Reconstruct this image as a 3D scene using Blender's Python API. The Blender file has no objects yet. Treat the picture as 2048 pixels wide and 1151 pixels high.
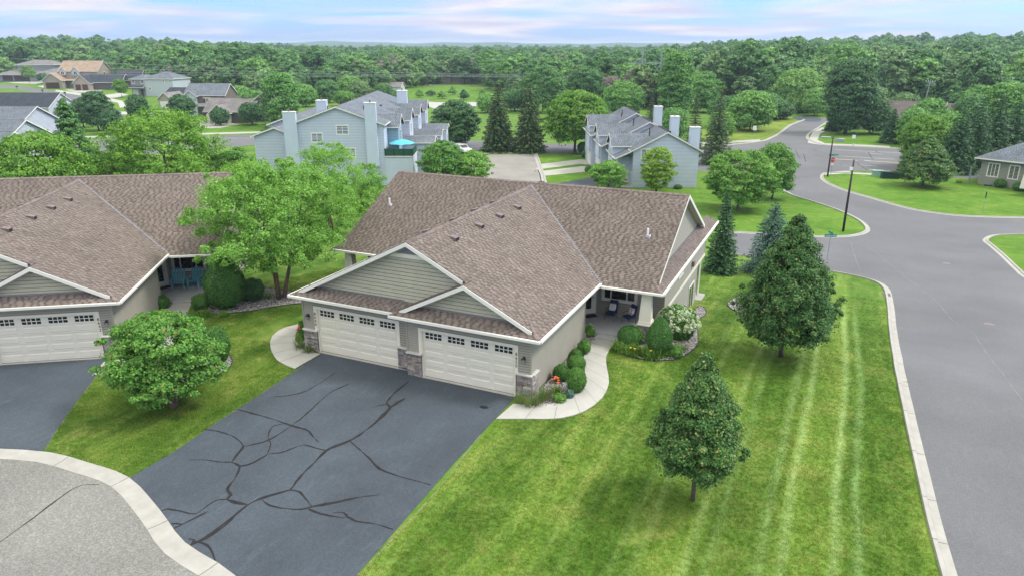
import bpy, bmesh, math, random
import numpy as np
from mathutils import Vector, Matrix
PI = math.pi
rnd = random.Random(7)
C = bpy.context.scene.collection
SC = bpy.context.scene

# ------------------------------------------------------------------ camera
CAM = (11.138, -26.813, 15.253); YAW = -0.42323; PITCH = 0.32972; FPX = 1427.55
cam_d = bpy.data.cameras.new('camera'); cam = bpy.data.objects.new('camera', cam_d); C.objects.link(cam)
cam.location = CAM; cam.rotation_euler = (PI/2 - PITCH, 0, -YAW)
cam_d.sensor_width = 36; cam_d.lens = FPX/2048*36; cam_d.clip_end = 30000; cam_d.clip_start = .1
SC.camera = cam
# ------------------------------------------------------------------ sky, sun, exposure
SUN_EL = math.radians(52); SUN_AZ = math.radians(62)       # azimuth from +Y towards +X
EXPO = 1.03; SKY_S = 0.12; HAZE = 1.9e-4
w = bpy.data.worlds.new('World'); SC.world = w; w.use_nodes = True
nt = w.node_tree; nt.nodes.clear()
def wn(t, **k):
    n = nt.nodes.new(t)
    for a, b in k.items(): setattr(n, a, b)
    return n
sky = wn('ShaderNodeTexSky', sky_type='NISHITA', sun_disc=False, sun_elevation=SUN_EL, sun_rotation=SUN_AZ)
sky.air_density = 1.0; sky.dust_density = .6; sky.ozone_density = 1.6; sky.altitude = 300
tc = wn('ShaderNodeTexCoord'); sp = wn('ShaderNodeSeparateXYZ'); nt.links.new(tc.outputs['Generated'], sp.inputs[0])
zc = wn('ShaderNodeMath', operation='MAXIMUM'); nt.links.new(sp.outputs['Z'], zc.inputs[0]); zc.inputs[1].default_value = 0.0
za = wn('ShaderNodeMath', operation='ADD'); nt.links.new(zc.outputs[0], za.inputs[0]); za.inputs[1].default_value = .07
dx = wn('ShaderNodeMath', operation='DIVIDE'); nt.links.new(sp.outputs['X'], dx.inputs[0]); nt.links.new(za.outputs[0], dx.inputs[1])
dy = wn('ShaderNodeMath', operation='DIVIDE'); nt.links.new(sp.outputs['Y'], dy.inputs[0]); nt.links.new(za.outputs[0], dy.inputs[1])
cb = wn('ShaderNodeCombineXYZ'); nt.links.new(dx.outputs[0], cb.inputs[0]); nt.links.new(dy.outputs[0], cb.inputs[1])
n1 = wn('ShaderNodeTexNoise'); n1.inputs['Scale'].default_value = .35; n1.inputs['Detail'].default_value = 9; n1.inputs['Roughness'].default_value = .52; n1.inputs['Distortion'].default_value = .6
nt.links.new(cb.outputs[0], n1.inputs['Vector'])
r1 = wn('ShaderNodeValToRGB'); r1.color_ramp.elements[0].position = .43; r1.color_ramp.elements[1].position = .62
cv = wn('ShaderNodeMath', operation='MULTIPLY_ADD'); nt.links.new(zc.outputs[0], cv.inputs[0]); cv.inputs[1].default_value = .28; nt.links.new(n1.outputs['Fac'], cv.inputs[2])   # cloud thickens overhead
nt.links.new(cv.outputs[0], r1.inputs[0])
n2 = wn('ShaderNodeTexNoise'); n2.inputs['Scale'].default_value = .8; n2.inputs['Detail'].default_value = 6
nt.links.new(cb.outputs[0], n2.inputs['Vector'])
r2 = wn('ShaderNodeValToRGB')
r2.color_ramp.elements[0].position = .35; r2.color_ramp.elements[1].position = .68
CL = 1/(SKY_S*2**EXPO)
r2.color_ramp.elements[0].color = (.66*CL, .67*CL, .86*CL, 1); r2.color_ramp.elements[1].color = (.94*CL, .90*CL, .97*CL, 1)
nt.links.new(n2.outputs['Fac'], r2.inputs[0])
gain = wn('ShaderNodeMix', data_type='RGBA', blend_type='MULTIPLY'); gain.inputs[0].default_value = 1
nt.links.new(sky.outputs[0], gain.inputs[6]); gain.inputs[7].default_value = (.34, .49, .96, 1)
mx = wn('ShaderNodeMix', data_type='RGBA'); nt.links.new(r1.outputs[0], mx.inputs[0]); nt.links.new(gain.outputs[2], mx.inputs[6]); nt.links.new(r2.outputs[0], mx.inputs[7])
og = wn('ShaderNodeMath', operation='MULTIPLY_ADD'); nt.links.new(zc.outputs[0], og.inputs[0]); og.inputs[1].default_value = 1.9; og.inputs[2].default_value = 1.0   # overcast: brighter towards the zenith
ov = wn('ShaderNodeMix', data_type='RGBA', blend_type='MULTIPLY'); ov.inputs[0].default_value = 1; nt.links.new(mx.outputs[2], ov.inputs[6]); nt.links.new(og.outputs[0], ov.inputs[7])
ow = wn('ShaderNodeMix', data_type='RGBA', blend_type='MULTIPLY'); nt.links.new(zc.outputs[0], ow.inputs[0]); nt.links.new(ov.outputs[2], ow.inputs[6]); ow.inputs[7].default_value = (1.06, 1.12, .86, 1)
bg = wn('ShaderNodeBackground'); bg.inputs['Strength'].default_value = SKY_S; nt.links.new(ow.outputs[2], bg.inputs[0])
wo = wn('ShaderNodeOutputWorld'); nt.links.new(bg.outputs[0], wo.inputs[0])
sd = bpy.data.lights.new('sun', 'SUN'); sun = bpy.data.objects.new('sun', sd); C.objects.link(sun)
sd.energy = 1.5; sd.angle = math.radians(12); sd.color = (1, .965, .9)
sun.rotation_euler = (PI/2 - SUN_EL, 0, PI - SUN_AZ)
SC.view_settings.view_transform = 'Standard'; SC.view_settings.look = 'None'; SC.view_settings.gamma = 1
SC.view_settings.exposure = EXPO; SC.view_settings.use_curve_mapping = False
SC.cycles.max_bounces = 5; SC.cycles.transparent_max_bounces = 4; SC.cycles.diffuse_bounces = 3; SC.cycles.volume_bounces = 0

# ------------------------------------------------------------------ terrain profile and pixel measuring helpers
CPT = [(-300, 0), (9, 0), (13, -.45), (18, -1.4), (23, -2.2), (30, -2.8), (38, -3.4), (50, -4.1), (62, -4.7), (75, -5), (900, -5)]
CX = [c[0] for c in CPT]; CZ = [c[1] for c in CPT]
def zg(y): return float(np.interp(y, CX, CZ))
_f = np.array([math.sin(YAW)*math.cos(PITCH), math.cos(YAW)*math.cos(PITCH), -math.sin(PITCH)])
_r = np.array([math.cos(YAW), -math.sin(YAW), 0]); _u = np.cross(_r, _f); _o = np.array(CAM)
def ray(u, v): return _f + (u-1024)/FPX*_r - (v-575.5)/FPX*_u
def G(u, v):                                            # photograph pixel -> place on the ground
    d = ray(u, v); t = 5.; lo = 0
    while t < 8000:
        p = _o + d*t
        if p[2] < zg(p[1]): break
        lo = t; t *= 1.03
    hi = t
    for _ in range(40):
        m = (lo+hi)/2; p = _o + d*m
        if p[2] < zg(p[1]): hi = m
        else: lo = m
    return Vector(_o + d*hi)
def pv(p): 
    d = np.array(p) - _o; return 575.5 - FPX*(d@_u)/(d@_f)
def HT(b, vt):                                          # height of something standing at b whose top is at row vt
    lo, hi = 0., 60.
    for _ in range(30):
        m = (lo+hi)/2
        if pv((b[0], b[1], b[2]+m)) > vt: lo = m
        else: hi = m
    return lo
def depth(b): return float((np.array(b)-_o)@_f)

# ------------------------------------------------------------------ materials
def newmat(name):
    m = bpy.data.materials.new(name); m.use_nodes = True; m.node_tree.nodes.clear(); return m
class NG:
    def __init__(s, m): s.t = m.node_tree; s.m = m
    def n(s, t, **k):
        x = s.t.nodes.new(t)
        for a, b in k.items(): setattr(x, a, b)
        return x
    def l(s, a, b): s.t.links.new(a, b)
    def noise(s, vec, sc, det=3, rough=.5, dist=0):
        x = s.n('ShaderNodeTexNoise'); x.inputs['Scale'].default_value = sc; x.inputs['Detail'].default_value = det
        x.inputs['Roughness'].default_value = rough; x.inputs['Distortion'].default_value = dist
        s.l(vec, x.inputs['Vector']); return x.outputs['Fac']
    def ramp(s, fac, stops):
        x = s.n('ShaderNodeValToRGB'); cr = x.color_ramp
        while len(cr.elements) < len(stops): cr.elements.new(.5)
        for e, (p, c) in zip(cr.elements, stops): e.position = p; e.color = (c[0], c[1], c[2], 1) if hasattr(c, '__len__') else (c, c, c, 1)
        s.l(fac, x.inputs[0]); return x.outputs[0]
    def mix(s, f, a, b, mode='MIX'):
        x = s.n('ShaderNodeMix', data_type='RGBA', blend_type=mode)
        for i, v in ((0, f), (6, a), (7, b)):
            if hasattr(v, 'is_linked') or hasattr(v, 'links'): s.l(v, x.inputs[i])
            elif i == 0: x.inputs[0].default_value = v
            else: x.inputs[i].default_value = (v[0], v[1], v[2], 1)
        return x.outputs[2]
    def math(s, op, a, b=None, c=None, clamp=False):
        x = s.n('ShaderNodeMath', operation=op); x.use_clamp = clamp
        for i, v in enumerate((a, b, c)):
            if v is None: continue
            if hasattr(v, 'links'): s.l(v, x.inputs[i])
            else: x.inputs[i].default_value = v
        return x.outputs[0]
    def pos(s): return s.n('ShaderNodeNewGeometry').outputs['Position']
    def isl(s): return s.n('ShaderNodeNewGeometry').outputs['Random Per Island']
    def obj(s): return s.n('ShaderNodeTexCoord').outputs['Object']
    def out(s, col, rough=.7, bump=None, bs=.3, bd=.02, spec=.3, metal=0, trans=None, emit=None):
        p = s.n('ShaderNodeBsdfPrincipled')
        if hasattr(col, 'links'): s.l(col, p.inputs['Base Color'])
        else: p.inputs['Base Color'].default_value = (*col, 1)
        if hasattr(rough, 'links'): s.l(rough, p.inputs['Roughness'])
        else: p.inputs['Roughness'].default_value = rough
        p.inputs['Specular IOR Level'].default_value = spec; p.inputs['Metallic'].default_value = metal
        if bump is not None:
            b = s.n('ShaderNodeBump'); b.inputs['Strength'].default_value = bs; b.inputs['Distance'].default_value = bd
            s.l(bump, b.inputs['Height']); s.l(b.outputs[0], p.inputs['Normal'])
        o = s.n('ShaderNodeOutputMaterial'); sh = p.outputs[0]
        if trans is not None:
            t = s.n('ShaderNodeBsdfTranslucent')
            if hasattr(trans[1], 'links'): s.l(trans[1], t.inputs[0])
            else: t.inputs[0].default_value = (*trans[1], 1)
            m = s.n('ShaderNodeMixShader'); m.inputs[0].default_value = trans[0]; s.l(sh, m.inputs[1]); s.l(t.outputs[0], m.inputs[2]); sh = m.outputs[0]
        s.l(sh, o.inputs[0]); return s.m
def pm(name, c, var=.12, sc=6, rough=.6, bs=.15, bd=.01, spec=.3, metal=0, fine=60):
    g = NG(newmat(name)); P = g.obj()
    a = tuple(x*(1-var) for x in c); b = tuple(min(1, x*(1+var)) for x in c)
    f = g.noise(P, sc, 5, .6); col = g.ramp(f, [(.3, a), (.7, b)])
    return g.out(col, rough, g.noise(P, fine, 3), bs, bd, spec, metal)
def islmat(name, stops, rough=.85, wsc=.6, wamt=.18, fine=90, bs=.3, bd=.006, objrand=False, tone=False):
    g = NG(newmat(name)); P = g.pos()
    r = g.n('ShaderNodeObjectInfo').outputs['Random'] if objrand else (g.n('ShaderNodeAttribute', attribute_name='tone').outputs['Fac'] if tone else g.isl())
    col = g.ramp(r, stops)
    wv = g.ramp(g.noise(P, wsc, 4, .6), [(.3, 1-wamt), (.7, 1+wamt)])
    col = g.mix(1, col, wv, 'MULTIPLY')
    gr = g.ramp(g.noise(P, fine, 2), [(.3, .86), (.7, 1.12)])
    col = g.mix(1, col, gr, 'MULTIPLY')
    return g.out(col, rough, g.noise(P, fine, 3), bs, bd, .2)
def leafmat(name, dark, mid, light, special=None, sp_frac=.06, trans=.3, sc=.8, rough=.5):
    g = NG(newmat(name)); r = g.isl(); P = g.pos()
    n_ = g.noise(P, sc, 3)
    m_ = g.math('ADD', g.math('MULTIPLY', r, .6), g.math('MULTIPLY', n_, .6))
    col = g.ramp(m_, [(.28, dark), (.58, mid), (.86, light)])
    if special is not None:
        col = g.mix(g.math('GREATER_THAN', g.math('FRACT', g.math('MULTIPLY', r, 37.3)), 1-sp_frac), col, special)
    oi = g.n('ShaderNodeObjectInfo').outputs['Random']
    col = g.mix(1, col, g.ramp(oi, [(0, (.82, .88, .85)), (1, (1.18, 1.1, 1.05))]), 'MULTIPLY')
    tcol = g.mix(1, col, (1.25, 1.3, .7), 'MULTIPLY')
    return g.out(col, rough, None, spec=.25, trans=(trans, tcol))

M = {}
M['shingle'] = islmat('brown_shingles', [(0, (.100, .078, .069)), (.3, (.125, .098, .086)), (.5, (.162, .130, .109)), (.75, (.193, .157, .132)), (1, (.228, .188, .160))], wsc=.5, wamt=.1, tone=True)
M['cap'] = islmat('ridge_cap_shingles', [(0, (.15, .11, .10)), (1, (.23, .18, .165))])
M['deck'] = pm('roof_felt', (.09, .068, .06), rough=.9)
M['greyshingle'] = islmat('grey_shingles', [(0, (.10, .115, .135)), (.5, (.15, .168, .19)), (1, (.21, .23, .255))], wsc=.4, tone=True)
M['darkshingle'] = islmat('charcoal_shingles', [(0, (.035, .042, .055)), (1, (.07, .08, .095))], tone=True)
M['tanshingle'] = islmat('tan_shingles', [(0, (.30, .21, .15)), (1, (.40, .29, .21))], tone=True)
M['taupeshingle'] = islmat('taupe_shingles', [(0, (.17, .155, .15)), (1, (.25, .23, .22))], tone=True)
M['brownroof'] = islmat('weathered_brown_shingles', [(0, (.12, .10, .09)), (1, (.18, .15, .14))], tone=True)
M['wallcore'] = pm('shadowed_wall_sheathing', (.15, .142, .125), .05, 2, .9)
M['siding'] = pm('greige_vinyl_siding', (.33, .305, .25), .05, 1.5, .55, .08)
M['shake'] = pm('sage_shake_siding', (.42, .405, .305), .07, 2.2, .6, .2, .01, fine=30)
M['trim'] = pm('cream_painted_trim', (.74, .695, .58), .03, 2, .45)
M['white'] = pm('white_painted_trim', (.74, .715, .64), .03, 2, .45)
M['soffit'] = pm('soffit', (.42, .40, .35), .03, 2, .5)
M['gdoor'] = pm('cream_garage_door', (.71, .665, .555), .025, 1.2, .42, .05)
M['louvre'] = pm('lavender_grey_louvre', (.26, .255, .29), .05, 3, .5)
M['flash'] = pm('metal_flashing', (.20, .19, .215), .08, 4, .35, metal=.3)
M['stone'] = islmat('ledge_stone', [(0, (.13, .115, .115)), (.25, (.24, .215, .205)), (.5, (.33, .30, .285)), (.68, (.30, .235, .17)), (.85, (.45, .42, .41)), (1, (.22, .20, .215))], wsc=9, wamt=.25, fine=60, bs=.5, bd=.02, objrand=True)
M['mortar'] = pm('mortar', (.10, .09, .085), rough=.95)
M['cap_stone'] = pm('limestone_cap', (.52, .50, .47), .08, 5)
M['glass'] = pm('dark_window_glass', (.015, .017, .02), .2, 1, .08, .0, spec=.6)
M['glass2'] = pm('grey_window_glass', (.07, .085, .10), .3, 1, .12, .0, spec=.6)
M['black'] = pm('black_metal', (.02, .02, .022), .1, 5, .4)
M['concrete'] = pm('broom_concrete', (.385, .368, .335), .08, 1.3, .85, .25, .004, fine=140)
M['kerbc'] = pm('kerb_concrete', (.335, .318, .287), .12, 1.6, .88, .3, .004, fine=120)
M['porchc'] = pm('grey_painted_concrete', (.40, .40, .40), .08, 1.2, .75)
M['darkgap'] = pm('joint_dirt', (.09, .08, .07), .2, 6, .95)
M['white_pipe'] = pm('white_plastic', (.8, .8, .8), .02)
M['ventm'] = pm('brown_vent_metal', (.17, .13, .125), .1, 4, .5)
M['bluesid'] = pm('blue_grey_siding', (.52, .58, .66), .04, .7, .55)
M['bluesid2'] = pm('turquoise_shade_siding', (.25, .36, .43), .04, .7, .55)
M['bark'] = pm('grey_brown_bark', (.13, .105, .085), .35, 6, .9, .8, .03, fine=25)
M['birchbark'] = pm('peeling_tan_bark', (.17, .115, .085), .5, 9, .9, .8, .03, fine=25)
M['edge'] = pm('black_edging', (.03, .03, .03), .1)
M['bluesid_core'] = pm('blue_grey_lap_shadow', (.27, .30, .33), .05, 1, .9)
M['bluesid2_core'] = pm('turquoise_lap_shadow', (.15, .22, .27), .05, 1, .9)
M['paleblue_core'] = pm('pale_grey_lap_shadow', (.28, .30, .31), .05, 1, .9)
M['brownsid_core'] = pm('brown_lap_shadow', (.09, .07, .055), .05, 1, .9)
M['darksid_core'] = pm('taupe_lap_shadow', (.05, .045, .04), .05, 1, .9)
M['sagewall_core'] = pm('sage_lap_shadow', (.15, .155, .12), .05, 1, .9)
# asphalt and lawns
def asphalt(name, c, rough=.85, speck=.25, scr=True, scol=2.0, fine=26, tint=(1, 1, 1), big=.22, vr=(.86, 1.13)):
    g = NG(newmat(name)); P = g.pos()
    col = g.ramp(g.noise(P, big, 5, .6), [(.3, tuple(x*vr[0] for x in c)), (.7, tuple(x*vr[1] for x in c))])
    v = g.n('ShaderNodeTexVoronoi'); v.inputs['Scale'].default_value = fine; g.l(P, v.inputs['Vector'])
    s_ = g.ramp(g.n('ShaderNodeSeparateColor').outputs[0], [(0, 1), (1, 1)])
    sc_ = g.n('ShaderNodeSeparateColor'); g.l(v.outputs['Color'], sc_.inputs[0])
    col = g.mix(1, col, g.ramp(sc_.outputs[0], [(0, 1-speck), (.6, 1), (1, 1+speck*1.4)]), 'MULTIPLY')
    if scr:                                                  # pale scuffs with a shape of their own
        mp = g.n('ShaderNodeMapping'); mp.inputs['Scale'].default_value = (1.4, .35, 1); mp.inputs['Rotation'].default_value = (0, 0, .5); g.l(P, mp.inputs[0])
        a = g.noise(mp.outputs[0], 2.2, 9, .75, .6)
        b = g.noise(P, .5, 3)
        f = g.math('MULTIPLY', g.ramp(a, [(.53, 0), (.68, 1)]), g.ramp(b, [(.42, .06), (.66, .5)]))
        col = g.mix(f, col, tuple(x*scol for x in c))
    return g.out(col, rough, sc_.outputs[0], .25, .006, .25)
M['drive'] = asphalt('sealed_blue_black_asphalt', (.052, .063, .077), .75, .15, vr=(.76, 1.28))
M['road'] = asphalt('worn_grey_asphalt', (.128, .128, .134), .9, .15, scr=True, scol=1.25, fine=40, big=.12)
M['court'] = asphalt('coarse_aggregate_asphalt', (.185, .178, .163), .95, .22, scr=False, fine=22)
M['pale_court'] = asphalt('pale_parking_asphalt', (.24, .225, .205), .95, .1, scr=False)
M['seal'] = pm('black_crack_sealant', (.026, .0235, .024), .25, 3, .85, .3, spec=.1)
M['oil'] = pm('oil_stain', (.012, .011, .012), .1, 3, .4)
M['paint'] = pm('white_road_paint', (.62, .62, .6), .15, 2, .8)
M['ypaint'] = pm('yellow_road_paint', (.6, .47, .22), .15, 2, .8)
def grass(name, lo, mid, hi, kind=0, blade=False):
    g = NG(newmat(name)); P = g.pos()
    s = g.n('ShaderNodeSeparateXYZ'); g.l(P, s.inputs[0]); X, Y = s.outputs[0], s.outputs[1]
    big = g.noise(P, .16, 6, .62, .5); med = g.noise(P, 1.1, 6, .68); fin = g.math('ADD', g.math('MULTIPLY', g.noise(P, 14, 4, .7), .5), g.math('MULTIPLY', g.noise(P, 4.5, 5, .75), .5)); vf = g.noise(P, 55, 2, .6)
    a = g.math('ADD', g.math('MULTIPLY', big, .40), g.math('MULTIPLY', med, .34)); a = g.math('ADD', a, g.math('MULTIPLY', fin, .30))
    col = g.ramp(a, [(.40, lo), (.52, mid), (.64, hi)])
    if kind:                                                # streaks left by the mower along its runs
        mp = g.n('ShaderNodeMapping'); mp.inputs['Scale'].default_value = (1.7, .22, 1) if kind == 1 else (1.5, .3, 1); mp.inputs['Rotation'].default_value = (0, 0, 0 if kind == 1 else -.55); g.l(P, mp.inputs[0])
        sk = g.noise(mp.outputs[0], 1.0, 6, .65)
        col = g.mix(g.ramp(sk, [(.50, 0), (.66, .75)]), col, tuple(x*.72 for x in mid)); col = g.mix(g.ramp(sk, [(.34, .6), (.48, 0)]), col, hi)
    # straw patches
    st = g.math('MULTIPLY', g.ramp(g.noise(P, .55, 6, .7, .8), [(.52, 0), (.74, .6)]), g.ramp(fin, [(.3, .5), (.7, 1)]))
    col = g.mix(st, col, (.27, .27, .085))
    if kind:
        wob = g.math('MULTIPLY', g.math('SUBTRACT', g.noise(P, .12, 2), .5), .5)
        sx = g.math('ADD', g.math('ADD', X, wob), g.math('MULTIPLY', Y, -.012 if kind == 1 else .62))
        if kind == 1:
            t = g.math('PINGPONG', g.math('ADD', sx, -12.15 + 21.0), 1.05)      # 0 at 12.15, 1.05 at 13.2
            band = g.ramp(g.math('ABSOLUTE', g.math('SUBTRACT', t, .73)), [(.04, 1), (.24, 0)])
            fade = g.ramp(g.math('DIVIDE', g.math('SUBTRACT', X, 4.5), 9.9), [(0, .10), (.4, .35), (.85, .8), (.985, .8), (1, 0)])
            far = g.ramp(g.math('DIVIDE', g.math('ADD', Y, 20), 60), [(.05, .8), (.7, 1), (.8, 0)])
            br = g.ramp(g.noise(P, .8, 5, .7), [(.3, .35), (.62, 1)])
            f = g.math('MULTIPLY', g.math('MULTIPLY', band, fade), g.math('MULTIPLY', far, br))
            col = g.mix(f, col, (.25, .36, .13))
            t2 = g.math('PINGPONG', g.math('ADD', sx, 11.05), 2.1)
            col = g.mix(1, col, g.ramp(g.math('DIVIDE', t2, 2.1), [(.38, (.78, .84, .74)), (.62, (1.16, 1.1, 1.12))]), 'MULTIPLY')
        else:
            t2 = g.math('PINGPONG', sx, .9)
            col = g.mix(1, col, g.ramp(g.math('DIVIDE', t2, .9), [(.3, (.9, .93, .85)), (.7, (1.1, 1.07, 1.1))]), 'MULTIPLY')
    col = g.mix(1, col, g.ramp(vf, [(.25, .72), (.75, 1.25)]), 'MULTIPLY')
    if blade:
        col = g.mix(1, col, g.ramp(g.isl(), [(0, (1.0, 1.05, .9)), (.9, (1.55, 1.5, 1.5)), (.95, (2.6, 2.2, 2.6))]), 'MULTIPLY')
        return g.out(col, .8, None, spec=.15, trans=(.3, col))
    return g.out(col, .9, g.math('ADD', fin, g.math('MULTIPLY', vf, .5)), .7, .05, .1)
M['turf'] = grass('turf_blades', (.040, .095, .009), (.100, .170, .020), (.19, .245, .05), 1, True)
M['lawn'] = grass('mown_striped_lawn', (.048, .112, .012), (.098, .185, .025), (.18, .255, .055), 1)
M['lawn2'] = grass('mown_side_lawn', (.028, .075, .009), (.068, .138, .016), (.15, .205, .042), 2)
M['lawn3'] = grass('bright_green_lawn', (.045, .12, .010), (.085, .18, .016), (.14, .23, .035), 0)
M['meadow'] = grass('rough_meadow', (.075, .13, .02), (.14, .21, .03), (.24, .27, .05), 0)
M['ground'] = grass('grassy_ground', (.05, .115, .015), (.09, .18, .025), (.15, .22, .04), 0)
M['tanedge'] = pm('sandy_edge', (.20, .175, .13), .2, 5, .95)
M['trail'] = pm('pale_trail', (.36, .345, .31), .08, 1)
M['mulch'] = NG(newmat('river_rock_bed'))
def _mulch():
    g = M['mulch']; P = g.pos(); v = g.n('ShaderNodeTexVoronoi'); v.inputs['Scale'].default_value = 13; g.l(P, v.inputs['Vector'])
    sc_ = g.n('ShaderNodeSeparateColor'); g.l(v.outputs['Color'], sc_.inputs[0])
    return g.out(g.ramp(sc_.outputs[0], [(0, (.07, .06, .055)), (.5, (.22, .19, .18)), (1, (.45, .42, .41))]), .9, v.outputs['Distance'], .8, -.05)
M['mulch'] = _mulch()
M['pebble'] = islmat('mixed_river_pebbles', [(0, (.12, .095, .09)), (.35, (.26, .22, .205)), (.7, (.42, .39, .38)), (1, (.62, .6, .6))], wsc=2, fine=40)
# foliage
TURF_OUT = []
M['linden'] = leafmat('linden_leaves', (0.028, 0.084, 0.022), (0.060, 0.159, 0.040), (0.124, 0.244, 0.056), (.27, .28, .095), .075, .22, 1.4)
M['maplef'] = leafmat('bright_maple_leaves', (0.064, 0.166, 0.017), (0.137, 0.302, 0.034), (0.244, 0.431, 0.064), None, .05, .35, .9)
M['birch'] = leafmat('river_birch_leaves', (0.090, 0.217, 0.026), (0.187, 0.389, 0.060), (0.314, 0.538, 0.113), None, .05, .38, 1.1)
M['amur'] = leafmat('amur_maple_leaves', (0.055, 0.173, 0.025), (0.117, 0.289, 0.054), (0.219, 0.423, 0.077), (.30, .17, .07), .03, .34, 1.6)
M['spruce'] = leafmat('green_spruce_needles', (0.023, 0.078, 0.027), (0.049, 0.137, 0.051), (0.098, 0.215, 0.078), None, .05, .12, 1.2)
M['bluespruce'] = leafmat('blue_spruce_needles', (0.039, 0.098, 0.066), (0.088, 0.176, 0.133), (0.166, 0.293, 0.234), None, .05, .12, 1.2)
M['brownspruce'] = leafmat('cone_topped_spruce_needles', (0.034, 0.095, 0.034), (0.074, 0.157, 0.055), (0.147, 0.231, 0.084), (.16, .09, .05), .10, .12, .8)
M['dark'] = leafmat('dark_maple_leaves', (0.024, 0.083, 0.031), (0.055, 0.147, 0.052), (0.104, 0.216, 0.069), None, .05, .22, .7)
M['shrub'] = leafmat('clipped_yew_leaves', (0.029, 0.089, 0.019), (0.065, 0.186, 0.032), (0.121, 0.276, 0.056), None, .05, .2, 3)
M['privet'] = leafmat('light_shrub_leaves', (0.054, 0.154, 0.024), (0.116, 0.277, 0.046), (0.200, 0.385, 0.077), None, .05, .3, 3)
M['yellowg'] = leafmat('yellow_green_leaves', (.13, .25, .025), (.26, .42, .04), (.42, .54, .07), None, .05, .35, .9)
M['forestA'] = leafmat('oak_wood_leaves', (0.038, 0.117, 0.035), (0.085, 0.212, 0.058), (0.159, 0.328, 0.089), None, .05, .2, .22)
M['forestB'] = leafmat('green_wood_leaves', (0.060, 0.170, 0.035), (0.130, 0.309, 0.064), (0.239, 0.449, 0.099), None, .05, .25, .22)
M['forestC'] = leafmat('olive_wood_leaves', (0.061, 0.131, 0.048), (0.131, 0.240, 0.087), (0.218, 0.349, 0.120), None, .05, .2, .22)
M['willow'] = leafmat('willow_leaves', (0.094, 0.208, 0.046), (0.177, 0.354, 0.083), (0.291, 0.489, 0.135), None, .05, .3, .5)
M['dead'] = leafmat('leafless_grey_twigs', (0.146, 0.114, 0.104), (0.250, 0.208, 0.187), (0.354, 0.312, 0.281), None, .05, .1, .5)
M['lily'] = leafmat('daylily_leaves', (.07, .16, .02), (.13, .26, .04), (.22, .37, .07), None, .05, .35, 3)
M['tallgrass'] = leafmat('grass_clump_blades', (.06, .12, .03), (.11, .20, .05), (.2, .27, .09), (.3, .2, .12), .1, .3, 3)
M['petalw'] = leafmat('creamy_hydrangea_petals', (.5, .56, .38), (.72, .76, .6), (.85, .86, .78), None, .05, .3, 6)
M['orange'] = pm('orange_petals', (.85, .19, .07), .15, 20)
M['yellow'] = pm('yellow_petals', (.85, .65, .08), .15, 20)
M['pinkred'] = pm('red_petals', (.7, .05, .08), .15, 20)

# ------------------------------------------------------------------ object helpers
def tag(o, label=None, cat=None, group=None, kind=None):
    if label: o['label'] = label
    if cat: o['category'] = cat
    if group: o['group'] = group
    if kind: o['kind'] = kind
    return o
def thing(name, label, cat, loc=(0, 0, 0), rz=0, group=None):
    o = bpy.data.objects.new(name, None); C.objects.link(o); o.location = loc; o.rotation_euler = (0, 0, rz)
    o.empty_display_size = .3
    return tag(o, label, cat, group)
def link(name, me, parent=None, loc=None):
    o = bpy.data.objects.new(name, me); C.objects.link(o)
    if parent is not None: o.parent = parent
    if loc is not None: o.location = loc
    return o
def np_mesh(name, V, F, mat):                     # V (n,3), F (m,k) same k
    me = bpy.data.meshes.new(name); V = np.asarray(V, dtype=np.float32); F = np.asarray(F, dtype=np.int32)
    k = F.shape[1]
    me.vertices.add(len(V)); me.vertices.foreach_set('co', V.ravel())
    me.loops.add(F.size); me.loops.foreach_set('vertex_index', F.ravel())
    me.polygons.add(len(F)); me.polygons.foreach_set('loop_start', np.arange(0, F.size, k, dtype=np.int32))
    me.polygons.foreach_set('loop_total', np.full(len(F), k, dtype=np.int32))
    me.materials.append(mat); me.update(calc_edges=True); return me
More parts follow.
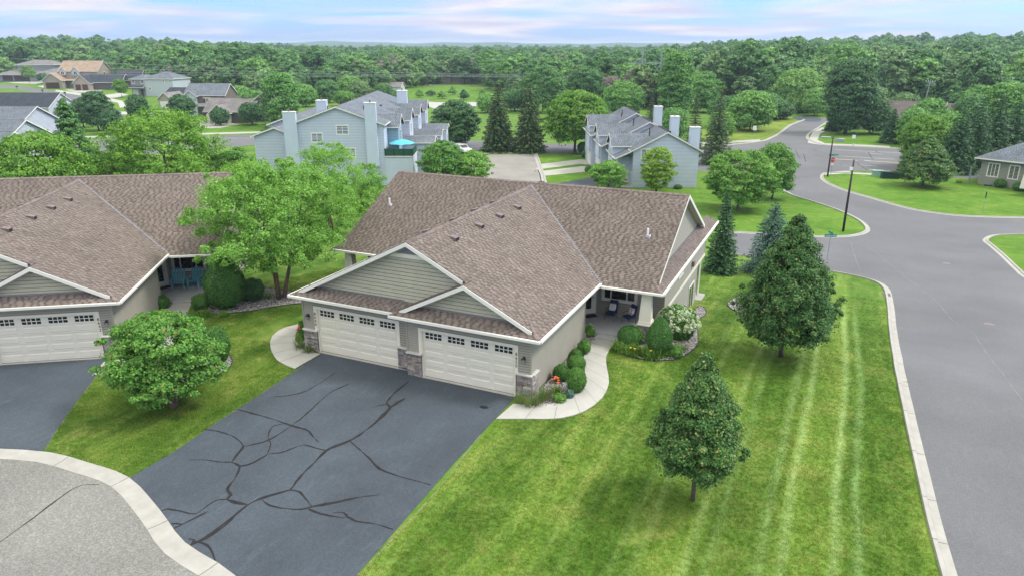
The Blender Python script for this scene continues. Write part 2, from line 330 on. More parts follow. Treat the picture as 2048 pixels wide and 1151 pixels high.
class MB:
    def __init__(s): s.v = []; s.f = []
    def add(s, vs, fs):
        n = len(s.v); s.v += [tuple(v) for v in vs]; s.f += [tuple(i+n for i in f) for f in fs]; return s
    def quad(s, *p): return s.add(p, [tuple(range(len(p)))])
    def box(s, x0, x1, y0, y1, z0, z1):
        return s.add([(x0,y0,z0),(x1,y0,z0),(x1,y1,z0),(x0,y1,z0),(x0,y0,z1),(x1,y0,z1),(x1,y1,z1),(x0,y1,z1)],
                     [(0,3,2,1),(4,5,6,7),(0,1,5,4),(1,2,6,5),(2,3,7,6),(3,0,4,7)])
    def hexa(s, p):   # 8 points, bottom 4, top 4
        return s.add(p, [(0,3,2,1),(4,5,6,7),(0,1,5,4),(1,2,6,5),(2,3,7,6),(3,0,4,7)])
    def slab(s, poly, off):   # polygon of 3D pts extruded by vector
        n = len(poly); q = [tuple(Vector(p)+Vector(off)) for p in poly]
        return s.add(list(poly)+q, [tuple(range(n))[::-1], tuple(range(n, 2*n))] + [(i, (i+1)%n, n+(i+1)%n, n+i) for i in range(n)])
    def beam(s, a, b, wdt, h, up=(0, 0, 1)):
        a = Vector(a); b = Vector(b); d = (b-a).normalized(); up = Vector(up); sd_ = d.cross(up)
        if sd_.length < 1e-4: sd_ = Vector((1, 0, 0))
        sd_.normalize(); u_ = sd_.cross(d)
        sd_ *= wdt/2; u_ *= h/2
        return s.hexa([a-sd_-u_, a+sd_-u_, b+sd_-u_, b-sd_-u_, a-sd_+u_, a+sd_+u_, b+sd_+u_, b-sd_+u_])
    def tube(s, pts, r, n=6, close=True):
        pts = [Vector(p) for p in pts]; m = len(pts)
        rs = r if hasattr(r, '__len__') else [r]*m
        base = len(s.v); fs = []
        for i, p in enumerate(pts):
            d = (pts[min(i+1, m-1)]-pts[max(i-1, 0)]).normalized()
            a = d.cross(Vector((0, 0, 1)))
            if a.length < .01: a = Vector((1, 0, 0))
            a.normalize(); b = a.cross(d)
            for k in range(n):
                t = 2*PI*k/n; s.v.append(tuple(p + (a*math.cos(t)+b*math.sin(t))*rs[i]))
        for i in range(m-1):
            for k in range(n):
                fs.append((base+i*n+k, base+i*n+(k+1)%n, base+(i+1)*n+(k+1)%n, base+(i+1)*n+k))
        if close: fs.append(tuple(base+k for k in range(n))[::-1]); fs.append(tuple(base+(m-1)*n+k for k in range(n)))
        s.f += fs; return s
    def lathe(s, prof, c=(0, 0), n=12):
        base = len(s.v)
        for r, z in prof:
            for k in range(n): s.v.append((c[0]+r*math.cos(2*PI*k/n), c[1]+r*math.sin(2*PI*k/n), z))
        for i in range(len(prof)-1):
            for k in range(n): s.f.append((base+i*n+k, base+i*n+(k+1)%n, base+(i+1)*n+(k+1)%n, base+(i+1)*n+k))
        s.f.append(tuple(base+k for k in range(n))[::-1]); s.f.append(tuple(base+(len(prof)-1)*n+k for k in range(n)))
        return s
    def mesh(s, name, mat):
        me = bpy.data.meshes.new(name); me.from_pydata(s.v, [], s.f); me.materials.append(mat); me.update(); return me
    def build(s, name, mat, parent=None, kind=None, bevel=0, smooth=False):
        me = s.mesh(name, mat)
        bm = bmesh.new(); bm.from_mesh(me); bmesh.ops.recalc_face_normals(bm, faces=bm.faces)
        if bevel: bmesh.ops.bevel(bm, geom=bm.edges[:], offset=bevel, segments=1, affect='EDGES')
        bm.to_mesh(me); bm.free()
        if smooth:
            for p in me.polygons: p.use_smooth = True
        o = link(name, me, parent)
        if kind: o['kind'] = kind
        return o
def kids(o): return [c for c in KIDS.get(o.name, [])]
KIDS = {}
def index_kids():
    KIDS.clear()
    for o in C.objects:
        if o.parent: KIDS.setdefault(o.parent.name, []).append(o)
def copy_tree(o, parent=None):
    c = o.copy(); C.objects.link(c); c.parent = parent
    for ch in kids(o): copy_tree(ch, c)
    return c

# ------------------------------------------------------------------ polylines and draped ground sheets
def smooth(pts, step=1.0, closed=False):
    P = [Vector((p[0], p[1])) for p in pts]; out = []; n = len(P)
    rng = range(n if closed else n-1)
    for i in rng:
        p1 = P[i]; p2 = P[(i+1) % n]
        p0 = P[(i-1) % n] if (closed or i > 0) else p1*2-p2
        p3 = P[(i+2) % n] if (closed or i < n-2) else p2*2-p1
        k = max(1, int((p2-p1).length/step))
        for j in range(k):
            t = j/k
            out.append(.5*((2*p1)+(p2-p0)*t+(2*p0-5*p1+4*p2-p3)*t*t+(3*p1-p0-3*p2+p3)*t**3))
    if not closed: out.append(P[-1])
    return out
def gp(pix): return [Vector((G(*p)[0], G(*p)[1])) for p in pix]
def drape(name, poly, mat, off=.004, parent=None, kind='structure', thick=0):
    bm = bmesh.new(); vs = [bm.verts.new((p[0], p[1], 0)) for p in poly]
    e = [bm.edges.new((vs[i], vs[(i+1) % len(vs)])) for i in range(len(vs))]
    bmesh.ops.triangle_fill(bm, use_beauty=True, edges=e)
    ys = [v.co.y for v in bm.verts]
    for y in CX:
        if min(ys) < y < max(ys):
            bmesh.ops.bisect_plane(bm, geom=bm.verts[:]+bm.edges[:]+bm.faces[:], plane_co=(0, y, 0), plane_no=(0, 1, 0))
    for v in bm.verts: v.co.z = zg(v.co.y)+off
    for f in bm.faces:
        f.normal_update()
        if f.normal.z < 0: f.normal_flip()
    me = bpy.data.meshes.new(name); bm.to_mesh(me); bm.free(); me.materials.append(mat)
    o = link(name, me, parent)
    if kind: o['kind'] = kind
    return o
def offset(line, d):
    out = []
    for i, p in enumerate(line):
        t = (line[min(i+1, len(line)-1)]-line[max(i-1, 0)])
        t = t.normalized() if t.length > 1e-6 else Vector((1, 0)); out.append(p+Vector((-t.y, t.x))*d)
    return out
def kerb(name, line, wdt, side, sections=0, parent=None, h=.12, off=.0):
    """gutter pan + raised kerb along line (road edge of the gutter); side=+1 kerb lies to the left of travel."""
    prof = [(0, .022), (wdt*.60, .026), (wdt*.70, h), (wdt, h+.004), (wdt+.02, -.1)]
    L = smooth(line, .75)
    rows = []
    for d, z in prof:
        o_ = offset(L, side*d); rows.append([(p.x, p.y, zg(p.y)+z+off) for p in o_])
    if not sections:
        mb = MB(); n = len(L)
        for a in range(len(prof)-1):
            for i in range(n-1): mb.quad(rows[a][i], rows[a][i+1], rows[a+1][i+1], rows[a+1][i])
        o = mb.build(name, M['kerbc'], parent)
        if parent is None: o['kind'] = 'structure'
        return o
    base = MB(); n = len(L)
    low = [[(p[0], p[1], p[2]-.012) for p in r] for r in rows]
    for a in range(len(prof)-1):
        for i in range(n-1): base.quad(low[a][i], low[a][i+1], low[a+1][i+1], low[a+1][i])
    root = base.build(name, M['darkgap'], parent, 'structure')
    per = max(1, int(round(sections/.75)))
    i = 0
    while i < n-1:
        j = min(n-1, i+per); mb = MB()
        for a in range(len(prof)-1):
            for k in range(i, j):
                A, B, Cc, D = [Vector(q) for q in (rows[a][k], rows[a][k+1], rows[a+1][k+1], rows[a+1][k])]
                if k == i: A = A+(B-A).normalized()*.012; D = D+(Cc-D).normalized()*.012
                if k == j-1: B = B+(A-B).normalized()*.012; Cc = Cc+(D-Cc).normalized()*.012
                mb.quad(A, B, Cc, D)
        mb.build('kerb_section', M['kerbc'], root)
        i = j
    return root

# ================================================================== GROUND
gmb = MB()
ys = [-300] + CX[1:-1] + [620]
for a, b in zip(ys[:-1], ys[1:]):
    gmb.quad((-900, a, zg(a)), (700, a, zg(a)), (700, b, zg(b)), (-900, b, zg(b)))
ground = gmb.build('ground', M['ground'], kind='structure')
# rolling wooded land beyond, out to the horizon
def hillz(az, d):
    px = 1024 + FPX*math.tan(az-YAW)
    rise = np.interp(px, [-200, 300, 600, 900, 1250, 1500, 1900, 2300], [5.5, 4.5, 0.5, -4.0, -4.0, 4.0, 9.0, 9.0])
    z = -5.3 + (rise+1.0)*min(1, max(0, (d-470)/330))**1.1
    z -= max(0, (d-1100))*.006
    if d > 2300:
        b_ = np.interp(px, [0, 620, 700, 950, 1350, 1400, 2000], [12, 19, 22, 17, 14, 10, 8])
        k = min(1, (d-2300)/1400); z = z*(1-k) + (b_ + 3*math.sin(px*.021)+2*math.sin(px*.057+1))*k
    return z
hv = []; ds = [335, 380, 430, 490, 560, 640, 740, 860, 1000, 1250, 1600, 2000, 2300, 2800, 3300, 3700, 4200, 9000]
NA = 121
for d in ds:
    for i in range(NA):
        az = YAW + math.radians(-62+i*124/(NA-1))
        hv.append((CAM[0]+d*math.sin(az), CAM[1]+d*math.cos(az), hillz(az, d) if d < 9000 else -40))
hf = [(r*NA+i, (r+1)*NA+i, (r+1)*NA+i+1, r*NA+i+1) for r in range(len(ds)-1) for i in range(NA-1)]
hl = link('hills', np_mesh('hills', hv, hf, M['forestA'])); hl['kind'] = 'structure'
hm = bpy.data.materials['oak_wood_leaves']
gh = NG(newmat('distant_wooded_hills')); _P = gh.pos()
hl.data.materials[0] = gh.out(gh.ramp(gh.noise(_P, .03, 6, .7), [(.35, (.02, .05, .02)), (.65, (.05, .10, .035))]), .95, gh.noise(_P, .08, 4), 1, 6)

# --- lawns, roads and paths -------------------------------------------------
kerb_pix = [(1915,1151),(1885,1050),(1860,950),(1830,828),(1808,735),(1793,655),(1788,612),(1780,580),(1762,565),(1735,556),(1700,548),(1660,541),(1600,530),(1540,518),(1465,507)]
Lkerb = gp(kerb_pix)
Lk0 = [Lkerb[0]+(Lkerb[0]-Lkerb[1]).normalized()*12]+Lkerb
side_lawn = smooth(Lk0, 1.)
cul_out = gp([(-60,900),(0,898),(100,905),(175,925),(258,955),(320,1020),(370,1085),(470,1151)])
cul_ext = cul_out + [Vector((cul_out[-1].x+2.6, cul_out[-1].y-1.2)), Vector((cul_out[-1].x+4.3, cul_out[-1].y-3.2)), Vector((cul_out[-1].x+5.2, cul_out[-1].y-6))]
cul_s = smooth(cul_ext, .75)
LAWN_BACK = 44.
lawn_poly = [tuple(p) for p in side_lawn] + [(-4, 44), (-24, 40), (-24, 12), (-13, 8), (-.6, 6), (-.55, -.3), (-.33, -13.6), (.6, -16), (2.2, -20)]
drape('lawn', lawn_poly, M['lawn'], .006)
# lawn between the two driveways and up between the two houses
DL = [G(715,1151), G(870,985), G(985,838), G(1026,795)]
DRV = gp([(258,955),(345,905),(440,840),(530,782),(642,706)])
drvL2 = gp([(88,900),(120,850),(160,795),(205,735),(214,722)])
lw2 = [tuple(p) for p in DRV] + [(-13.0, .4), (-13, 9), (-14, 22), (-26, 22), (-25, 6), (-22, 1), (-21.4, -5)] + [tuple(p) for p in drvL2[::-1]] + [tuple(p) for p in cul_s if drvL2[0].x < p.x < DRV[0].x]
drape('lawn', lw2, M['lawn2'], .010)
# driveways
k = [p for p in cul_s if p.x > DRV[0].x and p.x < -.45]
drive_poly = [tuple(p) for p in DRV] + [(-12.1, .45), (-7.2, .45), (-6.5, .45), (-5.6, .12), (-.78, .12), (-.6, -.35)] + [(-.78, -.25), (-.66, -6), (-.42, -12.65), (-.33, -14.0)] + [tuple(p) for p in k[::-1]]
drive_poly = [tuple(p) for p in DRV] + [(-12.1, .45), (-5.7, .45), (-.7, .12), (-.72, -.3), (-.66, -6), (-.42, -12.65), (-.33, -14.4)] + [tuple(p) for p in k[::-1]]
driveway = drape('driveway', drive_poly, M['drive'], .016)
HOUSE_L_ROT = math.radians(33.9)
def LL(x, y):                                            # neighbour house frame -> world
    c, s = math.cos(HOUSE_L_ROT), math.sin(HOUSE_L_ROT); x += .78
    return (-21.72+x*c-y*s, -4.83+x*s+y*c)
kl = [p for p in cul_s if p.x < drvL2[0].x+.1]
drive2 = [LL(-12.1, .4), LL(-.7, .1)] + [tuple(p) for p in drvL2[::-1]] + [tuple(p) for p in kl[::-1]] + [(-24, -13.4)]
neighbour_drive = drape('driveway', drive2, M['drive'], .016)
# court and its rolled concrete gutter
cul_in = offset(cul_s, -.62)
court = [tuple(p) for p in offset(cul_s, -.5)] + [(6, -34), (-40, -34), (-40, -14.5)]
drape('road', court, M['court'], .010)
def rolled(name, L, wdt, per):
    O = offset(L, 0); I = offset(L, -wdt)
    base = MB(); n = len(L)
    for i in range(n-1): base.quad((*I[i], .012), (*I[i+1], .012), (*O[i+1], .02), (*O[i], .02))
    root = base.build(name, M['darkgap'], None, 'structure')
    i = 0
    while i < n-1:
        j = min(n-1, i+per); mb = MB()
        for q in range(i, j):
            a = .012 if q == i else 0; b = .012 if q == j-1 else 0
            t = (O[q+1]-O[q]).normalized() if (O[q+1]-O[q]).length > 0 else Vector((1, 0))
            o0 = O[q]+t*a; o1 = O[q+1]-t*b; i0 = I[q]+t*a; i1 = I[q+1]-t*b
            m0 = o0.lerp(i0, .45); m1 = o1.lerp(i1, .45)
            mb.quad((*i0, .018), (*i1, .018), (*m1, .022), (*m0, .022)); mb.quad((*m0, .022), (*m1, .022), (*o1, .05), (*o0, .05))
            mb.quad((*o0, .05), (*o1, .05), (*o1, -.05), (*o0, -.05))
        mb.build('kerb_section', M['kerbc'], root); i = j
rolled('gutter', cul_s, .66, 4)
# joint sealed across the court
def ribbon(mb, pix, w0, w1, z=.021, jag=.012, world=False):
    pts = smooth(pix if world else gp(pix), .16); n = len(pts); ph = rnd.random()*9
    wd = []
    for i in range(n):
        t = i/(n-1); e = min(1, t*6, (1-t)*8)
        wd.append(max(.012, ((w0*(1-t)+w1*t)*(.8+.35*math.sin(i*.37+ph)+.15*math.sin(i*1.3+ph)))*(.35+.65*e)*.5))
    A = []; B = []
    for i, p in enumerate(pts):
        t = pts[min(i+1, n-1)]-pts[max(i-1, 0)]; t = t.normalized() if t.length else Vector((1, 0)); nn = Vector((-t.y, t.x))
        A.append(p+nn*(wd[i]+rnd.uniform(-jag, jag))); B.append(p-nn*(wd[i]+rnd.uniform(-jag, jag)))
    for i in range(n-1): mb.quad((*A[i], zg(A[i].y)+z), (*A[i+1], zg(A[i+1].y)+z), (*B[i+1], zg(B[i+1].y)+z), (*B[i], zg(B[i].y)+z))
mb = MB(); ribbon(mb, [(-20,1098),(60,1040),(150,975),(198,968)], .055, .055, .0165, .004)
sj = mb.build('sealed_joint', M['seal']); sj['kind'] = 'structure'
def dz(*p): return [(250+x/2.5525, 700+y/2.5525) for x, y in p]
mb = MB(); cz = [0]
def crack(w0, w1, *p):
    ribbon(mb, dz(*p), w0*1.2, w1*1.2, .0205+.0006*(cz[0] % 9)); cz[0] += 1
crack(.13,.13,(1448,160),(1380,215),(1335,270),(1355,290),(1300,350),(1215,420),(1145,462),(1075,490),(1028,512),(970,570),(900,640),(845,712))
crack(.13,.15,(845,712),(740,742),(660,770),(600,810),(520,880),(440,940),(380,975),(335,995))
crack(.08,.14,(1258,295),(1300,282),(1340,278),(1352,292),(1395,265),(1432,245))
crack(.10,.06,(1145,462),(1190,500),(1250,555),(1300,605),(1390,640),(1480,665),(1562,688))
crack(.10,.07,(1028,512),(975,500),(910,483),(860,500),(800,522),(735,527))
crack(.09,.06,(735,527),(690,555),(640,580),(590,590),(545,572))
crack(.08,.05,(545,572),(480,570),(410,560),(328,560))
crack(.11,.12,(545,572),(585,590),(565,650),(525,705),(540,740),(520,762))
crack(.09,.05,(520,762),(470,765),(420,795),(360,835),(275,820),(215,810),(180,822))
crack(.09,.04,(425,822),(340,865),(240,915))
crack(.05,.10,(225,888),(262,884),(290,890))
crack(.10,.12,(520,762),(570,778),(622,788))
crack(.06,.09,(402,402),(480,415),(540,435),(580,460),(603,492),(575,530),(545,570))
crack(.07,.07,(603,492),(660,480),(725,462),(800,420),(850,385))
crack(.07,.05,(850,385),(910,340),(980,275),(1050,215),(1148,170))
crack(.08,.08,(570,300),(660,325),(750,350),(850,385),(930,408),(960,440),(992,474))
crack(.06,.06,(800,378),(760,385),(738,415),(732,450),(745,480),(728,525))
crack(.05,.05,(752,238),(830,232),(920,210),(1000,165),(1078,112))
crack(.10,.11,(700,762),(740,792),(820,808),(900,812),(960,798),(1080,775),(1200,750),(1300,738))
crack(.10,.09,(845,714),(890,722),(920,755),(955,798))
crack(.09,.09,(935,810),(1000,835),(1080,850),(1135,855),(1115,828),(1060,830))
crack(.08,.09,(1125,842),(1180,872),(1270,885),(1370,915))
crack(.08,.10,(345,975),(400,985),(435,1010),(455,1060),(465,1088))
crack(.05,.12,(325,962),(355,968),(335,995))
cr = mb.build('crack_sealant', M['seal'], driveway, 'stuff')
mb = MB(); c_ = G(968,814)
mb.add([(c_[0]+.20*math.cos(a)*(1+.15*math.sin(3*a)), c_[1]+.13*math.sin(a)*(1+.1*math.cos(2*a)), .0275) for a in np.linspace(0, 2*PI, 18)[:-1]], [tuple(range(17))])
mb.build('oil_stain', M['oil'], driveway)
# pale crumbled edge of the driveways
for ln, nm in ((DRV, driveway), ([Vector((p[0], p[1])) for p in DL], driveway), (drvL2, neighbour_drive)):
    mb = MB(); ribbon(mb, ln, .045, .03, .014, .015, True); mb.build('crumbled_edge', M['tanedge'], nm)
# concrete aprons at the garage doors
def walk(name, centre_l, centre_r, parent=None, per=2, off=.05):
    A = smooth(centre_l, .6); B = smooth(centre_r, .6); n = 40
    def res(L):
        d = [0]
        for a, b in zip(L[:-1], L[1:]): d.append(d[-1]+(b-a).length)
        return [Vector((np.interp(t, d, [p.x for p in L]), np.interp(t, d, [p.y for p in L]))) for t in np.linspace(0, d[-1], n+1)], d[-1]
    A, la = res(A); B, lb = res(B); st = max(2, int(n/(max(la, lb)/1.35)))
    base = MB()
    for i in range(n): base.quad((*A[i], zg(A[i].y)+off-.02), (*A[i+1], zg(A[i+1].y)+off-.02), (*B[i+1], zg(B[i+1].y)+off-.02), (*B[i], zg(B[i].y)+off-.02))
    root = base.build(name, M['darkgap'], parent); root['kind'] = 'structure'; TURF_OUT.append([tuple(p) for p in A]+[tuple(p) for p in B[::-1]])
    i = 0
    while i < n:
        j = min(n, i+st); mb = MB()
        for k_ in range(i, j):
            a0, a1, b0, b1 = A[k_].copy(), A[k_+1].copy(), B[k_].copy(), B[k_+1].copy()
            ta = (a1-a0).normalized()*.009; tb = (b1-b0).normalized()*.009
            if k_ == i: a0 += ta; b0 += tb
            if k_ == j-1: a1 -= ta; b1 -= tb
            mb.quad((*a0, zg(a0.y)+off), (*a1, zg(a1.y)+off), (*b1, zg(b1.y)+off), (*b0, zg(b0.y)+off))
            for p, q in ((a0, a1), (b1, b0)): mb.quad((*p, zg(p.y)+off), (*q, zg(q.y)+off), (*q, zg(q.y)-.1), (*p, zg(p.y)-.1))
        mb.build('paving_slab', M['concrete'], root); i = j
    return root
W_out = gp([(992,838),(1060,838),(1120,837),(1170,822),(1205,795),(1218,765),(1214,738),(1212,712),(1222,695),(1235,680)])
W_in = gp([(1026,808),(1070,811),(1105,808),(1140,795),(1163,772),(1170,745),(1167,715),(1172,698),(1182,686),(1199,673)])
walk('footpath', W_out, W_in)
L_out = gp([(590,738),(556,722),(541,695),(545,672),(570,655),(600,648)])
L_in = gp([(642,708),(622,705),(603,695),(590,680),(592,665),(604,655)])
walk('footpath', L_out, L_in)
N_out = gp([(214,722),(235,700),(290,665),(345,640),(390,605)]); N_in = gp([(190,753),(225,748),(270,720),(330,690),(372,650)])
walk('footpath', [Vector(LL(2.9, 2)), Vector(LL(2.2, 4.3)), Vector(LL(1.8, 6)), Vector(LL(1.6, 8.5))], [Vector(LL(1.5, 2)), Vector(LL(.9, 4.3)), Vector(LL(.55, 6)), Vector(LL(.5, 8.5))])
walk('footpath', [Vector(LL(-.6, -2.2)), Vector(LL(1.3, -1.6)), Vector(LL(2.8, .2)), Vector(LL(2.9, 2))], [Vector(LL(-.6, -.6)), Vector(LL(.8, -.2)), Vector(LL(1.5, .9)), Vector(LL(1.5, 2))])

# side street, cross street, main road: one asphalt sheet each, kerbs on top
R_k = gp([(2048,556),(2030,541),(2000,512),(1975,490),(1965,480),(1985,470),(2048,467)])
isl_pix = [(1440,464),(1465,466),(1560,471),(1640,475),(1690,475),(1725,470),(1740,462),(1735,450),(1715,436),(1680,420),(1640,406),(1600,394),(1580,386),(1560,372),(1550,345)]
rl_pix = [(1700,345),(1655,345),(1641,350),(1645,362),(1680,379),(1740,397),(1820,419),(1900,431),(1960,435),(2048,437),(2120,438)]
ul_pix = [(1400,293),(1465,290),(1525,283),(1545,276),(1560,268),(1585,250),(1612,240)]
ur_pix = [(1665,235),(1640,252),(1617,266),(1612,276),(1625,285),(1650,291),(1700,293),(1780,297),(1900,302),(2048,310)]
Lk = smooth(Lk0, 1.)
st_poly = [tuple(p) for p in Lk] + [tuple(p) for p in smooth(gp(isl_pix), 1.)] + [(-16, 93), (-16, 116)] + [tuple(p) for p in smooth(gp(ul_pix[1:]), 2.)] + [tuple(p) for p in smooth(gp(ur_pix[:8]), 2.)] + [tuple(G(1790,350)[:2])] + [tuple(p) for p in smooth(gp(rl_pix), 1.)] + [tuple(G(2120,462)[:2])] + [tuple(p) for p in smooth(list(reversed([Vector((p.x, p.y)) for p in R_k])), 1.)] + [(31, 30), (29.5, 10), (29, -40), (17.2, -40)]
drape('road', st_poly, M['road'], .010)
kerb('kerb', Lk0, .46, 1, 3.0)
kerb('kerb', gp(isl_pix)[::-1], .5, -1)
kerb('kerb', gp(rl_pix)[::1], .5, 1)
kerb('kerb', gp(ul_pix), .6, 1)
kerb('kerb', gp(ur_pix), .6, 1)
kerb('kerb', [Vector((30.2, -30)), Vector((30, 10)), Vector((29, 30))]+R_k, .5, -1)
def dr(name, pix, mat, off=.005, sm=1.5, kind='structure'): return drape(name, [tuple(p) for p in smooth(gp(pix), sm, True)], mat, off, kind=kind)
def drs(name, pix, mat, off=.005, kind='structure'): return drape(name, [tuple(p) for p in gp(pix)], mat, off, kind=kind)
drape('lawn', [tuple(p) for p in smooth(gp(isl_pix), 1.)] + [(-6, 92), (-30, 84), (-26, 60), (-24, 50), (-6, 47)], M['lawn3'], .006)
drape('lawn', [tuple(p) for p in smooth(gp(rl_pix)[1:], 1.)] + [(60, 100), tuple(G(1800,354)[:2])], M['lawn3'], .006)
drape('lawn', [tuple(p) for p in R_k] + [(60, 68), (60, 10), (31.2, 10)], M['lawn3'], .006)
# main road running away to both sides
mr = drape('road', [tuple(G(*p)[:2]) for p in [(1470,290),(1180,290),(1000,284),(760,276),(480,270),(180,280)]] + [(-175, 60), (-140, 42)] + [tuple(G(*p)[:2]) for p in [(230,313),(530,288),(800,300),(1000,304),(1150,308),(1300,318)]] + [(-12, 98)], M['road'], .008)
mr2 = drape('road', [tuple(G(*p)[:2]) for p in [(1775,296),(2048,309)]] + [(90, 150), (90, 118), tuple(G(2048,362)[:2]), tuple(G(1785,350)[:2])], M['road'], .008)
def stripe(pix, wd, mat=None, nm='lane_line'):
    mb = MB(); L_ = gp(pix)
    for a, b in zip(L_[:-1], L_[1:]):
        k_ = max(1, int((b-a).length/4))
        for i in range(k_):
            p, q = a.lerp(b, i/k_), a.lerp(b, (i+1)/k_); t = (q-p).normalized(); nn = Vector((-t.y, t.x))*wd/2
            mb.quad((*(p+nn), zg(p.y)+.0165), (*(q+nn), zg(q.y)+.0165), (*(q-nn), zg(q.y)+.0165), (*(p-nn), zg(p.y)+.0165))
    o = mb.build(nm, mat or M['paint']); o['kind'] = 'structure'
for a in ([(1672,300),(1800,306)], [(1670,312),(1790,319)], [(1738,339),(1800,344)], [(1718,330),(1755,333)], [(1732,306),(1765,309)], [(940,294),(1040,296)], [(200,290),(240,289)], [(420,277),(520,276)]): stripe(a, .16)
stripe([(1665,318),(1800,326)], .3, M['ypaint'], 'centre_line')
mb = MB()
for pth in ([(1735,303),(1746,320)],[(1712,325),(1735,341)],[(1607,308),(1612,325)],[(1577,309),(1640,311)],[(1625,298),(1635,303)],[(1590,300),(1600,318)],[(1700,298),(1760,300)],[(1750,302),(1760,308)]): ribbon(mb, pth, .16, .12, .0168, .03)
o = mb.build('crack_sealant', M['seal']); o['kind'] = 'structure'
# footways along the main road and other pale strips
for i, p in enumerate([[(1645,346),(1690,342),(1800,349),(1800,353),(1690,347),(1650,350)], [(1615,286),(1626,262),(1645,255),(1660,258),(1640,268),(1635,280),(1650,287),(1780,292),(1780,296),(1640,290)],
    [(170,273),(530,263),(530,266),(170,276)], [(1380,286),(1520,279),(1520,283),(1380,290)], [(1095,369),(1175,358),(1190,372),(1120,374)]]):
    drs('footway' if i < 4 else 'driveway', p, M['trail'] if i < 4 else M['drive'], .012)
dr('meadow', [(1400,280),(1480,270),(1560,255),(1600,240),(1560,232),(1480,238),(1400,262)], M['meadow'], .006, 3)
dr('meadow', [(1440,286),(1520,280),(1570,262),(1600,243),(1500,250),(1430,270)], M['meadow'], .009, 3)
dr('road', [(1585,234),(1612,233),(1640,236),(1638,244),(1610,243),(1590,239)], M['drive'], .012, 3)
dr('lawn', [(1640,290),(1780,294),(1780,284),(1720,276),(1660,268),(1645,278)], M['lawn3'], .008)
drs('lawn', [(1700,345),(1800,350),(1800,347),(1700,341)], M['lawn3'], .014)
# middle court with two driveways
drs('parking_court', [(940,311),(1066,308),(1087,372),(1000,400),(930,380)], M['pale_court'], .014)
kerb('kerb', gp([(1088,385),(1078,345),(1066,307)]), .8, -1)
kerb('kerb', gp([(940,309),(1000,307.5),(1066,307)]), .4, 1)
drs('lawn', [(1074,308),(1190,306),(1195,318),(1082,327)], M['lawn3'], .011)
drs('driveway', [(1083,328),(1160,319),(1200,320),(1205,340),(1180,330),(1160,328),(1084,338)], M['trail'], .014)
drs('lawn', [(1084,338.5),(1155,331),(1160,332.5),(1086,342)], M['lawn3'], .015)
drs('driveway', [(1086,342),(1165,332.5),(1205,338),(1200,350),(1170,344),(1087,352)], M['trail'], .014)
drs('lawn', [(1088,353),(1170,345),(1176,352),(1168,358),(1095,368)], M['lawn3'], .015)
drs('driveway', [(1090,372),(1175,356),(1200,350),(1235,375),(1180,395),(1100,390)], M['drive'], .013)
# left housing estate
dr('lawn', [(0,200),(0,150),(160,150),(420,180),(560,190),(560,255),(300,262),(170,268),(100,230)], M['lawn3'], .006, 4)
drs('road', [(-60,165),(0,169),(37,172),(73,177),(103,182),(168,193),(205,205),(240,222),(255,240),(250,262),(225,262),(222,240),(200,222),(160,207),(125,197),(88,189),(30,178),(-60,172)], M['road'], .012)
for p in ([(0,163),(40,161),(90,164),(70,169),(30,167)], [(75,173),(122,167),(150,170),(135,177),(95,177)], [(130,180),(175,176),(220,178),(180,186),(150,185)], [(206,191),(240,186),(258,190),(230,196),(205,198)],
          [(112,180),(200,192),(245,202),(252,214),(240,216),(236,206),(195,197),(110,183)], [(240,224),(320,220),(335,226),(300,230),(242,229)], [(385,245),(425,243),(480,249),(440,256),(390,257)], [(160,237),(200,236),(240,240),(235,246),(165,242)]):
    drs('driveway', p, M['trail'], .018)
dr('meadow', [(640,200),(700,196),(780,192),(860,190),(840,203),(700,215)], M['meadow'], .006, 4)
dr('lawn', [(800,180),(830,172),(900,172),(985,182),(1010,200),(930,206),(830,203)], M['lawn3'], .007, 4)
dr('footway', [(830,203),(880,205),(985,205),(1010,212),(930,213),(905,222),(880,226),(862,215)], M['trail'], .010, 4)
drs('footway', [(848,170),(890,167),(892,169),(850,172)], M['trail'], .012)
# manhole covers in the side street
for u, v in ((1893,527), (1978,648), (1690,332)):
    b = G(u, v); mb = MB(); mb.lathe([(.33, 0), (.33, .006), (.28, .008), (0.01, .008)], n=16)
    o = mb.build('manhole_cover', M['ventm']); o.location = b + Vector((0, 0, .012))
    tag(o, {1893: 'round iron manhole cover in the grey side street near the corner lawn', 1978: 'round iron manhole cover in the grey side street beside the striped lawn', 1690: 'round iron manhole cover in the main road junction'}[u], 'manhole cover')

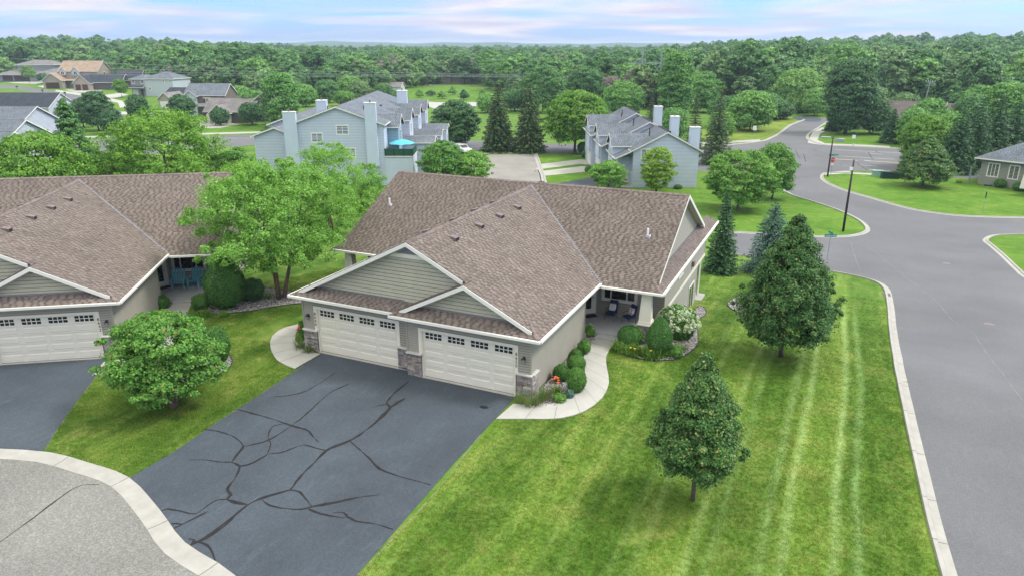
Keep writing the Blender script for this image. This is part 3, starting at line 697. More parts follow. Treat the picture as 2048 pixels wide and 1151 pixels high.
# ================================================================== THE TWIN HOUSE (own frame: garage front along x, depth along y)
def shingles(name, poly, zf, up, mat, parent, exposure=.145, thick=.010, wmin=.12, wmax=.30, seed=1, lift=.0, kind='stuff'):
    """laminated tabs over a roof plane: every tab its own slightly proud piece"""
    R = random.Random(seed); up = Vector(up).normalized(); ev = Vector((up.y, -up.x))
    p0 = Vector(poly[0]); g = zf(*(p0+up))-zf(*p0); st = exposure/math.sqrt(1+g*g)
    S = [Vector(p).dot(up) for p in poly]; s = min(S)
    V = []; F = []; T = []
    n = len(poly)
    while s < max(S):
        sm_ = s+st*.5; xs = []
        for i in range(n):
            a, b = Vector(poly[i]), Vector(poly[(i+1) % n]); sa, sb = a.dot(up), b.dot(up)
            if (sa <= sm_ < sb) or (sb <= sm_ < sa):
                t = (sm_-sa)/(sb-sa); xs.append((a+(b-a)*t).dot(ev))
        xs.sort()
        for j in range(0, len(xs)-1, 2):
            x = xs[j]-R.random()*.2; dk = R.random() < .5
            while x < xs[j+1]-.01:
                dk = not dk; w_ = R.uniform(.09, .17) if dk else R.uniform(.14, .27); x = max(x, xs[j]); x1 = min(x+w_, xs[j+1]); h = thick*(1+R.random()*1.2)
                for (ee, ss, hh) in ((x, s, h), (x1, s, h), (x1, s+st*1.02, .002), (x, s+st*1.02, .002), (x, s, -.012), (x1, s, -.012)):
                    q = ev*ee+up*ss; V.append((q.x, q.y, zf(q.x, q.y)+hh+lift))
                k_ = len(V)-6; F.append((k_, k_+1, k_+2, k_+3)); F.append((k_+4, k_+5, k_+1, k_)); t_ = R.gauss(.2, .13) if dk else R.gauss(.66, .15); T += [t_, t_]
                x = x1
        s += st
    me = np_mesh(name, V, F, mat); at = me.attributes.new('tone', 'FLOAT', 'FACE'); at.data.foreach_set('value', np.clip(T, 0, 1).astype(np.float32))
    o = link(name, me, parent)
    if kind: o['kind'] = kind
    return o
def roof_slab(mb, poly, zf, th=.10, lift=-.014):
    mb.slab([(x, y, zf(x, y)+lift) for x, y in poly], (0, 0, -th))
def clap(mb, ax, c, nrm, a0, a1, z0, z1, step=.125, proud=.014, holes=(), slope=None, gap=0.0):
    """lap boards on a wall; ax 'x' = wall runs along x at y=c, nrm = outward sign"""
    z = z0
    while z < z1-.01:
        zt = min(z+step, z1); lo, hi = a0, a1
        if slope: lo, hi = slope(zt); lo = max(lo, a0); hi = min(hi, a1)
        segs = [(lo, hi)]
        for h0, h1, hz0, hz1 in holes:
            if hz0 < zt-.02 and hz1 > z+.02:
                ns = []
                for s0, s1 in segs:
                    if h1 <= s0 or h0 >= s1: ns.append((s0, s1)); continue
                    if h0 > s0: ns.append((s0, h0))
                    if h1 < s1: ns.append((h1, s1))
                segs = ns
        for s0, s1 in segs:
            if s1-s0 < .03: continue
            pb, pt = c+nrm*proud, c+nrm*.004
            if ax == 'x':
                zt = zt-gap if zt < z1-.01 else zt; mb.quad((s0, pb, z), (s1, pb, z), (s1, pt, zt), (s0, pt, zt)); mb.quad((s0, c, z), (s1, c, z), (s1, pb, z), (s0, pb, z))
            else:
                zt = zt-gap if zt < z1-.01 else zt; mb.quad((pb, s0, z), (pb, s1, z), (pt, s1, zt), (pt, s0, zt)); mb.quad((c, s0, z), (c, s1, z), (pb, s1, z), (pb, s0, z))
        z += step
# a handful of ledge stones shared by every pier
stone_meshes = []
for i in range(10):
    R = random.Random(i); mb = MB(); j = lambda: R.uniform(-.05, .05)
    mb.hexa([(0+abs(j()), 0, 0+abs(j())), (1-abs(j()), 0, 0+abs(j())), (1, 1, 0), (0, 1, 0), (0+abs(j()), j(), 1-abs(j())), (1-abs(j()), j(), 1-abs(j())), (1, 1, 1), (0, 1, 1)])
    stone_meshes.append(mb.mesh('stone', M['stone']))
def stones(parent, ax, c, nrm, a0, a1, z0, z1, R, dep=.07):
    """ledge stone facing: each stone an object; ax as in clap()"""
    z = z0
    while z < z1-.02:
        h = min(R.choice([.07, .085, .1, .12]), z1-z)
        if z1-(z+h) < .04: h = z1-z
        x = a0
        while x < a1-.01:
            l_ = R.uniform(.16, .42); x1 = min(x+l_, a1)
            if a1-x1 < .09: x1 = a1
            o = link('stone', R.choice(stone_meshes), parent); d = dep+R.uniform(-.02, .022)
            gg = .008
            if ax == 'x': o.location = (x+gg/2, c+nrm*d, z+gg/2); o.scale = (x1-x-gg, -nrm*(d-.004), h-gg)
            else: o.location = (c+nrm*d, x1-gg/2 if nrm < 0 else x+gg/2, z+gg/2); o.rotation_euler = (0, 0, PI/2 if nrm > 0 else -PI/2); o.scale = (x1-x-gg, d-.004, h-gg)
            x = x1
        z += h
k_r = .5; GX = -6.4; GZ = 6.6; MZ0 = 3.05
f_main = lambda x, y: 3.05+.5*(y-8)
f_gar = lambda x, y: 6.6-.5*abs(x-GX)
f_small = lambda x, y: 3.125+.5*(x+7.1)
f_pr = lambda x, y: 3.125+.5*(y+.45)
f_pl = lambda x, y: 3.125+.5*(y+.12)
f_sk = lambda x, y: 3.05+.6*(3.95-x)
f_skl = lambda x, y: 3.05+.6*(x+16.95)
f_rear = lambda x, y: 6.8-.5*(y-15.5)
f_rlow = lambda x, y: 3.55-.143*(y-22)
P_main = [(3.95,8),(3.6,8.42),(3.6,15.5),(-16.6,15.5),(-16.6,8.42),(-16.95,8),(-13.5,8),(-6.4,15.1),(.7,8)]
P_gr = [(.55,-.45),(.28,-.18),(-3.25,-.18),(-3.25,.15),(-6.4,.15),(-6.4,15.1),(.55,8.15)]
P_gl = [(-13.35,-.12),(-13.08,.15),(-6.4,.15),(-6.4,15.1),(-13.35,8.15)]
P_sm = [(-7.1,-.45),(-6.83,-.18),(-3.25,-.18),(-3.25,.6),(-6.38,.6),(-7.1,-.12)]
P_pr = [(-7.1,-.45),(.55,-.45),(-.17,.27),(-6.38,.27)]
P_pl = [(-13.35,-.12),(-7.1,-.12),(-6.38,.6),(-12.63,.6)]
P_sk = [(3.95,8),(3.95,25.5),(3.2,24.9),(3.2,8.9)]
P_skl = [(-16.95,8),(-16.2,8.9),(-16.2,24.9),(-16.95,25.5)]
P_re = [(3.6,15.5),(3.6,22),(-16.6,22),(-16.6,15.5)]
P_rl = [(3.95,25.5),(3.2,24.6),(3.2,22),(-16.2,22),(-16.2,24.6),(-16.95,25.5)]
def text_mesh(ch, size, depth_, mat):
    cu = bpy.data.curves.new('digit', 'FONT'); cu.body = ch; cu.size = size; cu.extrude = depth_; cu.align_x = 'CENTER'; cu.align_y = 'CENTER'
    tmp = bpy.data.objects.new('tmp', cu); C.objects.link(tmp); dg = bpy.context.evaluated_depsgraph_get()
    me = bpy.data.meshes.new_from_object(tmp.evaluated_get(dg)); bpy.data.objects.remove(tmp); me.materials.clear(); me.materials.append(mat); return me
def garage_door(house, x0, yf, nm='garage_door'):
    x1 = x0+4.88; H = 2.41; yd = yf+.10
    mb = MB(); mb.box(x0, x1, yd, yd+.05, .03, H); d = mb.build(nm, M['gdoor'], house)
    rows = 5; rh = (H-.05)/rows; cw = 4.88/4
    # section joints are gaps between proud panels
    for r in range(rows):
        for c in range(4):
            a, b = x0+c*cw+.012, x0+(c+1)*cw-.012; z0, z1 = .04+r*rh+.006, .04+(r+1)*rh-.006
            if c > 0: a -= .012
            if c < 3: b += .012
            top = r == rows-1; mb = MB()
            if top:
                wx0, wx1, wz0, wz1 = x0+(c+.5)*cw-.44, x0+(c+.5)*cw+.44, z0+.09, z1-.06
                mb.box(a, b, yd-.025, yd, z0, wz0); mb.box(a, b, yd-.025, yd, wz1, z1); mb.box(a, wx0, yd-.025, yd, wz0, wz1); mb.box(wx1, b, yd-.025, yd, wz0, wz1)
                mb.build('door_panel', M['gdoor'], d)
                g = MB(); g.box(wx0, wx1, yd-.010, yd-.003, wz0, wz1); g.build('window_glass', M['glass'], d)
                f = MB()
                for i in range(1, 4): xx = wx0+(wx1-wx0)*i/4; f.box(xx-.016, xx+.016, yd-.028, yd-.011, wz0, wz1)
                zz = (wz0+wz1)/2; f.box(wx0, wx1, yd-.026, yd-.0105, zz-.014, zz+.014)
                f.build('window_grille', M['white'], d)
            else:
                mb.box(a, b, yd-.022, yd, z0, z1)
                ix0, ix1, iz0, iz1 = a+.11, b-.11, z0+.075, z1-.075; q = .03; y = yd-.0225
                mb.add([(ix0,y,iz0),(ix1,y,iz0),(ix1,y,iz1),(ix0,y,iz1),(ix0+q,y-.018,iz0+q),(ix1-q,y-.018,iz0+q),(ix1-q,y-.018,iz1-q),(ix0+q,y-.018,iz1-q)],
                       [(0,1,5,4),(1,2,6,5),(2,3,7,6),(3,0,4,7),(4,5,6,7)])
                mb.build('door_panel', M['gdoor'], d)
    mb = MB(); mb.box(x0-.01, x1+.01, yd-.03, yd, 0, .035); mb.build('rubber_seal', M['darkgap'], d)
    mb = MB()                                                   # jamb and casing
    for s0, s1 in ((x0-.02, x0+.05), (x1-.05, x1+.02)): mb.box(s0, s1, yf-.005, yd+.04, 0, H)
    mb.box(x0-.02, x1+.02, yf-.005, yd+.04, H, H+.05)
    mb.build('door_jamb', M['trim'], house)
    mb = MB(); zb = 1.16
    mb.box(x0-.15, x0, yf-.04, yf-.006, zb, 2.55); mb.box(x1, x1+.15, yf-.04, yf-.006, zb, 2.55); mb.box(x0, x1, yf-.04, yf-.006, 2.41, 2.55)
    mb.build('door_casing', M['trim'], house)
    mb = MB(); mb.box(x0-.02, x1+.02, yf-.12, yf+.1, -.02, .028); mb.build('door_threshold', M['concrete'], house)
    return d
def coach_lamp(house, x, y, z):
    mb = MB(); mb.box(x-.055, x+.055, y-.03, y-.005, z-.09, z+.09); mb.tube([(x, y-.03, z+.06), (x, y-.11, z+.11), (x, y-.15, z+.10)], .012, 5)
    o = mb.build('wall_lamp', M['black'], house)
    mb = MB(); mb.lathe([(.02, z-.21), (.05, z-.17), (.085, z+.02), (.03, z+.09), (.012, z+.13)], (x, y-.15), 8); g = mb.build('lamp_shade', pm_lamp, o)
    mb = MB(); mb.lathe([(.10, z+.02), (.03, z+.10), (.012, z+.15)], (x, y-.15), 8)
    for k_ in range(4):
        a = PI/4+k_*PI/2; mb.beam((x+.05*math.cos(a), y-.15+.05*math.sin(a), z-.17), (x+.088*math.cos(a), y-.15+.088*math.sin(a), z+.02), .012, .012)
    mb.build('lamp_cage', M['black'], o)
pm_lamp = pm('frosted_lamp_glass', (.30, .31, .32), .05, 4, .2)
def window(house, ax, c, nrm, a0, a1, z0, z1, frame=.07, cols=(), trim=.09, gl='glass', fm='white', name='window', rows=()):
    """window: frame > pane; sits proud of a wall plane"""
    def bx(mb, s0, s1, d0, d1, q0, q1):
        lo, hi = sorted((c+nrm*d0, c+nrm*d1))
        if ax == 'x': mb.box(s0, s1, lo, hi, q0, q1)
        else: mb.box(lo, hi, s0, s1, q0, q1)
    mb = MB()
    for s0, s1, q0, q1 in ((a0-trim, a0, z0-trim, z1+trim), (a1, a1+trim, z0-trim, z1+trim), (a0, a1, z1, z1+trim), (a0, a1, z0-trim, z0)): bx(mb, s0, s1, .0, .045, q0, q1)
    f = mb.build(name, M[fm], house)
    mb = MB(); cc = [a0]+[a0+(a1-a0)*t for t in cols]+[a1]
    bx(mb, a0, a1, .006, .036, z0, z0+frame*.6); bx(mb, a0, a1, .006, .036, z1-frame*.6, z1)
    for t in cc[1:-1]: bx(mb, t-frame/2, t+frame/2, .006, .036, z0+frame*.6, z1-frame*.6)
    for t, sg in ((a0, 1), (a1, -1)):
        s0, s1 = sorted((t, t+sg*frame*.5)); bx(mb, s0, s1, .006, .036, z0+frame*.6, z1-frame*.6)
    for t in rows: bx(mb, a0+frame*.5, a1-frame*.5, .007, .034, z0+(z1-z0)*t-.012, z0+(z1-z0)*t+.012)
    mb.build('window_sash', M['white'], f)
    for p, q in zip(cc[:-1], cc[1:]):
        g = MB(); bx(g, p+.005, q-.005, .010, .020, z0+.01, z1-.01); g.build('pane', M[gl], f)
    return f
def board_rows(house, y, lo_hi, z0, z1, step, mat, name='siding_board'):
    z = z0
    while z < z1-.03:
        zt = min(z+step-.032, z1); a, b = lo_hi(z); c_, d = lo_hi(zt)
        if b-a > .15:
            mb = MB(); mb.hexa([(a, y-.022, z), (b, y-.022, z), (b, y, z), (a, y, z), (c_, y-.008, zt), (d, y-.008, zt), (d, y, zt), (c_, y, zt)])
            # shake joints scored as narrow proud tabs
            x = a+.3
            while x < b-.3:
                w_ = rnd.uniform(.12, .26)
                if x+w_ < min(b, d)-.15 and x > max(a, c_)+.1: mb.hexa([(x, y-.025, z+.002), (x+w_, y-.025, z+.002), (x+w_, y-.012, z+.002), (x, y-.012, z+.002), (x, y-.012, zt-.004), (x+w_, y-.012, zt-.004), (x+w_, y-.009, zt-.004), (x, y-.009, zt-.004)])
                x += w_+rnd.uniform(.10, .24)
            mb.build(name, M[mat], house)
        z += step
def barge(mb, y, x0, z0, x1, z1, h=.2, t=.035, drop=.02):
    """fascia board following a rake; top edge just under the shingles"""
    mb.add([(x0, y-t, z0-drop-h), (x1, y-t, z1-drop-h), (x1, y-t, z1-drop), (x0, y-t, z0-drop), (x0, y, z0-drop-h), (x1, y, z1-drop-h), (x1, y, z1-drop), (x0, y, z0-drop)],
           [(0,1,2,3),(4,7,6,5),(0,4,5,1),(3,2,6,7),(0,3,7,4),(1,5,6,2)])
def build_house(name, label, loc, rz):
    H = thing(name, label, 'house', loc, rz)
    R = random.Random(3)
    # ---- wall cores
    mb = MB()
    for xa, xb, xc, xd, yf in ((-12.95, -12.11, -7.23, -6.45, .33), (-6.45, -5.66, -.78, 0, 0)):
        mb.box(xa, xb, yf, 7.4, -.3, 3.02); mb.box(xc, xd, yf, 7.4, -.3, 3.02); mb.box(xb, xc, yf+.2, 7.4, -.3, 3.02); mb.box(xb, xc, yf, yf+.2, 2.46, 3.02)
    mb.box(-11.4, -1.6, 7.4, 11.1, -.3, 3.4); mb.box(-16.45, 3.45, 11.1, 21.5, -2.6, 3.02)
    mb.box(2.0, 3.45, 21.5, 24, .86, 3.02); mb.box(-16.45, -15.0, 21.5, 24, .86, 3.02)
    # attic walls
    mb.slab([(-12.9, .6, 3.3), (-.05, .6, 3.3), (-6.4, .6, 6.45)], (0, .1, 0))
    mb.slab([(-6.3, .27, 3.3), (-.05, .27, 3.3), (-3.25, .27, 4.9)], (0, .1, 0))
    mb.slab([(3.2, 9.0, 3.4), (3.2, 22, 3.4), (3.2, 15.5, 6.66)], (-.1, 0, 0)); mb.slab([(-16.2, 9.0, 3.4), (-16.2, 22, 3.4), (-16.2, 15.5, 6.66)], (.1, 0, 0))
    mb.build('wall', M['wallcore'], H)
    clap_ = lambda *a, **k: clap(*a, gap=.015, **k)
    # garage opening reveals are covered by door, jamb and casing; lap siding on every seen face
    mb = MB(); D1 = (-5.81, -.63, 0, 2.56); D2 = (-12.26, -7.08, 0, 2.56)
    clap_(mb, 'x', 0, -1, -6.45, -.04, 1.2, 3.0, holes=[D1]); clap_(mb, 'x', .33, -1, -12.91, -6.45, 1.2, 3.0, holes=[D2])
    clap_(mb, 'y', 0, 1, .04, 7.4, .12, 3.0, holes=[(0, .62, 0, 1.2)]); clap_(mb, 'y', -6.45, -1, .0, .33, 1.2, 3.0)
    clap_(mb, 'y', -12.95, -1, .37, 7.4, .12, 3.0)
    clap_(mb, 'x', 11.1, -1, -.45, 3.41, .3, 3.05, holes=[(-.2, 1.95, 1.1, 2.6)]); clap_(mb, 'x', 11.1, -1, -16.41, -12.55, .3, 3.05)
    clap_(mb, 'y', 3.45, 1, 11.14, 24, .95, 3.0, holes=[(14.75, 16.2, 1.7, 2.75)]); clap_(mb, 'y', 3.45, 1, 11.14, 21.46, -2.4, .78, holes=[(18.7, 20.6, -2.3, -.0)])
    clap_(mb, 'y', -16.45, -1, 11.14, 24, .95, 3.0); clap_(mb, 'y', -16.45, -1, 11.14, 21.46, -2.4, .78)
    clap_(mb, 'y', -1.6, 1, 7.4, 9.9, .3, 3.05); clap_(mb, 'x', 7.4, 1, -1.6, -.04, .3, 3.0)
    clap_(mb, 'y', 3.2, 1, 9, 22, 3.55, 6.6, slope=lambda z: (8.95+(z-3.5)*2+.15, 22.05-(z-3.5)*2-.15)); clap_(mb, 'y', -16.2, -1, 9, 22, 3.55, 6.6, slope=lambda z: (8.95+(z-3.5)*2+.15, 22.05-(z-3.5)*2-.15))
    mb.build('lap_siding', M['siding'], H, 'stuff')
    # angled entry wall
    mb = MB(); a = Vector((-1.6, 9.9)); b = Vector((-.4, 11.1)); n = Vector((1, -1)).normalized()
    mb.slab([(a.x, a.y, .3), (b.x, b.y, .3), (b.x, b.y, 3.05), (a.x, a.y, 3.05)], (-.1, .1, 0)); mb.build('entry_wall', M['siding'], H)
    def ent(t, d): p = a.lerp(b, t)+n*d; return (p.x, p.y)
    def eb(mb, t0, t1, d0, d1, z0, z1):
        p = [ent(t0, d1), ent(t1, d1), ent(t1, d0), ent(t0, d0)]; mb.hexa([(*q, z0) for q in p]+[(*q, z1) for q in p])
    mb = MB(); eb(mb, .10, .17, .001, .05, .3, 2.5); eb(mb, .83, .90, .001, .05, .3, 2.5); eb(mb, .17, .83, .001, .05, 2.4, 2.5); mb.build('door_frame', M['white'], H)
    mb = MB(); eb(mb, .17, .83, .002, .035, .32, .62); eb(mb, .17, .27, .002, .035, .62, 2.4); eb(mb, .73, .83, .002, .035, .62, 2.4); eb(mb, .27, .73, .002, .035, 2.28, 2.4)
    dr_ = mb.build('storm_door', M['white'], H)
    mb = MB(); eb(mb, .27, .73, .004, .02, .62, 2.28); mb.build('pane', M['glass'], dr_)
    mb = MB(); eb(mb, .76, .79, .036, .08, 1.28, 1.33); mb.build('handle', M['black'], dr_)
    # corner boards
    for x, y, z0, z1 in ((0, 0, 1.2, 3.0), (-6.45, 0, 1.2, 3.0), (-12.95, .33, 1.2, 3.0), (3.45, 11.1, -.3, 3.0), (3.45, 24, .8, 3.0), (-16.45, 11.1, -.3, 3.0), (0, 7.4, 0, 3)):
        mb = MB(); mb.box(x-.055, x+.03, y-.03, y+.06, z0, z1); mb.build('corner_board', M['siding'], H)
    mb = MB(); mb.box(3.44, 3.50, 11.16, 24.05, .76, .95); mb.build('band_board', M['trim'], H); mb = MB(); mb.box(-16.5, -16.44, 11.16, 24.05, .76, .95); mb.build('band_board', M['trim'], H)
    # ---- doors, lamps
    garage_door(H, -5.66, 0); garage_door(H, -12.11, .33)
    coach_lamp(H, -.33, 0, 1.95); coach_lamp(H, -12.62, .33, 1.95)
    window(H, 'x', 11.1, -1, -.05, 1.78, 1.25, 2.45, cols=(.22, .74), trim=.15, fm='trim')
    window(H, 'y', 3.45, 1, 14.85, 16.1, 1.8, 2.65, cols=(.5,)); window(H, 'y', 3.45, 1, 18.85, 20.5, -2.2, -.1, cols=(.5,), name='patio_door')
    mb = MB(); mb.box(3.45, 3.62, 19.0, 19.35, 1.35, 1.65); mb.build('wall_vent', M['ventm'], H)
    # ---- stone piers
    for x0, x1, yf in ((-.66, .05, 0), (-6.45, -5.68, 0), (-7.21, -6.45, .33), (-12.98, -12.13, .33)):
        mb = MB(); mb.box(x0, x1, yf-.045, yf+.02, 0, 1.16); pier = mb.build('stone_pier', M['mortar'], H)
        stones(pier, 'x', yf-.045, -1, x0, x1, 0, 1.16, R)
        xa, xb = x0-.04, x1+.05
        if x0 < -7 and x0 > -8: xb = -6.46
        if abs(x1+6.45) < .01: xb = -6.46
        mb = MB(); mb.box(xa, xb, yf-.17, yf-.002, 1.16, 1.225); mb.build('cap_stone', M['cap_stone'], pier, bevel=.008)
    mb = MB(); mb.box(.0, .045, .0, .6, 0, 1.16); pier = mb.build('stone_pier', M['mortar'], H); stones(pier, 'y', .045, 1, -.1, .6, 0, 1.16, R)
    mb = MB(); mb.box(-.02, .17, .0, .66, 1.16, 1.225); mb.build('cap_stone', M['cap_stone'], pier, bevel=.008)
    stones(pier, 'y', -6.45, -1, -.04, .30, 0, 1.16, R, .05)
    # ---- roofs
    mb = MB()
    for p, f in ((P_main, f_main), (P_gr, f_gar), (P_gl, f_gar), (P_sm, f_small), (P_pr, f_pr), (P_pl, f_pl), (P_sk, f_sk), (P_skl, f_skl), (P_re, f_rear), (P_rl, f_rlow)): roof_slab(mb, p, f)
    roof = mb.build('roof', M['deck'], H)
    sh = []
    for i, (p, f, up) in enumerate(((P_main, f_main, (0, 1)), (P_gr, f_gar, (-1, 0)), (P_gl, f_gar, (1, 0)), (P_sm, f_small, (1, 0)), (P_pr, f_pr, (0, 1)), (P_pl, f_pl, (0, 1)), (P_sk, f_sk, (-1, 0)), (P_skl, f_skl, (1, 0)), (P_re, f_rear, (0, -1)), (P_rl, f_rlow, (0, -1)))):
        shingles('shingles', p, f, up, M['shingle'], roof, seed=i+5)
    # ridge and hip caps
    def caps(a, b, wd=.15, sl=.5, lift=.012):
        mb = MB(); a = Vector(a); b = Vector(b); L_ = (b-a).length; n_ = int(L_/.15); d = (b-a)/n_; s_ = Vector((d.y, -d.x, 0)).normalized()*wd
        for i in range(n_):
            p = a+d*i; q = p+d*1.08; u0 = Vector((0, 0, lift+.02)); u1 = Vector((0, 0, lift+.008)); dn = Vector((0, 0, -wd*sl))
            mb.quad(p+u0, q+u1, q+s_+u1+dn, p+s_+u0+dn); mb.quad(p+u0, p-s_+u0+dn, q-s_+u1+dn, q+u1)
            mb.quad(p+u0, p+s_+u0+dn, p+s_+dn, p); mb.quad(p+u0, p, p-s_+dn, p-s_+u0+dn)
        return mb
    R_ = MB()
    for m_ in (caps((3.6, 15.5, 6.8), (-16.6, 15.5, 6.8)), caps((-6.4, .15, 6.6), (-6.4, 15.0, 6.6)), caps((-3.25, -.18, 5.025), (-3.25, .15, 5.025)),
               caps((.55, -.45, 3.125), (-.05, .15, 3.43), .1, .35), caps((-13.35, -.12, 3.125), (-12.7, .53, 3.45), .1, .35), caps((-7.1, -.45, 3.125), (-6.5, .15, 3.42), .1, .35), caps((3.95, 8, 3.05), (3.25, 8.84, 3.47), .1, .35), caps((-16.95, 8, 3.05), (-16.25, 8.84, 3.47), .1, .35), caps((3.95, 25.5, 3.05), (3.2, 24.9, 3.5), .1, .35)): R_.add(m_.v, m_.f)
    R_.build('ridge_cap', M['cap'], roof, 'stuff')
    # valley and wall flashing
    for sx in (1, -1):
        mb = MB()
        p0 = Vector((-6.4+sx*6.95, 8.15, 3.125+.02)); p1 = Vector((-6.4, 15.1, 6.6+.02)); t = Vector((0, .13, .065)); q = Vector((sx*.13, 0, -.065))
        mb.quad(p0+t, p0+Vector((0, 0, -.01)), p1+Vector((0, 0, -.01)), p1+t); mb.quad(p0, p0+q, p1+q, p1); mb.build('valley_flashing', M['flash'], roof)
    for bb in ((-12.63, -6.9, .56, .585, 3.45, 3.56), (-6.38, -.17, .23, .255, 3.45, 3.56), (3.2, 3.27, 9.0, 22, 3.46, 3.53), (-16.27, -16.2, 9.0, 22, 3.46, 3.53)):
        mb = MB(); mb.box(*bb); mb.build('wall_flashing', M['flash'], roof)
    # box vents and plumbing pipes
    for sx in (1, -1):
        for y in (3.1, 5.9, 8.4, 10.8):
            x = -6.4+sx*(.95 if sx > 0 else .62); z = f_gar(x, y); mb = MB(); s_ = -.5*sx; w2 = .17
            pts = [(x-w2, y-.2, z-s_*-w2*0), ]
            zl = lambda xx: f_gar(xx, y)
            mb.hexa([(x-w2, y-.19, zl(x-w2)+.02), (x+w2, y-.19, zl(x+w2)+.02), (x+w2, y+.19, zl(x+w2)+.02), (x-w2, y+.19, zl(x-w2)+.02),
                     (x-w2, y-.19, zl(x-w2)+(.19 if sx < 0 else .10)), (x+w2, y-.19, zl(x+w2)+(.10 if sx < 0 else .19)), (x+w2, y+.19, zl(x+w2)+(.10 if sx < 0 else .19)), (x-w2, y+.19, zl(x-w2)+(.19 if sx < 0 else .10))])
            v = mb.build('roof_vent', M['ventm'], roof)
            mb = MB(); xe = x+sx*w2; mb.hexa([(xe, y-.17, zl(xe)+.03), (xe+sx*.012, y-.17, zl(xe)+.03), (xe+sx*.012, y+.17, zl(xe)+.03), (xe, y+.17, zl(xe)+.03), (xe, y-.17, zl(xe)+.17), (xe+sx*.012, y-.17, zl(xe)+.17), (xe+sx*.012, y+.17, zl(xe)+.17), (xe, y+.17, zl(xe)+.17)]); mb.build('vent_mouth', M['black'], v)
    for x, y in ((2.1, 11.85), (-15.3, 12.2)):
        z = f_main(x, y); mb = MB(); mb.tube([(x, y, z), (x, y, z+.46)], .055, 10); v = mb.build('vent_pipe', M['white_pipe'], roof, smooth=False)
        mb = MB(); mb.hexa([(x-.16, y-.13, z-.05), (x+.16, y-.13, z-.05), (x+.16, y+.13, z+.08), (x-.16, y+.13, z+.08), (x-.1, y-.08, z+.03), (x+.1, y-.08, z+.03), (x+.1, y+.08, z+.1), (x-.1, y+.08, z+.1)]); mb.build('pipe_boot', M['flash'], v)
    # ---- barge boards, soffits, gutters
    mb = MB(); barge(mb, .15, -13.0, 3.30, -6.4, 6.6); barge(mb, .15, -6.4, 6.6, -3.45, 5.125)
    mb.build('barge_board', M['white'], roof)
    mb = MB(); barge(mb, -.18, -6.7, 3.325, -3.25, 5.05); barge(mb, -.18, -3.25, 5.05, .1, 3.375); mb.build('barge_board', M['white'], roof)
    mb = MB()   # inner trim under the overhang and soffit strips
    for y0, y1, x0, z0, x1, z1 in ((.15, .6, -12.6, 3.36, -6.4, 6.46), (.15, .6, -6.4, 6.46, -.4, 3.46), (-.18, .27, -6.4, 3.34, -3.25, 4.9), (-.18, .27, -3.25, 4.9, -.1, 3.34)):
        mb.hexa([(x0, y0, z0-.04), (x1, y0, z1-.04), (x1, y1, z1-.04), (x0, y1, z0-.04), (x0, y0, z0), (x1, y0, z1), (x1, y1, z1), (x0, y1, z0)])
        mb.hexa([(x0, y1-.05, z0-.18), (x1, y1-.05, z1-.18), (x1, y1-.002, z1-.18), (x0, y1-.002, z0-.18), (x0, y1-.05, z0-.04), (x1, y1-.05, z1-.04), (x1, y1-.002, z1-.04), (x0, y1-.002, z0-.04)])
    mb.build('rake_soffit', M['soffit'], roof)
    for sx, xw, xo in ((1, 3.2, 3.6), (-1, -16.2, -16.6)):
        mb = MB()
        for y0, z0, y1, z1 in ((8.75, 3.43, 15.5, 6.8), (15.5, 6.8, 22.1, 3.5)):
            a0, a1 = sorted((xo, xo+sx*.02)); dd = .05 if y0 < 10 else .0
            mb.add([(a0,y0,z0-.22),(a0,y1,z1-.22),(a0,y1,z1-dd),(a0,y0,z0-dd),(a1,y0,z0-.22),(a1,y1,z1-.22),(a1,y1,z1-dd),(a1,y0,z0-dd)],
                   [(0,1,2,3),(4,7,6,5),(0,4,5,1),(3,2,6,7),(0,3,7,4),(1,5,6,2)])
        mb.build('barge_board', M['white'], roof)
    for sx, xw, xo in ((1, 3.2, 3.6), (-1, -16.2, -16.6)):
        mb = MB()
        for y0, z0, y1, z1 in ((9.1, 3.46, 15.5, 6.66), (15.5, 6.66, 21.8, 3.51)):
            a0, a1 = sorted((xw, xo)); mb.hexa([(a0,y0,z0-.03),(a1,y0,z0-.03),(a1,y1,z1-.03),(a0,y1,z1-.03),(a0,y0,z0),(a1,y0,z0),(a1,y1,z1),(a0,y1,z1)])
        mb.build('rake_soffit', M['soffit'], roof)
    def gut(x0, y0, x1, y1, z):
        d = Vector((x1-x0, y1-y0)).normalized(); n = Vector((d.y, -d.x))*.06
        p = [(x0-n.x, y0-n.y), (x1-n.x, y1-n.y), (x1+n.x, y1+n.y), (x0+n.x, y0+n.y)]
        g = MB(); g.hexa([(*q, z-.115) for q in p]+[(*q, z) for q in p]); g.build('gutter', M['white'], roof)
    gut(-7.12, -.51, .61, -.51, 3.125); gut(.61, -.45, .61, 8.2, 3.125); gut(-13.41, -.18, -7.14, -.18, 3.125); gut(-13.41, -.12, -13.41, 8.1, 3.125)
    gut(.68, 7.94, 4.01, 7.94, 3.05); gut(4.01, 8.0, 4.01, 25.5, 3.05); gut(-17.01, 7.94, -13.47, 7.94, 3.05); gut(-17.01, 8.0, -17.01, 25.5, 3.05); gut(-17, 25.56, 4, 25.56, 3.05)
    mb = MB(); mb.box(-7.1, .55, -.45, .0, 2.99, 3.0); mb.box(-13.35, -7.1, -.12, .33, 2.99, 3.0); mb.box(0, .55, 0, 8.0, 2.985, 2.995); mb.box(-13.35, -12.95, 0.33, 8, 2.985, 2.995)
    mb.box(.3, 3.9, 8.0, 11.1, 2.93, 2.94); mb.box(-16.9, -13.2, 8.0, 11.1, 2.93, 2.94); mb.box(3.45, 3.9, 11.1, 25.4, 2.93, 2.935)
    mb.build('soffit', M['soffit'], roof)
    # ---- gables: shake courses, band and louvre
    board_rows(H, .6, lambda z: (-6.4-(6.36-z)*2, -6.4+(6.36-z)*2), 3.50, 5.74, .185, 'shake')
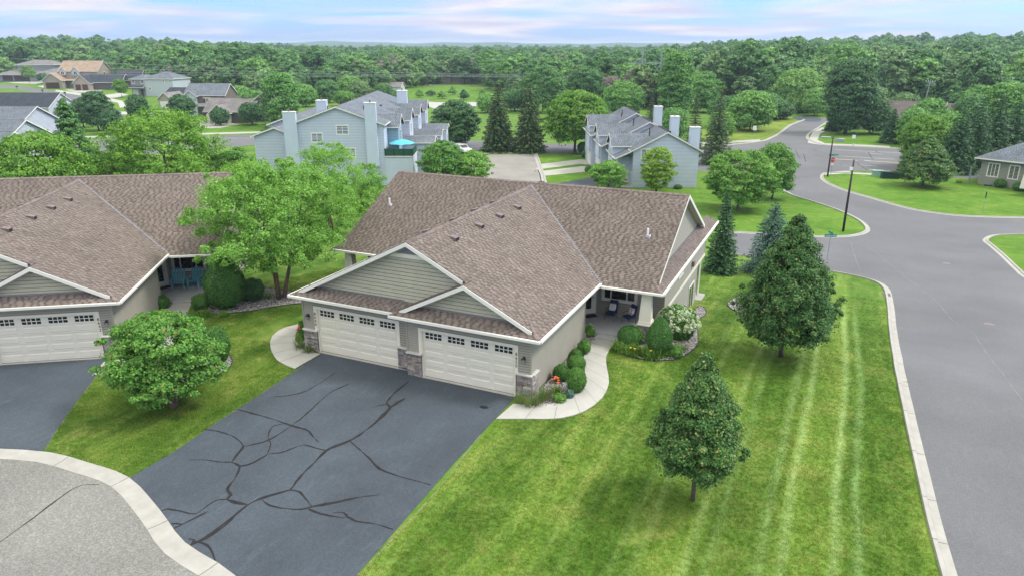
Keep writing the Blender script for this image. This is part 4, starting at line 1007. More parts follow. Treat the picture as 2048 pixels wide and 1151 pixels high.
    board_rows(H, .27, lambda z: (-3.25-(4.79-z)*2, -3.25+(4.79-z)*2), 3.50, 4.72, .185, 'shake')
    mb = MB(); mb.hexa([(-7.6, .50, 5.70), (-5.2, .50, 5.70), (-5.2, .6, 5.70), (-7.6, .6, 5.70), (-7.3, .50, 5.90), (-5.5, .50, 5.90), (-5.5, .6, 5.90), (-7.3, .6, 5.90)]); mb.build('gable_band', M['trim'], H)
    z = 5.91
    lv = MB()
    while z < 6.28:
        hw = (6.36-z)*2; lv.hexa([(-6.4-hw, .565, z), (-6.4+hw, .565, z), (-6.4+hw, .6, z), (-6.4-hw, .6, z), (-6.4-hw+.1, .585, z+.05), (-6.4+hw-.1, .585, z+.05), (-6.4+hw-.1, .6, z+.05), (-6.4-hw+.1, .6, z+.05)]); z += .055
    lv.build('gable_louvre', M['louvre'], H)
    # ---- porches
    for sx in (1, -1):
        def X_(x): return x if sx > 0 else -13-x
        def bx(mb, x0, x1, y0, y1, z0, z1):
            a_, b_ = sorted((X_(x0), X_(x1))); mb.box(a_, b_, y0, y1, z0, z1)
        mb = MB(); bx(mb, -1.55, -.01, 7.42, 11.1, -.2, .3); bx(mb, -.01, 2.9, 8.25, 11.1, -.2, .3); mb.build('porch_floor', M['porchc'], H)
        mb = MB(); bx(mb, .5, 1.78, 7.80, 8.245, -.1, .17); mb.build('step', M['porchc'], H)
        bx0 = X_(3.05)
        mb = MB(); mb.box(bx0-.33, bx0+.33, 8.28, 8.94, -.3, 1.05); base = mb.build('column_base', M['mortar'], H)
        if sx > 0 or True:
            stones(base, 'x', 8.28, -1, bx0-.38, bx0+.38, -.05, 1.05, R, .05); stones(base, 'y', bx0+.33, 1, 8.23, 8.98, -.05, 1.05, R, .05)
            if sx > 0: stones(base, 'y', bx0-.33, -1, 8.23, 8.98, -.05, 1.05, R, .05)
        mb = MB(); mb.box(bx0-.42, bx0+.42, 8.19, 9.03, 1.05, 1.11); mb.build('cap_stone', M['cap_stone'], base, bevel=.01)
        mb = MB(); cy = 8.61
        mb.hexa([(bx0-.36, cy-.36, 1.11), (bx0+.36, cy-.36, 1.11), (bx0+.36, cy+.36, 1.11), (bx0-.36, cy+.36, 1.11), (bx0-.33, cy-.33, 1.28), (bx0+.33, cy-.33, 1.28), (bx0+.33, cy+.33, 1.28), (bx0-.33, cy+.33, 1.28)])
        mb.hexa([(bx0-.29, cy-.29, 1.28), (bx0+.29, cy-.29, 1.28), (bx0+.29, cy+.29, 1.28), (bx0-.29, cy+.29, 1.28), (bx0-.20, cy-.20, 2.93), (bx0+.20, cy-.20, 2.93), (bx0+.20, cy+.20, 2.93), (bx0-.20, cy+.20, 2.93)])
        col = mb.build('column', M['trim'], H)
        mb = MB()
        for s_ in (-1, 1): mb.add([(bx0+s_*.30-.03, cy-.303, 1.29), (bx0+s_*.30+.03, cy-.303, 1.29), (bx0+s_*.205+.03, cy-.213, 2.92), (bx0+s_*.205-.03, cy-.213, 2.92)], [(0, 1, 2, 3)])
        mb.box(bx0-.025, bx0+.025, cy-.31, cy-.2, 1.29, 1.34); mb.build('column_trim', M['white'], col)
        # rear upper room posts and pads
        px = X_(3.25)
        mb = MB(); mb.tube([(px, 23.75, -2.4), (px, 23.75, .8)], .09, 4); mb.build('deck_post', M['trim'], H)
        mb = MB(); x0, x1 = sorted((X_(1.2), X_(3.75))); mb.box(x0, x1, 21.55, 24.1, -2.35, -2.12); mb.build('patio_slab', M['concrete'], H)
    return H
house = build_house('twin_house', 'twin house with two cream garage doors under brown shingle roofs in the centre', (0, 0, 0), 0)
index_kids()
neighbour = copy_tree(house)
th = HOUSE_L_ROT; neighbour.rotation_euler = (0, 0, th); neighbour.location = (-21.72+.78*math.cos(th), -4.83+.78*math.sin(th), -.0)
neighbour['label'] = 'brown-roofed house at the left edge with two turquoise chairs on its porch'
def numbers(H, txt, x, yf, ztop):
    mb = MB(); mb.box(x-.055, x+.055, yf-.048, yf-.0405, ztop-.76, ztop+.12); pl = mb.build('house_number', M['trim'], H)
    for i, ch in enumerate(txt):
        o = link('digit', text_mesh(ch, .21, .006, M['black']), pl, (x, yf-.056, ztop-i*.19)); o.rotation_euler = (PI/2, 0, 0)
numbers(house, '8650', -.705, 0, 2.12); numbers(house, '8646', -12.185, .33, 2.12); numbers(neighbour, '8642', -.705, 0, 2.12)

# ================================================================== FOLIAGE BUILDERS
def leaves(C_, N_, L_, W_, rs, bend=.25):
    """diamond leaves: centres C_, normals N_, length L_, width W_ -> arrays"""
    n = len(C_); N_ = N_/np.linalg.norm(N_, axis=1, keepdims=True)
    t = rs.normal(size=(n, 3)); t -= (t*N_).sum(1, keepdims=True)*N_; t /= np.linalg.norm(t, axis=1, keepdims=True)
    b = np.cross(N_, t); L_ = L_.reshape(-1, 1)*.5; W_ = W_.reshape(-1, 1)*.5
    V = np.stack([C_-t*L_, C_+b*W_-N_*W_*bend, C_+t*L_, C_-b*W_-N_*W_*bend], 1).reshape(-1, 3)
    return V, np.arange(4*n).reshape(-1, 4)
def prof_linden(t): return np.where(t < .22, .55+.45*np.sin(t/.22*PI/2), (1-np.clip((t-.22)/.78, 0, 1)**1.12)**.92+.03)
def prof_round(t): return np.sqrt(np.clip(1-(2*t-.92)**2/1.2, .0, 1))
def prof_vase(t): return np.clip(.35+.9*t, 0, 1)*np.sqrt(np.clip(1-((t-.55)/.5)**2*np.where(t > .55, 1, 0), 0, 1))
def prof_oval(t): return np.sqrt(np.clip(1-(2*t-1)**2, 0, 1))**.8
def prof_cone(t): return (1-t)**.8*np.clip(t*9, 0, 1)
def crown_mesh(name, mat, h0, h1, R, prof, seed, nclump=260, per=110, leaf=.09, clump=.45, flat=.6, up=.5, inner=.55, rough=.22, lean=(0, 0), droop=0.):
    rs = np.random.RandomState(seed)
    t = rs.beta(1.1, 1.05, nclump*3); keep = rs.rand(nclump*3) < prof(t)*.85+.15; t = t[keep][:nclump]; m = len(t)
    a = rs.rand(m)*2*PI
    bump = 1+rough*(np.sin(a*3+seed+t*5)*.5+np.sin(a*5+seed*2-t*9)*.5)*.8+rs.normal(size=m)*rough*.35
    stray = rs.rand(m) < .10; r = prof(t)*R*bump*np.where(stray, 1.12, inner+(1-inner)*np.sqrt(rs.rand(m)))
    cx = r*np.cos(a)+lean[0]*t; cy = r*np.sin(a)+lean[1]*t; cz = h0+(h1-h0)*t
    Cc = np.stack([cx, cy, cz], 1)
    cs = clump*(.5+.8*rs.rand(m))*np.clip(.45+prof(t), 0, 1)*np.where(stray, .55, 1)
    d = rs.normal(size=(m, per, 3)); d /= np.linalg.norm(d, axis=2, keepdims=True)
    d[..., 2] = np.where(rs.rand(m, per) < .78, np.abs(d[..., 2]), d[..., 2])
    rad = rs.rand(m, per, 1)**.45
    P = Cc[:, None]+d*rad*cs[:, None, None]*np.array([1, 1, flat]); P[..., 2] -= droop*(d[..., 0]**2+d[..., 1]**2)*cs[:, None]
    out = np.stack([np.cos(a), np.sin(a), np.zeros(m)], 1)[:, None]*.5
    N_ = d*.8+out+np.array([0, 0, up])+rs.normal(size=(m, per, 3))*.55
    P = P.reshape(-1, 3); N_ = N_.reshape(-1, 3); n = len(P)
    sz = leaf*(.65+.7*rs.rand(n)); V, F = leaves(P, N_, sz*1.25, sz*.85, rs)
    V[:, 2] = np.maximum(V[:, 2], .03)
    return np_mesh(name, V, F, mat)
def trunk_mb(h, r, crown_h0, R, seed, stems=1, limbs=7, spread=.25):
    R_ = random.Random(seed); mb = MB()
    for s in range(stems):
        a = 2*PI*s/max(1, stems)+R_.random(); lean = spread*(1 if stems > 1 else .04)
        top = Vector((math.cos(a)*lean*h, math.sin(a)*lean*h, h*.82)); b0 = Vector((math.cos(a), math.sin(a), 0))*(r*1.4 if stems > 1 else 0)
        pts = [b0+(top-b0)*t+Vector((R_.uniform(-1, 1), R_.uniform(-1, 1), 0))*r*.5*(t > 0) for t in (0, .12, .35, .6, .8, 1)]
        pts[0].z = -.25
        mb.tube(pts, [r*1.35, r, r*.8, r*.55, r*.35, r*.12], 7)
        for k_ in range(limbs):
            t = R_.uniform(.22, .85); z = crown_h0*.9+(h*.8-crown_h0)*t*.9; p = b0+(top-b0)*min(.95, z/top.z); aa = R_.random()*2*PI
            L_ = R*R_.uniform(.55, .85)*(1.1-t*.6); q = p+Vector((math.cos(aa)*L_*.5, math.sin(aa)*L_*.5, L_*.35)); e = p+Vector((math.cos(aa)*L_, math.sin(aa)*L_, L_*.6))
            mb.tube([p, q, e], [r*.4, r*.22, r*.05], 5)
    return mb
def spruce_mesh(name, mat, H, R, seed, lv=26, br=13, needle=.26, skirt=.03, dens=1.0, power=.85):
    rs = np.random.RandomState(seed); Cs = []; Ns = []; Ts = []
    for i in range(lv):
        t = (i+.5)/lv; z = H*(skirt+(1-skirt)*t); r = R*(1-t)**power+.05; n = max(4, int(br*(.35+.75*(1-t))))
        for k_ in range(n):
            a = 2*PI*(k_+rs.rand()*.7)/n+i*1.3; L_ = r*(.78+.32*rs.rand()); m = max(4, int(dens*(6+L_*17)))
            u = np.sort(rs.rand(m))**.75; dr_ = (.10+.30*(1-t))*L_
            x = u*L_; side = rs.normal(size=m)*(.10+.30*(1-u))*L_*.34
            zz = z-dr_*u**1.2+.14*L_*u**3+rs.normal(size=m)*.03*L_-np.abs(side)*.35
            c, s = math.cos(a), math.sin(a)
            Cs.append(np.stack([x*c-side*s, x*s+side*c, zz], 1))
            tt = np.stack([np.full(m, c)-np.sign(side)*s*.6, np.full(m, s)+np.sign(side)*c*.6, np.full(m, -.28)], 1)+rs.normal(size=(m, 3))*.22; Ts.append(tt)
            Ns.append(np.stack([np.full(m, c*.3), np.full(m, s*.3), np.full(m, 1.)], 1)+rs.normal(size=(m, 3))*.45)
    C_ = np.concatenate(Cs); N_ = np.concatenate(Ns); T = np.concatenate(Ts); n = len(C_)
    N_ /= np.linalg.norm(N_, axis=1, keepdims=True); T -= (T*N_).sum(1, keepdims=True)*N_; T /= np.linalg.norm(T, axis=1, keepdims=True); B = np.cross(N_, T)
    l_ = (needle*(.7+.6*rs.rand(n)))[:, None]*.5; w_ = l_*.42
    V = np.stack([C_-T*l_, C_+B*w_, C_+T*l_, C_-B*w_], 1).reshape(-1, 3); V[:, 2] = np.maximum(V[:, 2], .02)
    return np_mesh(name, V, np.arange(4*n).reshape(-1, 4), mat)
def shrub_mesh(name, mat, rx, ry, h, seed, n=9000, leaf=.045, egg=0, lump=.06, z0=0.0):
    rs = np.random.RandomState(seed); d = rs.normal(size=(n, 3)); d /= np.linalg.norm(d, axis=1, keepdims=True)
    k_ = .86+.14*rs.rand(n)**.5+lump*(np.sin(d[:, 0]*7+seed)*np.sin(d[:, 1]*6+1)+.6*np.sin(d[:, 2]*9+seed))*.7+rs.normal(size=n)*.012+(rs.rand(n) < .05)*rs.rand(n)*.10+.035*np.sin(d[:, 0]*19+d[:, 2]*15)*np.sin(d[:, 1]*17+seed)
    zt = (d[:, 2]+1)/2; w_ = np.where(zt > .4, 1-egg*((zt-.4)/.6)**1.5, 1)
    P = np.stack([d[:, 0]*rx*k_*w_, d[:, 1]*ry*k_*w_, z0+h*.5+d[:, 2]*h*.5*k_], 1); P[:, 2] = np.maximum(P[:, 2], .02)
    N_ = d+rs.normal(size=(n, 3))*.5+np.array([0, 0, .25]); sz = leaf*(.7+.6*rs.rand(n))
    V, F = leaves(P, N_, sz*1.3, sz*.8, rs); return np_mesh(name, V, F, mat)
def blades_mesh(name, mat, n, L_, spread, seed, w=.02, arch=.6, n_seg=3):
    rs = np.random.RandomState(seed); V = []; F = []
    for i in range(n):
        a = rs.rand()*2*PI; l_ = L_*(.6+.5*rs.rand()); el = rs.uniform(.6, 1.45); bx_, by_ = rs.normal(size=2)*spread*.22
        px, pz = 0., 0.; k0 = len(V); s, c = math.sin(a), math.cos(a)
        for j in range(n_seg+1):
            ww = w*(1-j/n_seg)**.7*(.5 if j == 0 else 1)+.001
            V.append((bx_+px*c-ww*s, by_+px*s+ww*c, max(.01, pz))); V.append((bx_+px*c+ww*s, by_+px*s-ww*c, max(.01, pz)))
            e = el-arch*1.9*(j/n_seg)**1.3; px += math.cos(e)*l_/n_seg; pz += math.sin(e)*l_/n_seg
        for j in range(n_seg): F.append((k0+2*j, k0+2*j+1, k0+2*j+3, k0+2*j+2))
    return np_mesh(name, V, F, mat)
def place(o, b, rz=None): o.location = b; o.rotation_euler = (0, 0, rnd.random()*6.28 if rz is None else rz); return o
def tree(name, label, cat, base, vtop, hw, mat, prof, seed, h0f=.2, trunk_r=None, group=None, leaf=.09, nclump=260, per=110, clump=None, stems=1, bark='bark', top=None, **kw):
    b = G(*base) if not isinstance(base, Vector) else base
    H = HT(b, vtop)*.985 if top is None else top; R = hw*depth(b+Vector((0, 0, H*.45)))/FPX
    t = thing(name, label, cat, b, rnd.random()*.6, group)
    cl = clump or R*.22
    link('crown', crown_mesh('crown', mat, H*h0f+cl*.3, H-cl*.35, R-cl*.55, prof, seed, nclump, per, leaf, cl, **kw), t)
    trunk_mb(H, trunk_r or H*.02, H*h0f, R*.8, seed, stems).build('trunk', M[bark], t, smooth=True)
    return t
def conifer(name, label, base, vtop, hw, mat, seed, group=None, needle=.26, lv=26, br=13, dens=1., power=.85):
    b = G(*base); H = HT(b, vtop)
    R = hw*depth(b+Vector((0, 0, H*.15)))/FPX
    t = thing(name, label, 'spruce tree', b, 0, group)
    link('foliage', spruce_mesh('foliage', mat, H, R, seed, lv, br, needle, dens=dens, power=power), t)
    mb = MB(); mb.tube([(0, 0, -.2), (0, 0, H*.5), (0, 0, H*.96)], [H*.02, H*.012, .02], 7); mb.build('trunk', M['bark'], t)
    return t

# ================================================================== TREES NEAR THE HOUSES
tree('linden_tree', 'young dark linden tree alone on the striped lawn in front, nearest the camera', 'tree', (1385,1000), 700, 93, M['linden'], prof_linden, 11, h0f=.20, leaf=.072, nclump=430, per=180, clump=.35, flat=.95, trunk_r=.085, inner=.45, rough=.17)
tree('linden_tree', 'larger dark pyramidal linden tree on the lawn between the twin house and side street', 'tree', (1562,713), 424, 99, M['linden'], prof_linden, 23, h0f=.12, leaf=.082, nclump=600, per=165, clump=.42, flat=.95, trunk_r=.12, inner=.45, rough=.13)
tree('amur_maple', 'broad bushy light green maple with a short pale trunk between the two driveways', 'tree', (343,812), 622, 106, M['amur'], prof_round, 31, h0f=.14, leaf=.09, nclump=300, per=180, clump=.5, trunk_r=.09, rough=.26, bark='birchbark', flat=.6, inner=.4, stems=3)
def birch(lab, base, vtop, hw, seed, h0f, **kw): return tree('river_birch', lab, 'birch tree', base, vtop, hw, M['birch'], prof_round, seed, h0f=h0f, leaf=.10, trunk_r=.12, stems=3, bark='birchbark', flat=.75, inner=.3, rough=.45, droop=.35, **kw)
birch('tall light green river birch with brown stems in the rock bed beside the neighbour house', (560,596), 312, 150, 41, .26, nclump=440, per=165, clump=.6)
birch('light green birch whose top stands before the grey townhouse gable, behind the twin house', G(668,470), 276, 72, 43, .10, nclump=330, per=100, clump=.62)
birch('small feathery birch at the left rear corner of the twin house roof', G(738,450), 322, 38, 47, .1, nclump=170, per=90, clump=.5)
birch('light green birch rising behind the neighbour roof at the left of the taller birches', G(500,440), 318, 62, 49, .12, nclump=260, per=100, clump=.65)
tree('silver_maple', 'large bright green maple behind the brown roof of the neighbour house', 'maple tree', (343,425), 212, 112, M['maplef'], prof_round, 51, h0f=.08, leaf=.19, nclump=480, per=80, clump=1.0, trunk_r=.25, rough=.3, flat=.7)
tree('silver_maple', 'wide bright green maple at the left edge beside the grey townhouse roofs', 'maple tree', (95,432), 262, 105, M['maplef'], prof_round, 53, h0f=.08, leaf=.19, nclump=480, per=80, clump=1.0, trunk_r=.25, rough=.3, flat=.7)
tree('pear_tree', 'low bright green tree between the big maple and the birches behind the neighbour roof', 'tree', (480,420), 292, 48, M['privet'], prof_oval, 57, h0f=.08, leaf=.17, nclump=200, per=80, clump=.8, trunk_r=.15)
tree('hedge_tree', 'low rounded light green tree between the two big maples behind the neighbour roof', 'tree', (222,420), 300, 48, M['privet'], prof_round, 59, h0f=.05, leaf=.17, nclump=220, per=80, clump=.8, trunk_r=.15)
tree('juniper_tree', 'tall dark olive tree leaning right beside the grey townhouse roofs at left', 'tree', (165,400), 190, 47, M['forestA'], prof_linden, 61, h0f=.03, leaf=.2, nclump=360, per=80, clump=.8, trunk_r=.2, lean=(0, 0))
tree('dark_juniper', 'dark olive shrub-like tree left of the big bright maple by the road', 'tree', (262,370), 275, 42, M['forestA'], prof_round, 63, h0f=.03, leaf=.17, nclump=200, per=70, clump=.7, trunk_r=.15)
conifer('white_pine', 'slim dark pine standing before the grey townhouse left wall', (540,330), 218, 24, M['spruce'], 65, needle=.3, lv=20, br=9)
conifer('white_pine', 'small dark pine poking up behind the neighbour roof between two maples', (425,350), 278, 22, M['spruce'], 66, needle=.3, lv=16, br=9)
conifer('blue_spruce', 'tall green spruce just behind the right end of the twin house', (1440,545), 372, 38, M['spruce'], 71, needle=.24, lv=30, br=16, dens=1.35)
conifer('blue_spruce', 'blue-green spruce between the twin house and the big lawn linden', (1536,545), 404, 60, M['bluespruce'], 73, needle=.22, lv=27, br=17, dens=1.3, power=.7)
tree('crab_apple', 'wide round green maple on the corner lawn, left one of the pair by the street', 'tree', (1475,420), 297, 70, M['amur'], prof_round, 75, h0f=.13, leaf=.19, nclump=420, per=80, clump=.8, trunk_r=.2, flat=.6)
tree('crab_apple', 'wide round green maple overhanging the side street, right one of the lawn pair', 'tree', (1543,398), 284, 42, M['amur'], prof_round, 77, h0f=.12, leaf=.19, nclump=330, per=80, clump=.8, trunk_r=.2, flat=.6)
tree('linden_tree', 'dark rounded linden tree on the far corner lawn beside the grey-roofed house', 'tree', (1845,373), 268, 55, M['linden'], prof_linden, 79, h0f=.08, leaf=.19, nclump=420, per=80, clump=.7, trunk_r=.2, rough=.12)
tree('maple_tree', 'bright round maple left of the rounded linden by the main road', 'maple tree', (1836,335), 226, 42, M['maplef'], prof_oval, 81, h0f=.08, leaf=.24, nclump=300, per=70, clump=1., trunk_r=.2)
tree('cottonwood_tree', 'very tall dark green tree at the street bend beyond the main road', 'tree', (1690,268), 113, 50, M['dark'], prof_oval, 83, h0f=.03, leaf=.36, nclump=520, per=70, clump=1.7, trunk_r=.4, rough=.2)
tree('cottonwood_tree', 'tall poplar-like green tree left of the main road junction', 'tree', (1348,240), 98, 34, M['forestB'], prof_oval, 84, h0f=.04, leaf=.4, nclump=420, per=70, clump=1.7, trunk_r=.4, rough=.2)
tree('willow_tree', 'broad soft green willow beyond the meadow at the street bend', 'willow', (1590,224), 132, 52, M['willow'], prof_round, 85, h0f=.02, leaf=.42, nclump=420, per=70, clump=2., trunk_r=.4, droop=.6)
conifer('norway_spruce', 'left one of the two big brown-topped spruces by the parking court', (997,303), 166, 38, M['brownspruce'], 87, needle=.45, lv=30, br=17, dens=1.3, power=.72)
conifer('norway_spruce', 'right one of the two big brown-topped spruces by the parking court', (1058,304), 166, 38, M['brownspruce'], 89, needle=.45, lv=30, br=17, dens=1.3, power=.72)
tree('maple_tree', 'wide yellow-green maple standing by the grass strip left of the blue-grey townhouse', 'maple tree', (1150,305), 177, 63, M['maplef'], prof_round, 91, h0f=.14, leaf=.3, nclump=420, per=75, clump=1.4, trunk_r=.25)
tree('dark_maple', 'dark green maple between the grey townhouse and the brown-topped spruces', 'maple tree', (912,296), 198, 46, M['dark'], prof_round, 93, h0f=.1, leaf=.3, nclump=360, per=75, clump=1.2, trunk_r=.25)
tree('ornamental_tree', 'rounded mid green tree behind the twin house ridge, left of the parking court', 'tree', (886,372), 280, 46, M['amur'], prof_round, 95, h0f=.06, leaf=.2, nclump=300, per=75, clump=.75, trunk_r=.15)
tree('sumac_tree', 'feathery light green small tree at the lower left of the parking court', 'tree', (948,372), 300, 38, M['birch'], prof_round, 97, h0f=.06, leaf=.2, nclump=170, per=70, clump=.7, trunk_r=.12)
tree('ornamental_tree', 'yellow-green conical tree in front of the blue-grey gable', 'tree', (1312,386), 292, 34, M['yellowg'], prof_oval, 99, h0f=.06, leaf=.16, nclump=260, per=75, clump=.6, trunk_r=.12)
tree('sumac_tree', 'feathery light green small tree left of the yellow-green conical tree', 'tree', (1216,380), 320, 37, M['birch'], prof_round, 101, h0f=.05, leaf=.17, nclump=200, per=70, clump=.6, trunk_r=.12)
conifer('norway_spruce', 'tall dark spruce right of the blue-grey townhouse chimneys', (1430,328), 174, 36, M['brownspruce'], 103, needle=.42, lv=30, br=13)
conifer('norway_spruce', 'slimmer dark spruce just behind the blue-grey townhouse chimneys', (1385,312), 186, 24, M['brownspruce'], 105, needle=.42, lv=26, br=12)
conifer('norway_spruce', 'narrow brown-topped spruce behind the ridge of the blue-grey townhouse', (1300,262), 176, 16, M['brownspruce'], 107, needle=.42, lv=22, br=10)
for i, (u, v, vt, hw, lab) in enumerate([(1905,345,214,46,'nearest to the rounded linden'), (1940,338,190,46,'second in the row behind the corner lawn'), (1978,330,182,44,'third in the row behind the corner lawn'), (2015,322,196,42,'fourth in the row behind the corner lawn'), (2045,316,205,42,'at the right edge of the picture'), (1880,300,230,26,'partly hidden behind its row'), (1780,286,218,26,'beside the brown roof across the main road'), (1665,262,232,20,'small and dark at the foot of the tallest tree')]):
    conifer('spruce_tree', 'dark green spruce '+lab, (u, v), vt, hw, M['spruce'], 110+i, needle=.42, lv=26, br=14, dens=1.1, power=.75)
for i, (u, v, vt, hw, mt, lab) in enumerate([(1885,318,222,30,'forestB','bright green tree between the spruces beyond the corner lawn'), (1925,290,184,28,'forestA','light green tree rising behind the spruce row'), (1995,280,160,45,'forestB','tall green tree behind the spruce row near the right edge'), (1820,290,215,30,'forestB','green tree directly behind the brown roof fragment'), (1745,268,196,30,'dark','dark tree between the tallest tree and the brown roof'),
        (1500,262,178,44,'forestB','rounded green tree beyond the meadow left of the street bend'), (1455,255,190,40,'forestA','dark tree beyond the meadow behind the tall spruce'), (1245,235,160,42,'forestB','green tree behind the blue-grey townhouse roof'), (1400,225,140,40,'forestB','light green tree right of the tall poplar-like tree'), (1220,212,150,30,'dead','grey leafless tree left of the white pylon'), (1270,215,135,30,'dead','grey leafless tree beneath the white pylon'),
        (1085,225,128,48,'forestA','large dark oak behind the two brown-topped spruces'), (1170,215,130,42,'forestA','large green tree behind the yellow-green maple'), (565,255,140,38,'forestB','light green tree left of the grey townhouse'), (515,240,178,32,'forestB','bright green tree right of the taupe roofed far house'), (2010,200,165,35,'maplef','round bright tree in front of the woods at far right'),
        (1478,252,196,34,'forestB','bushy tree at the left side of the meadow'), (1530,240,184,36,'forestA','dark rounded tree behind the meadow, right of the bushy one'), (1440,280,222,24,'privet','light bushy tree right of the tall dark spruce'), (1628,232,176,24,'forestB','green tree beside the street bend before the willow'), (1560,238,200,26,'dark','low dark tree at the back edge of the meadow'),
        (1850,272,196,34,'forestB','green tree above the bright maple on the right'), (1800,252,184,32,'forestC','olive green tree behind the brown roof fragment'), (1948,262,168,36,'forestB','tall green tree at the upper right behind the spruces'), (1735,232,170,34,'forestC','olive tree right of the tallest tree'), (1195,262,208,24,'forestA','dark tree touching the blue-grey townhouse roof from behind'), (1345,282,214,26,'forestB','green tree behind the chimneys of the blue-grey townhouse'),
        (612,214,168,22,'forestB','green tree left of the far chimney of the grey townhouse'), (655,206,158,24,'forestA','dark tree behind the far chimney of the grey townhouse'), (722,204,160,22,'forestC','olive tree above the ridge of the grey townhouse'), (768,202,166,18,'forestA','dark tree near the little grey shed-like house'), (590,206,160,24,'forestC','olive tree at the wood edge left of the grey townhouse'), (690,212,182,20,'privet','light bush behind the ridge of the grey townhouse'), (800,214,180,14,'forestA','dark tree right of the far townhouse chimney'), (480,214,170,26,'forestB','green tree at the wood edge behind the taupe house'), (540,212,182,20,'privet','light green bush at the wood edge right of the taupe house'), (1030,222,176,26,'forestA','dark tree between the two brown-topped spruces'), (975,226,186,20,'forestB','green tree left of the brown-topped spruces'),
        (845,285,240,20,'privet','small bushy tree beside the grey townhouse far end'), (700,195,150,26,'forestB','small round tree at the wood edge left of the stone cottage')]):
    tree('deciduous_tree', lab, 'tree', (u, v), vt, hw, M[mt], prof_round, 140+i, h0f=.06, leaf=.36, nclump=300, per=60, clump=1.6, trunk_r=.2)
for i, (u, v, vt, hw, lab) in enumerate([(198,262,180,32,'largest dark round maple by the main road at left'), (168,255,196,22,'dark round maple left of the largest one by the main road'), (283,262,188,22,'dark narrow maple right of the estate street'), (368,248,188,26,'dark maple in front of the brown two-storey far house'), (442,251,216,17,'small dark round maple before the taupe house garage'), (505,250,204,24,'dark round maple right of the taupe roofed house'), (95,228,200,16,'small dark maple behind the left grey townhouse roof'), (70,238,205,20,'dark small tree at the far left townhouse'), (225,268,215,20,'dark slim maple right of the largest roadside one')]):
    tree('dark_maple', lab, 'maple tree', (u, v), vt, hw, M['dark'], prof_round, 170+i, h0f=.12, leaf=.33, nclump=230, per=60, clump=1.1, trunk_r=.16)
for i, (u, v, vt, hw, lab) in enumerate([(60,167,131,15,'small light green tree before the wide grey hip-roofed house'), (88,168,146,13,'small dark round tree right of the light green yard tree'), (100,168,148,9,'small bright shrub tree next to the dark yard tree'), (244,196,157,14,'light green street tree before the pale two-storey house'), (178,170,150,9,'small dark tree at the side of the orange-roofed house')]):
    tree('yard_tree', lab, 'tree', (u, v), vt, hw, M[['maplef', 'dark', 'privet', 'maplef', 'dark'][i]], prof_round, 190+i, h0f=.25, leaf=.36, nclump=110, per=45, clump=1., trunk_r=.12)
for i, (u, v, vt) in enumerate([(840,195,178), (862,192,180), (885,198,180), (905,190,172), (928,200,178), (846,240,208), (965,200,176), (760,190,176)]):
    tree('sapling', ['slim young tree at the left of the green field', 'tiny conical tree in the middle of the green field', 'second tiny conical tree in the green field', 'young tree near the stone cottage', 'low bushy young tree at the right of the green field', 'young willow beside the pale path', 'dark young tree by the pale path end', 'young tree before the wood left of the green field'][i], 'tree', (u, v), vt, 9+i % 3*2, M[['forestB', 'dark', 'willow'][i % 3]], prof_linden, 200+i, h0f=.1, leaf=.3, nclump=70, per=40, clump=.7, trunk_r=.08)

# ================================================================== WOODS
protos = []
for i, (mt, pr, H, R) in enumerate([('forestA', prof_round, 15, 5.2), ('forestB', prof_round, 15, 4.6), ('forestC', prof_oval, 16, 4.2), ('forestA', prof_oval, 18, 4.6), ('forestB', prof_oval, 17, 4.0), ('forestA', prof_round, 14, 6.0), ('willow', prof_round, 13, 4.8), ('dead', prof_oval, 14, 3.6), ('forestC', prof_round, 15, 5.0)]):
    me = crown_mesh('wood_tree', M[mt], H*.16, H*.95, R, pr, 300+i, 105, 66 if mt != 'dead' else 34, .62 if mt != 'dead' else .4, R*.33, flat=.7, up=.8, rough=.5)
    tm = trunk_mb(H, .28, H*.25, R*.7, i, 1, 5).mesh('t', M['bark'])
    bm = bmesh.new(); bm.from_mesh(me); n0 = len(bm.faces); bm.from_mesh(tm); bm.faces.ensure_lookup_table()
    for f in bm.faces[n0:]: f.material_index = 1
    bm.to_mesh(me); bm.free(); me.materials.append(M['bark']); protos.append((me, H))
mesh_sp = spruce_mesh('wood_spruce', M['spruce'], 16, 3.6, 5, 20, 9, .8, dens=.6); protos.append((mesh_sp, 16))
FROWS = [(-300,158),(0,160),(100,158),(200,166),(290,178),(350,186),(450,192),(530,196),(640,194),(760,188),(830,174),(900,168),(960,172),(1010,190),(1060,205),(1150,215),(1330,222),(1440,215),(1560,222),(1700,226),(1850,230),(2048,240),(2400,250)]
FRONT = []
for px_, row in FROWS:
    dd_ = ray(px_, row); FRONT.append((px_, float(20.25*math.hypot(dd_[0], dd_[1])/-dd_[2])))
def front(px): return float(np.interp(px, [f[0] for f in FRONT], [f[1] for f in FRONT]))
def azpx(az, d): return 1024+FPX*d*math.sin(az-YAW)/(d*math.cos(az-YAW)*math.cos(PITCH)+20*math.sin(PITCH))
pts = []
RW = random.Random(77)
d = 150.
while d < 1500:
    step = 8.5 if d < 420 else 10.5+(d-420)*.012
    arc = 76 if d < 700 else 74; n = int(math.radians(arc)*d/step)
    for i in range(n):
        az = YAW+math.radians(-arc/2-.5+arc*(i+RW.random()*.9)/n); dd = d+RW.uniform(-.5, .5)*step; px = azpx(az, dd)
        if dd < front(px) or (1262 < px < 1336 and dd < 232): continue
        x, y = CAM[0]+dd*math.sin(az), CAM[1]+dd*math.cos(az)
        z = zg(y) if dd < 335 else hillz(az, dd)
        pts.append((dd-front(px), dd, x, y, max(z, -5.2), px))
    d += step*.95
pts.sort()
near = pts[:285]; far = pts[285:]
WG = 'trees of the wood beyond the main road'
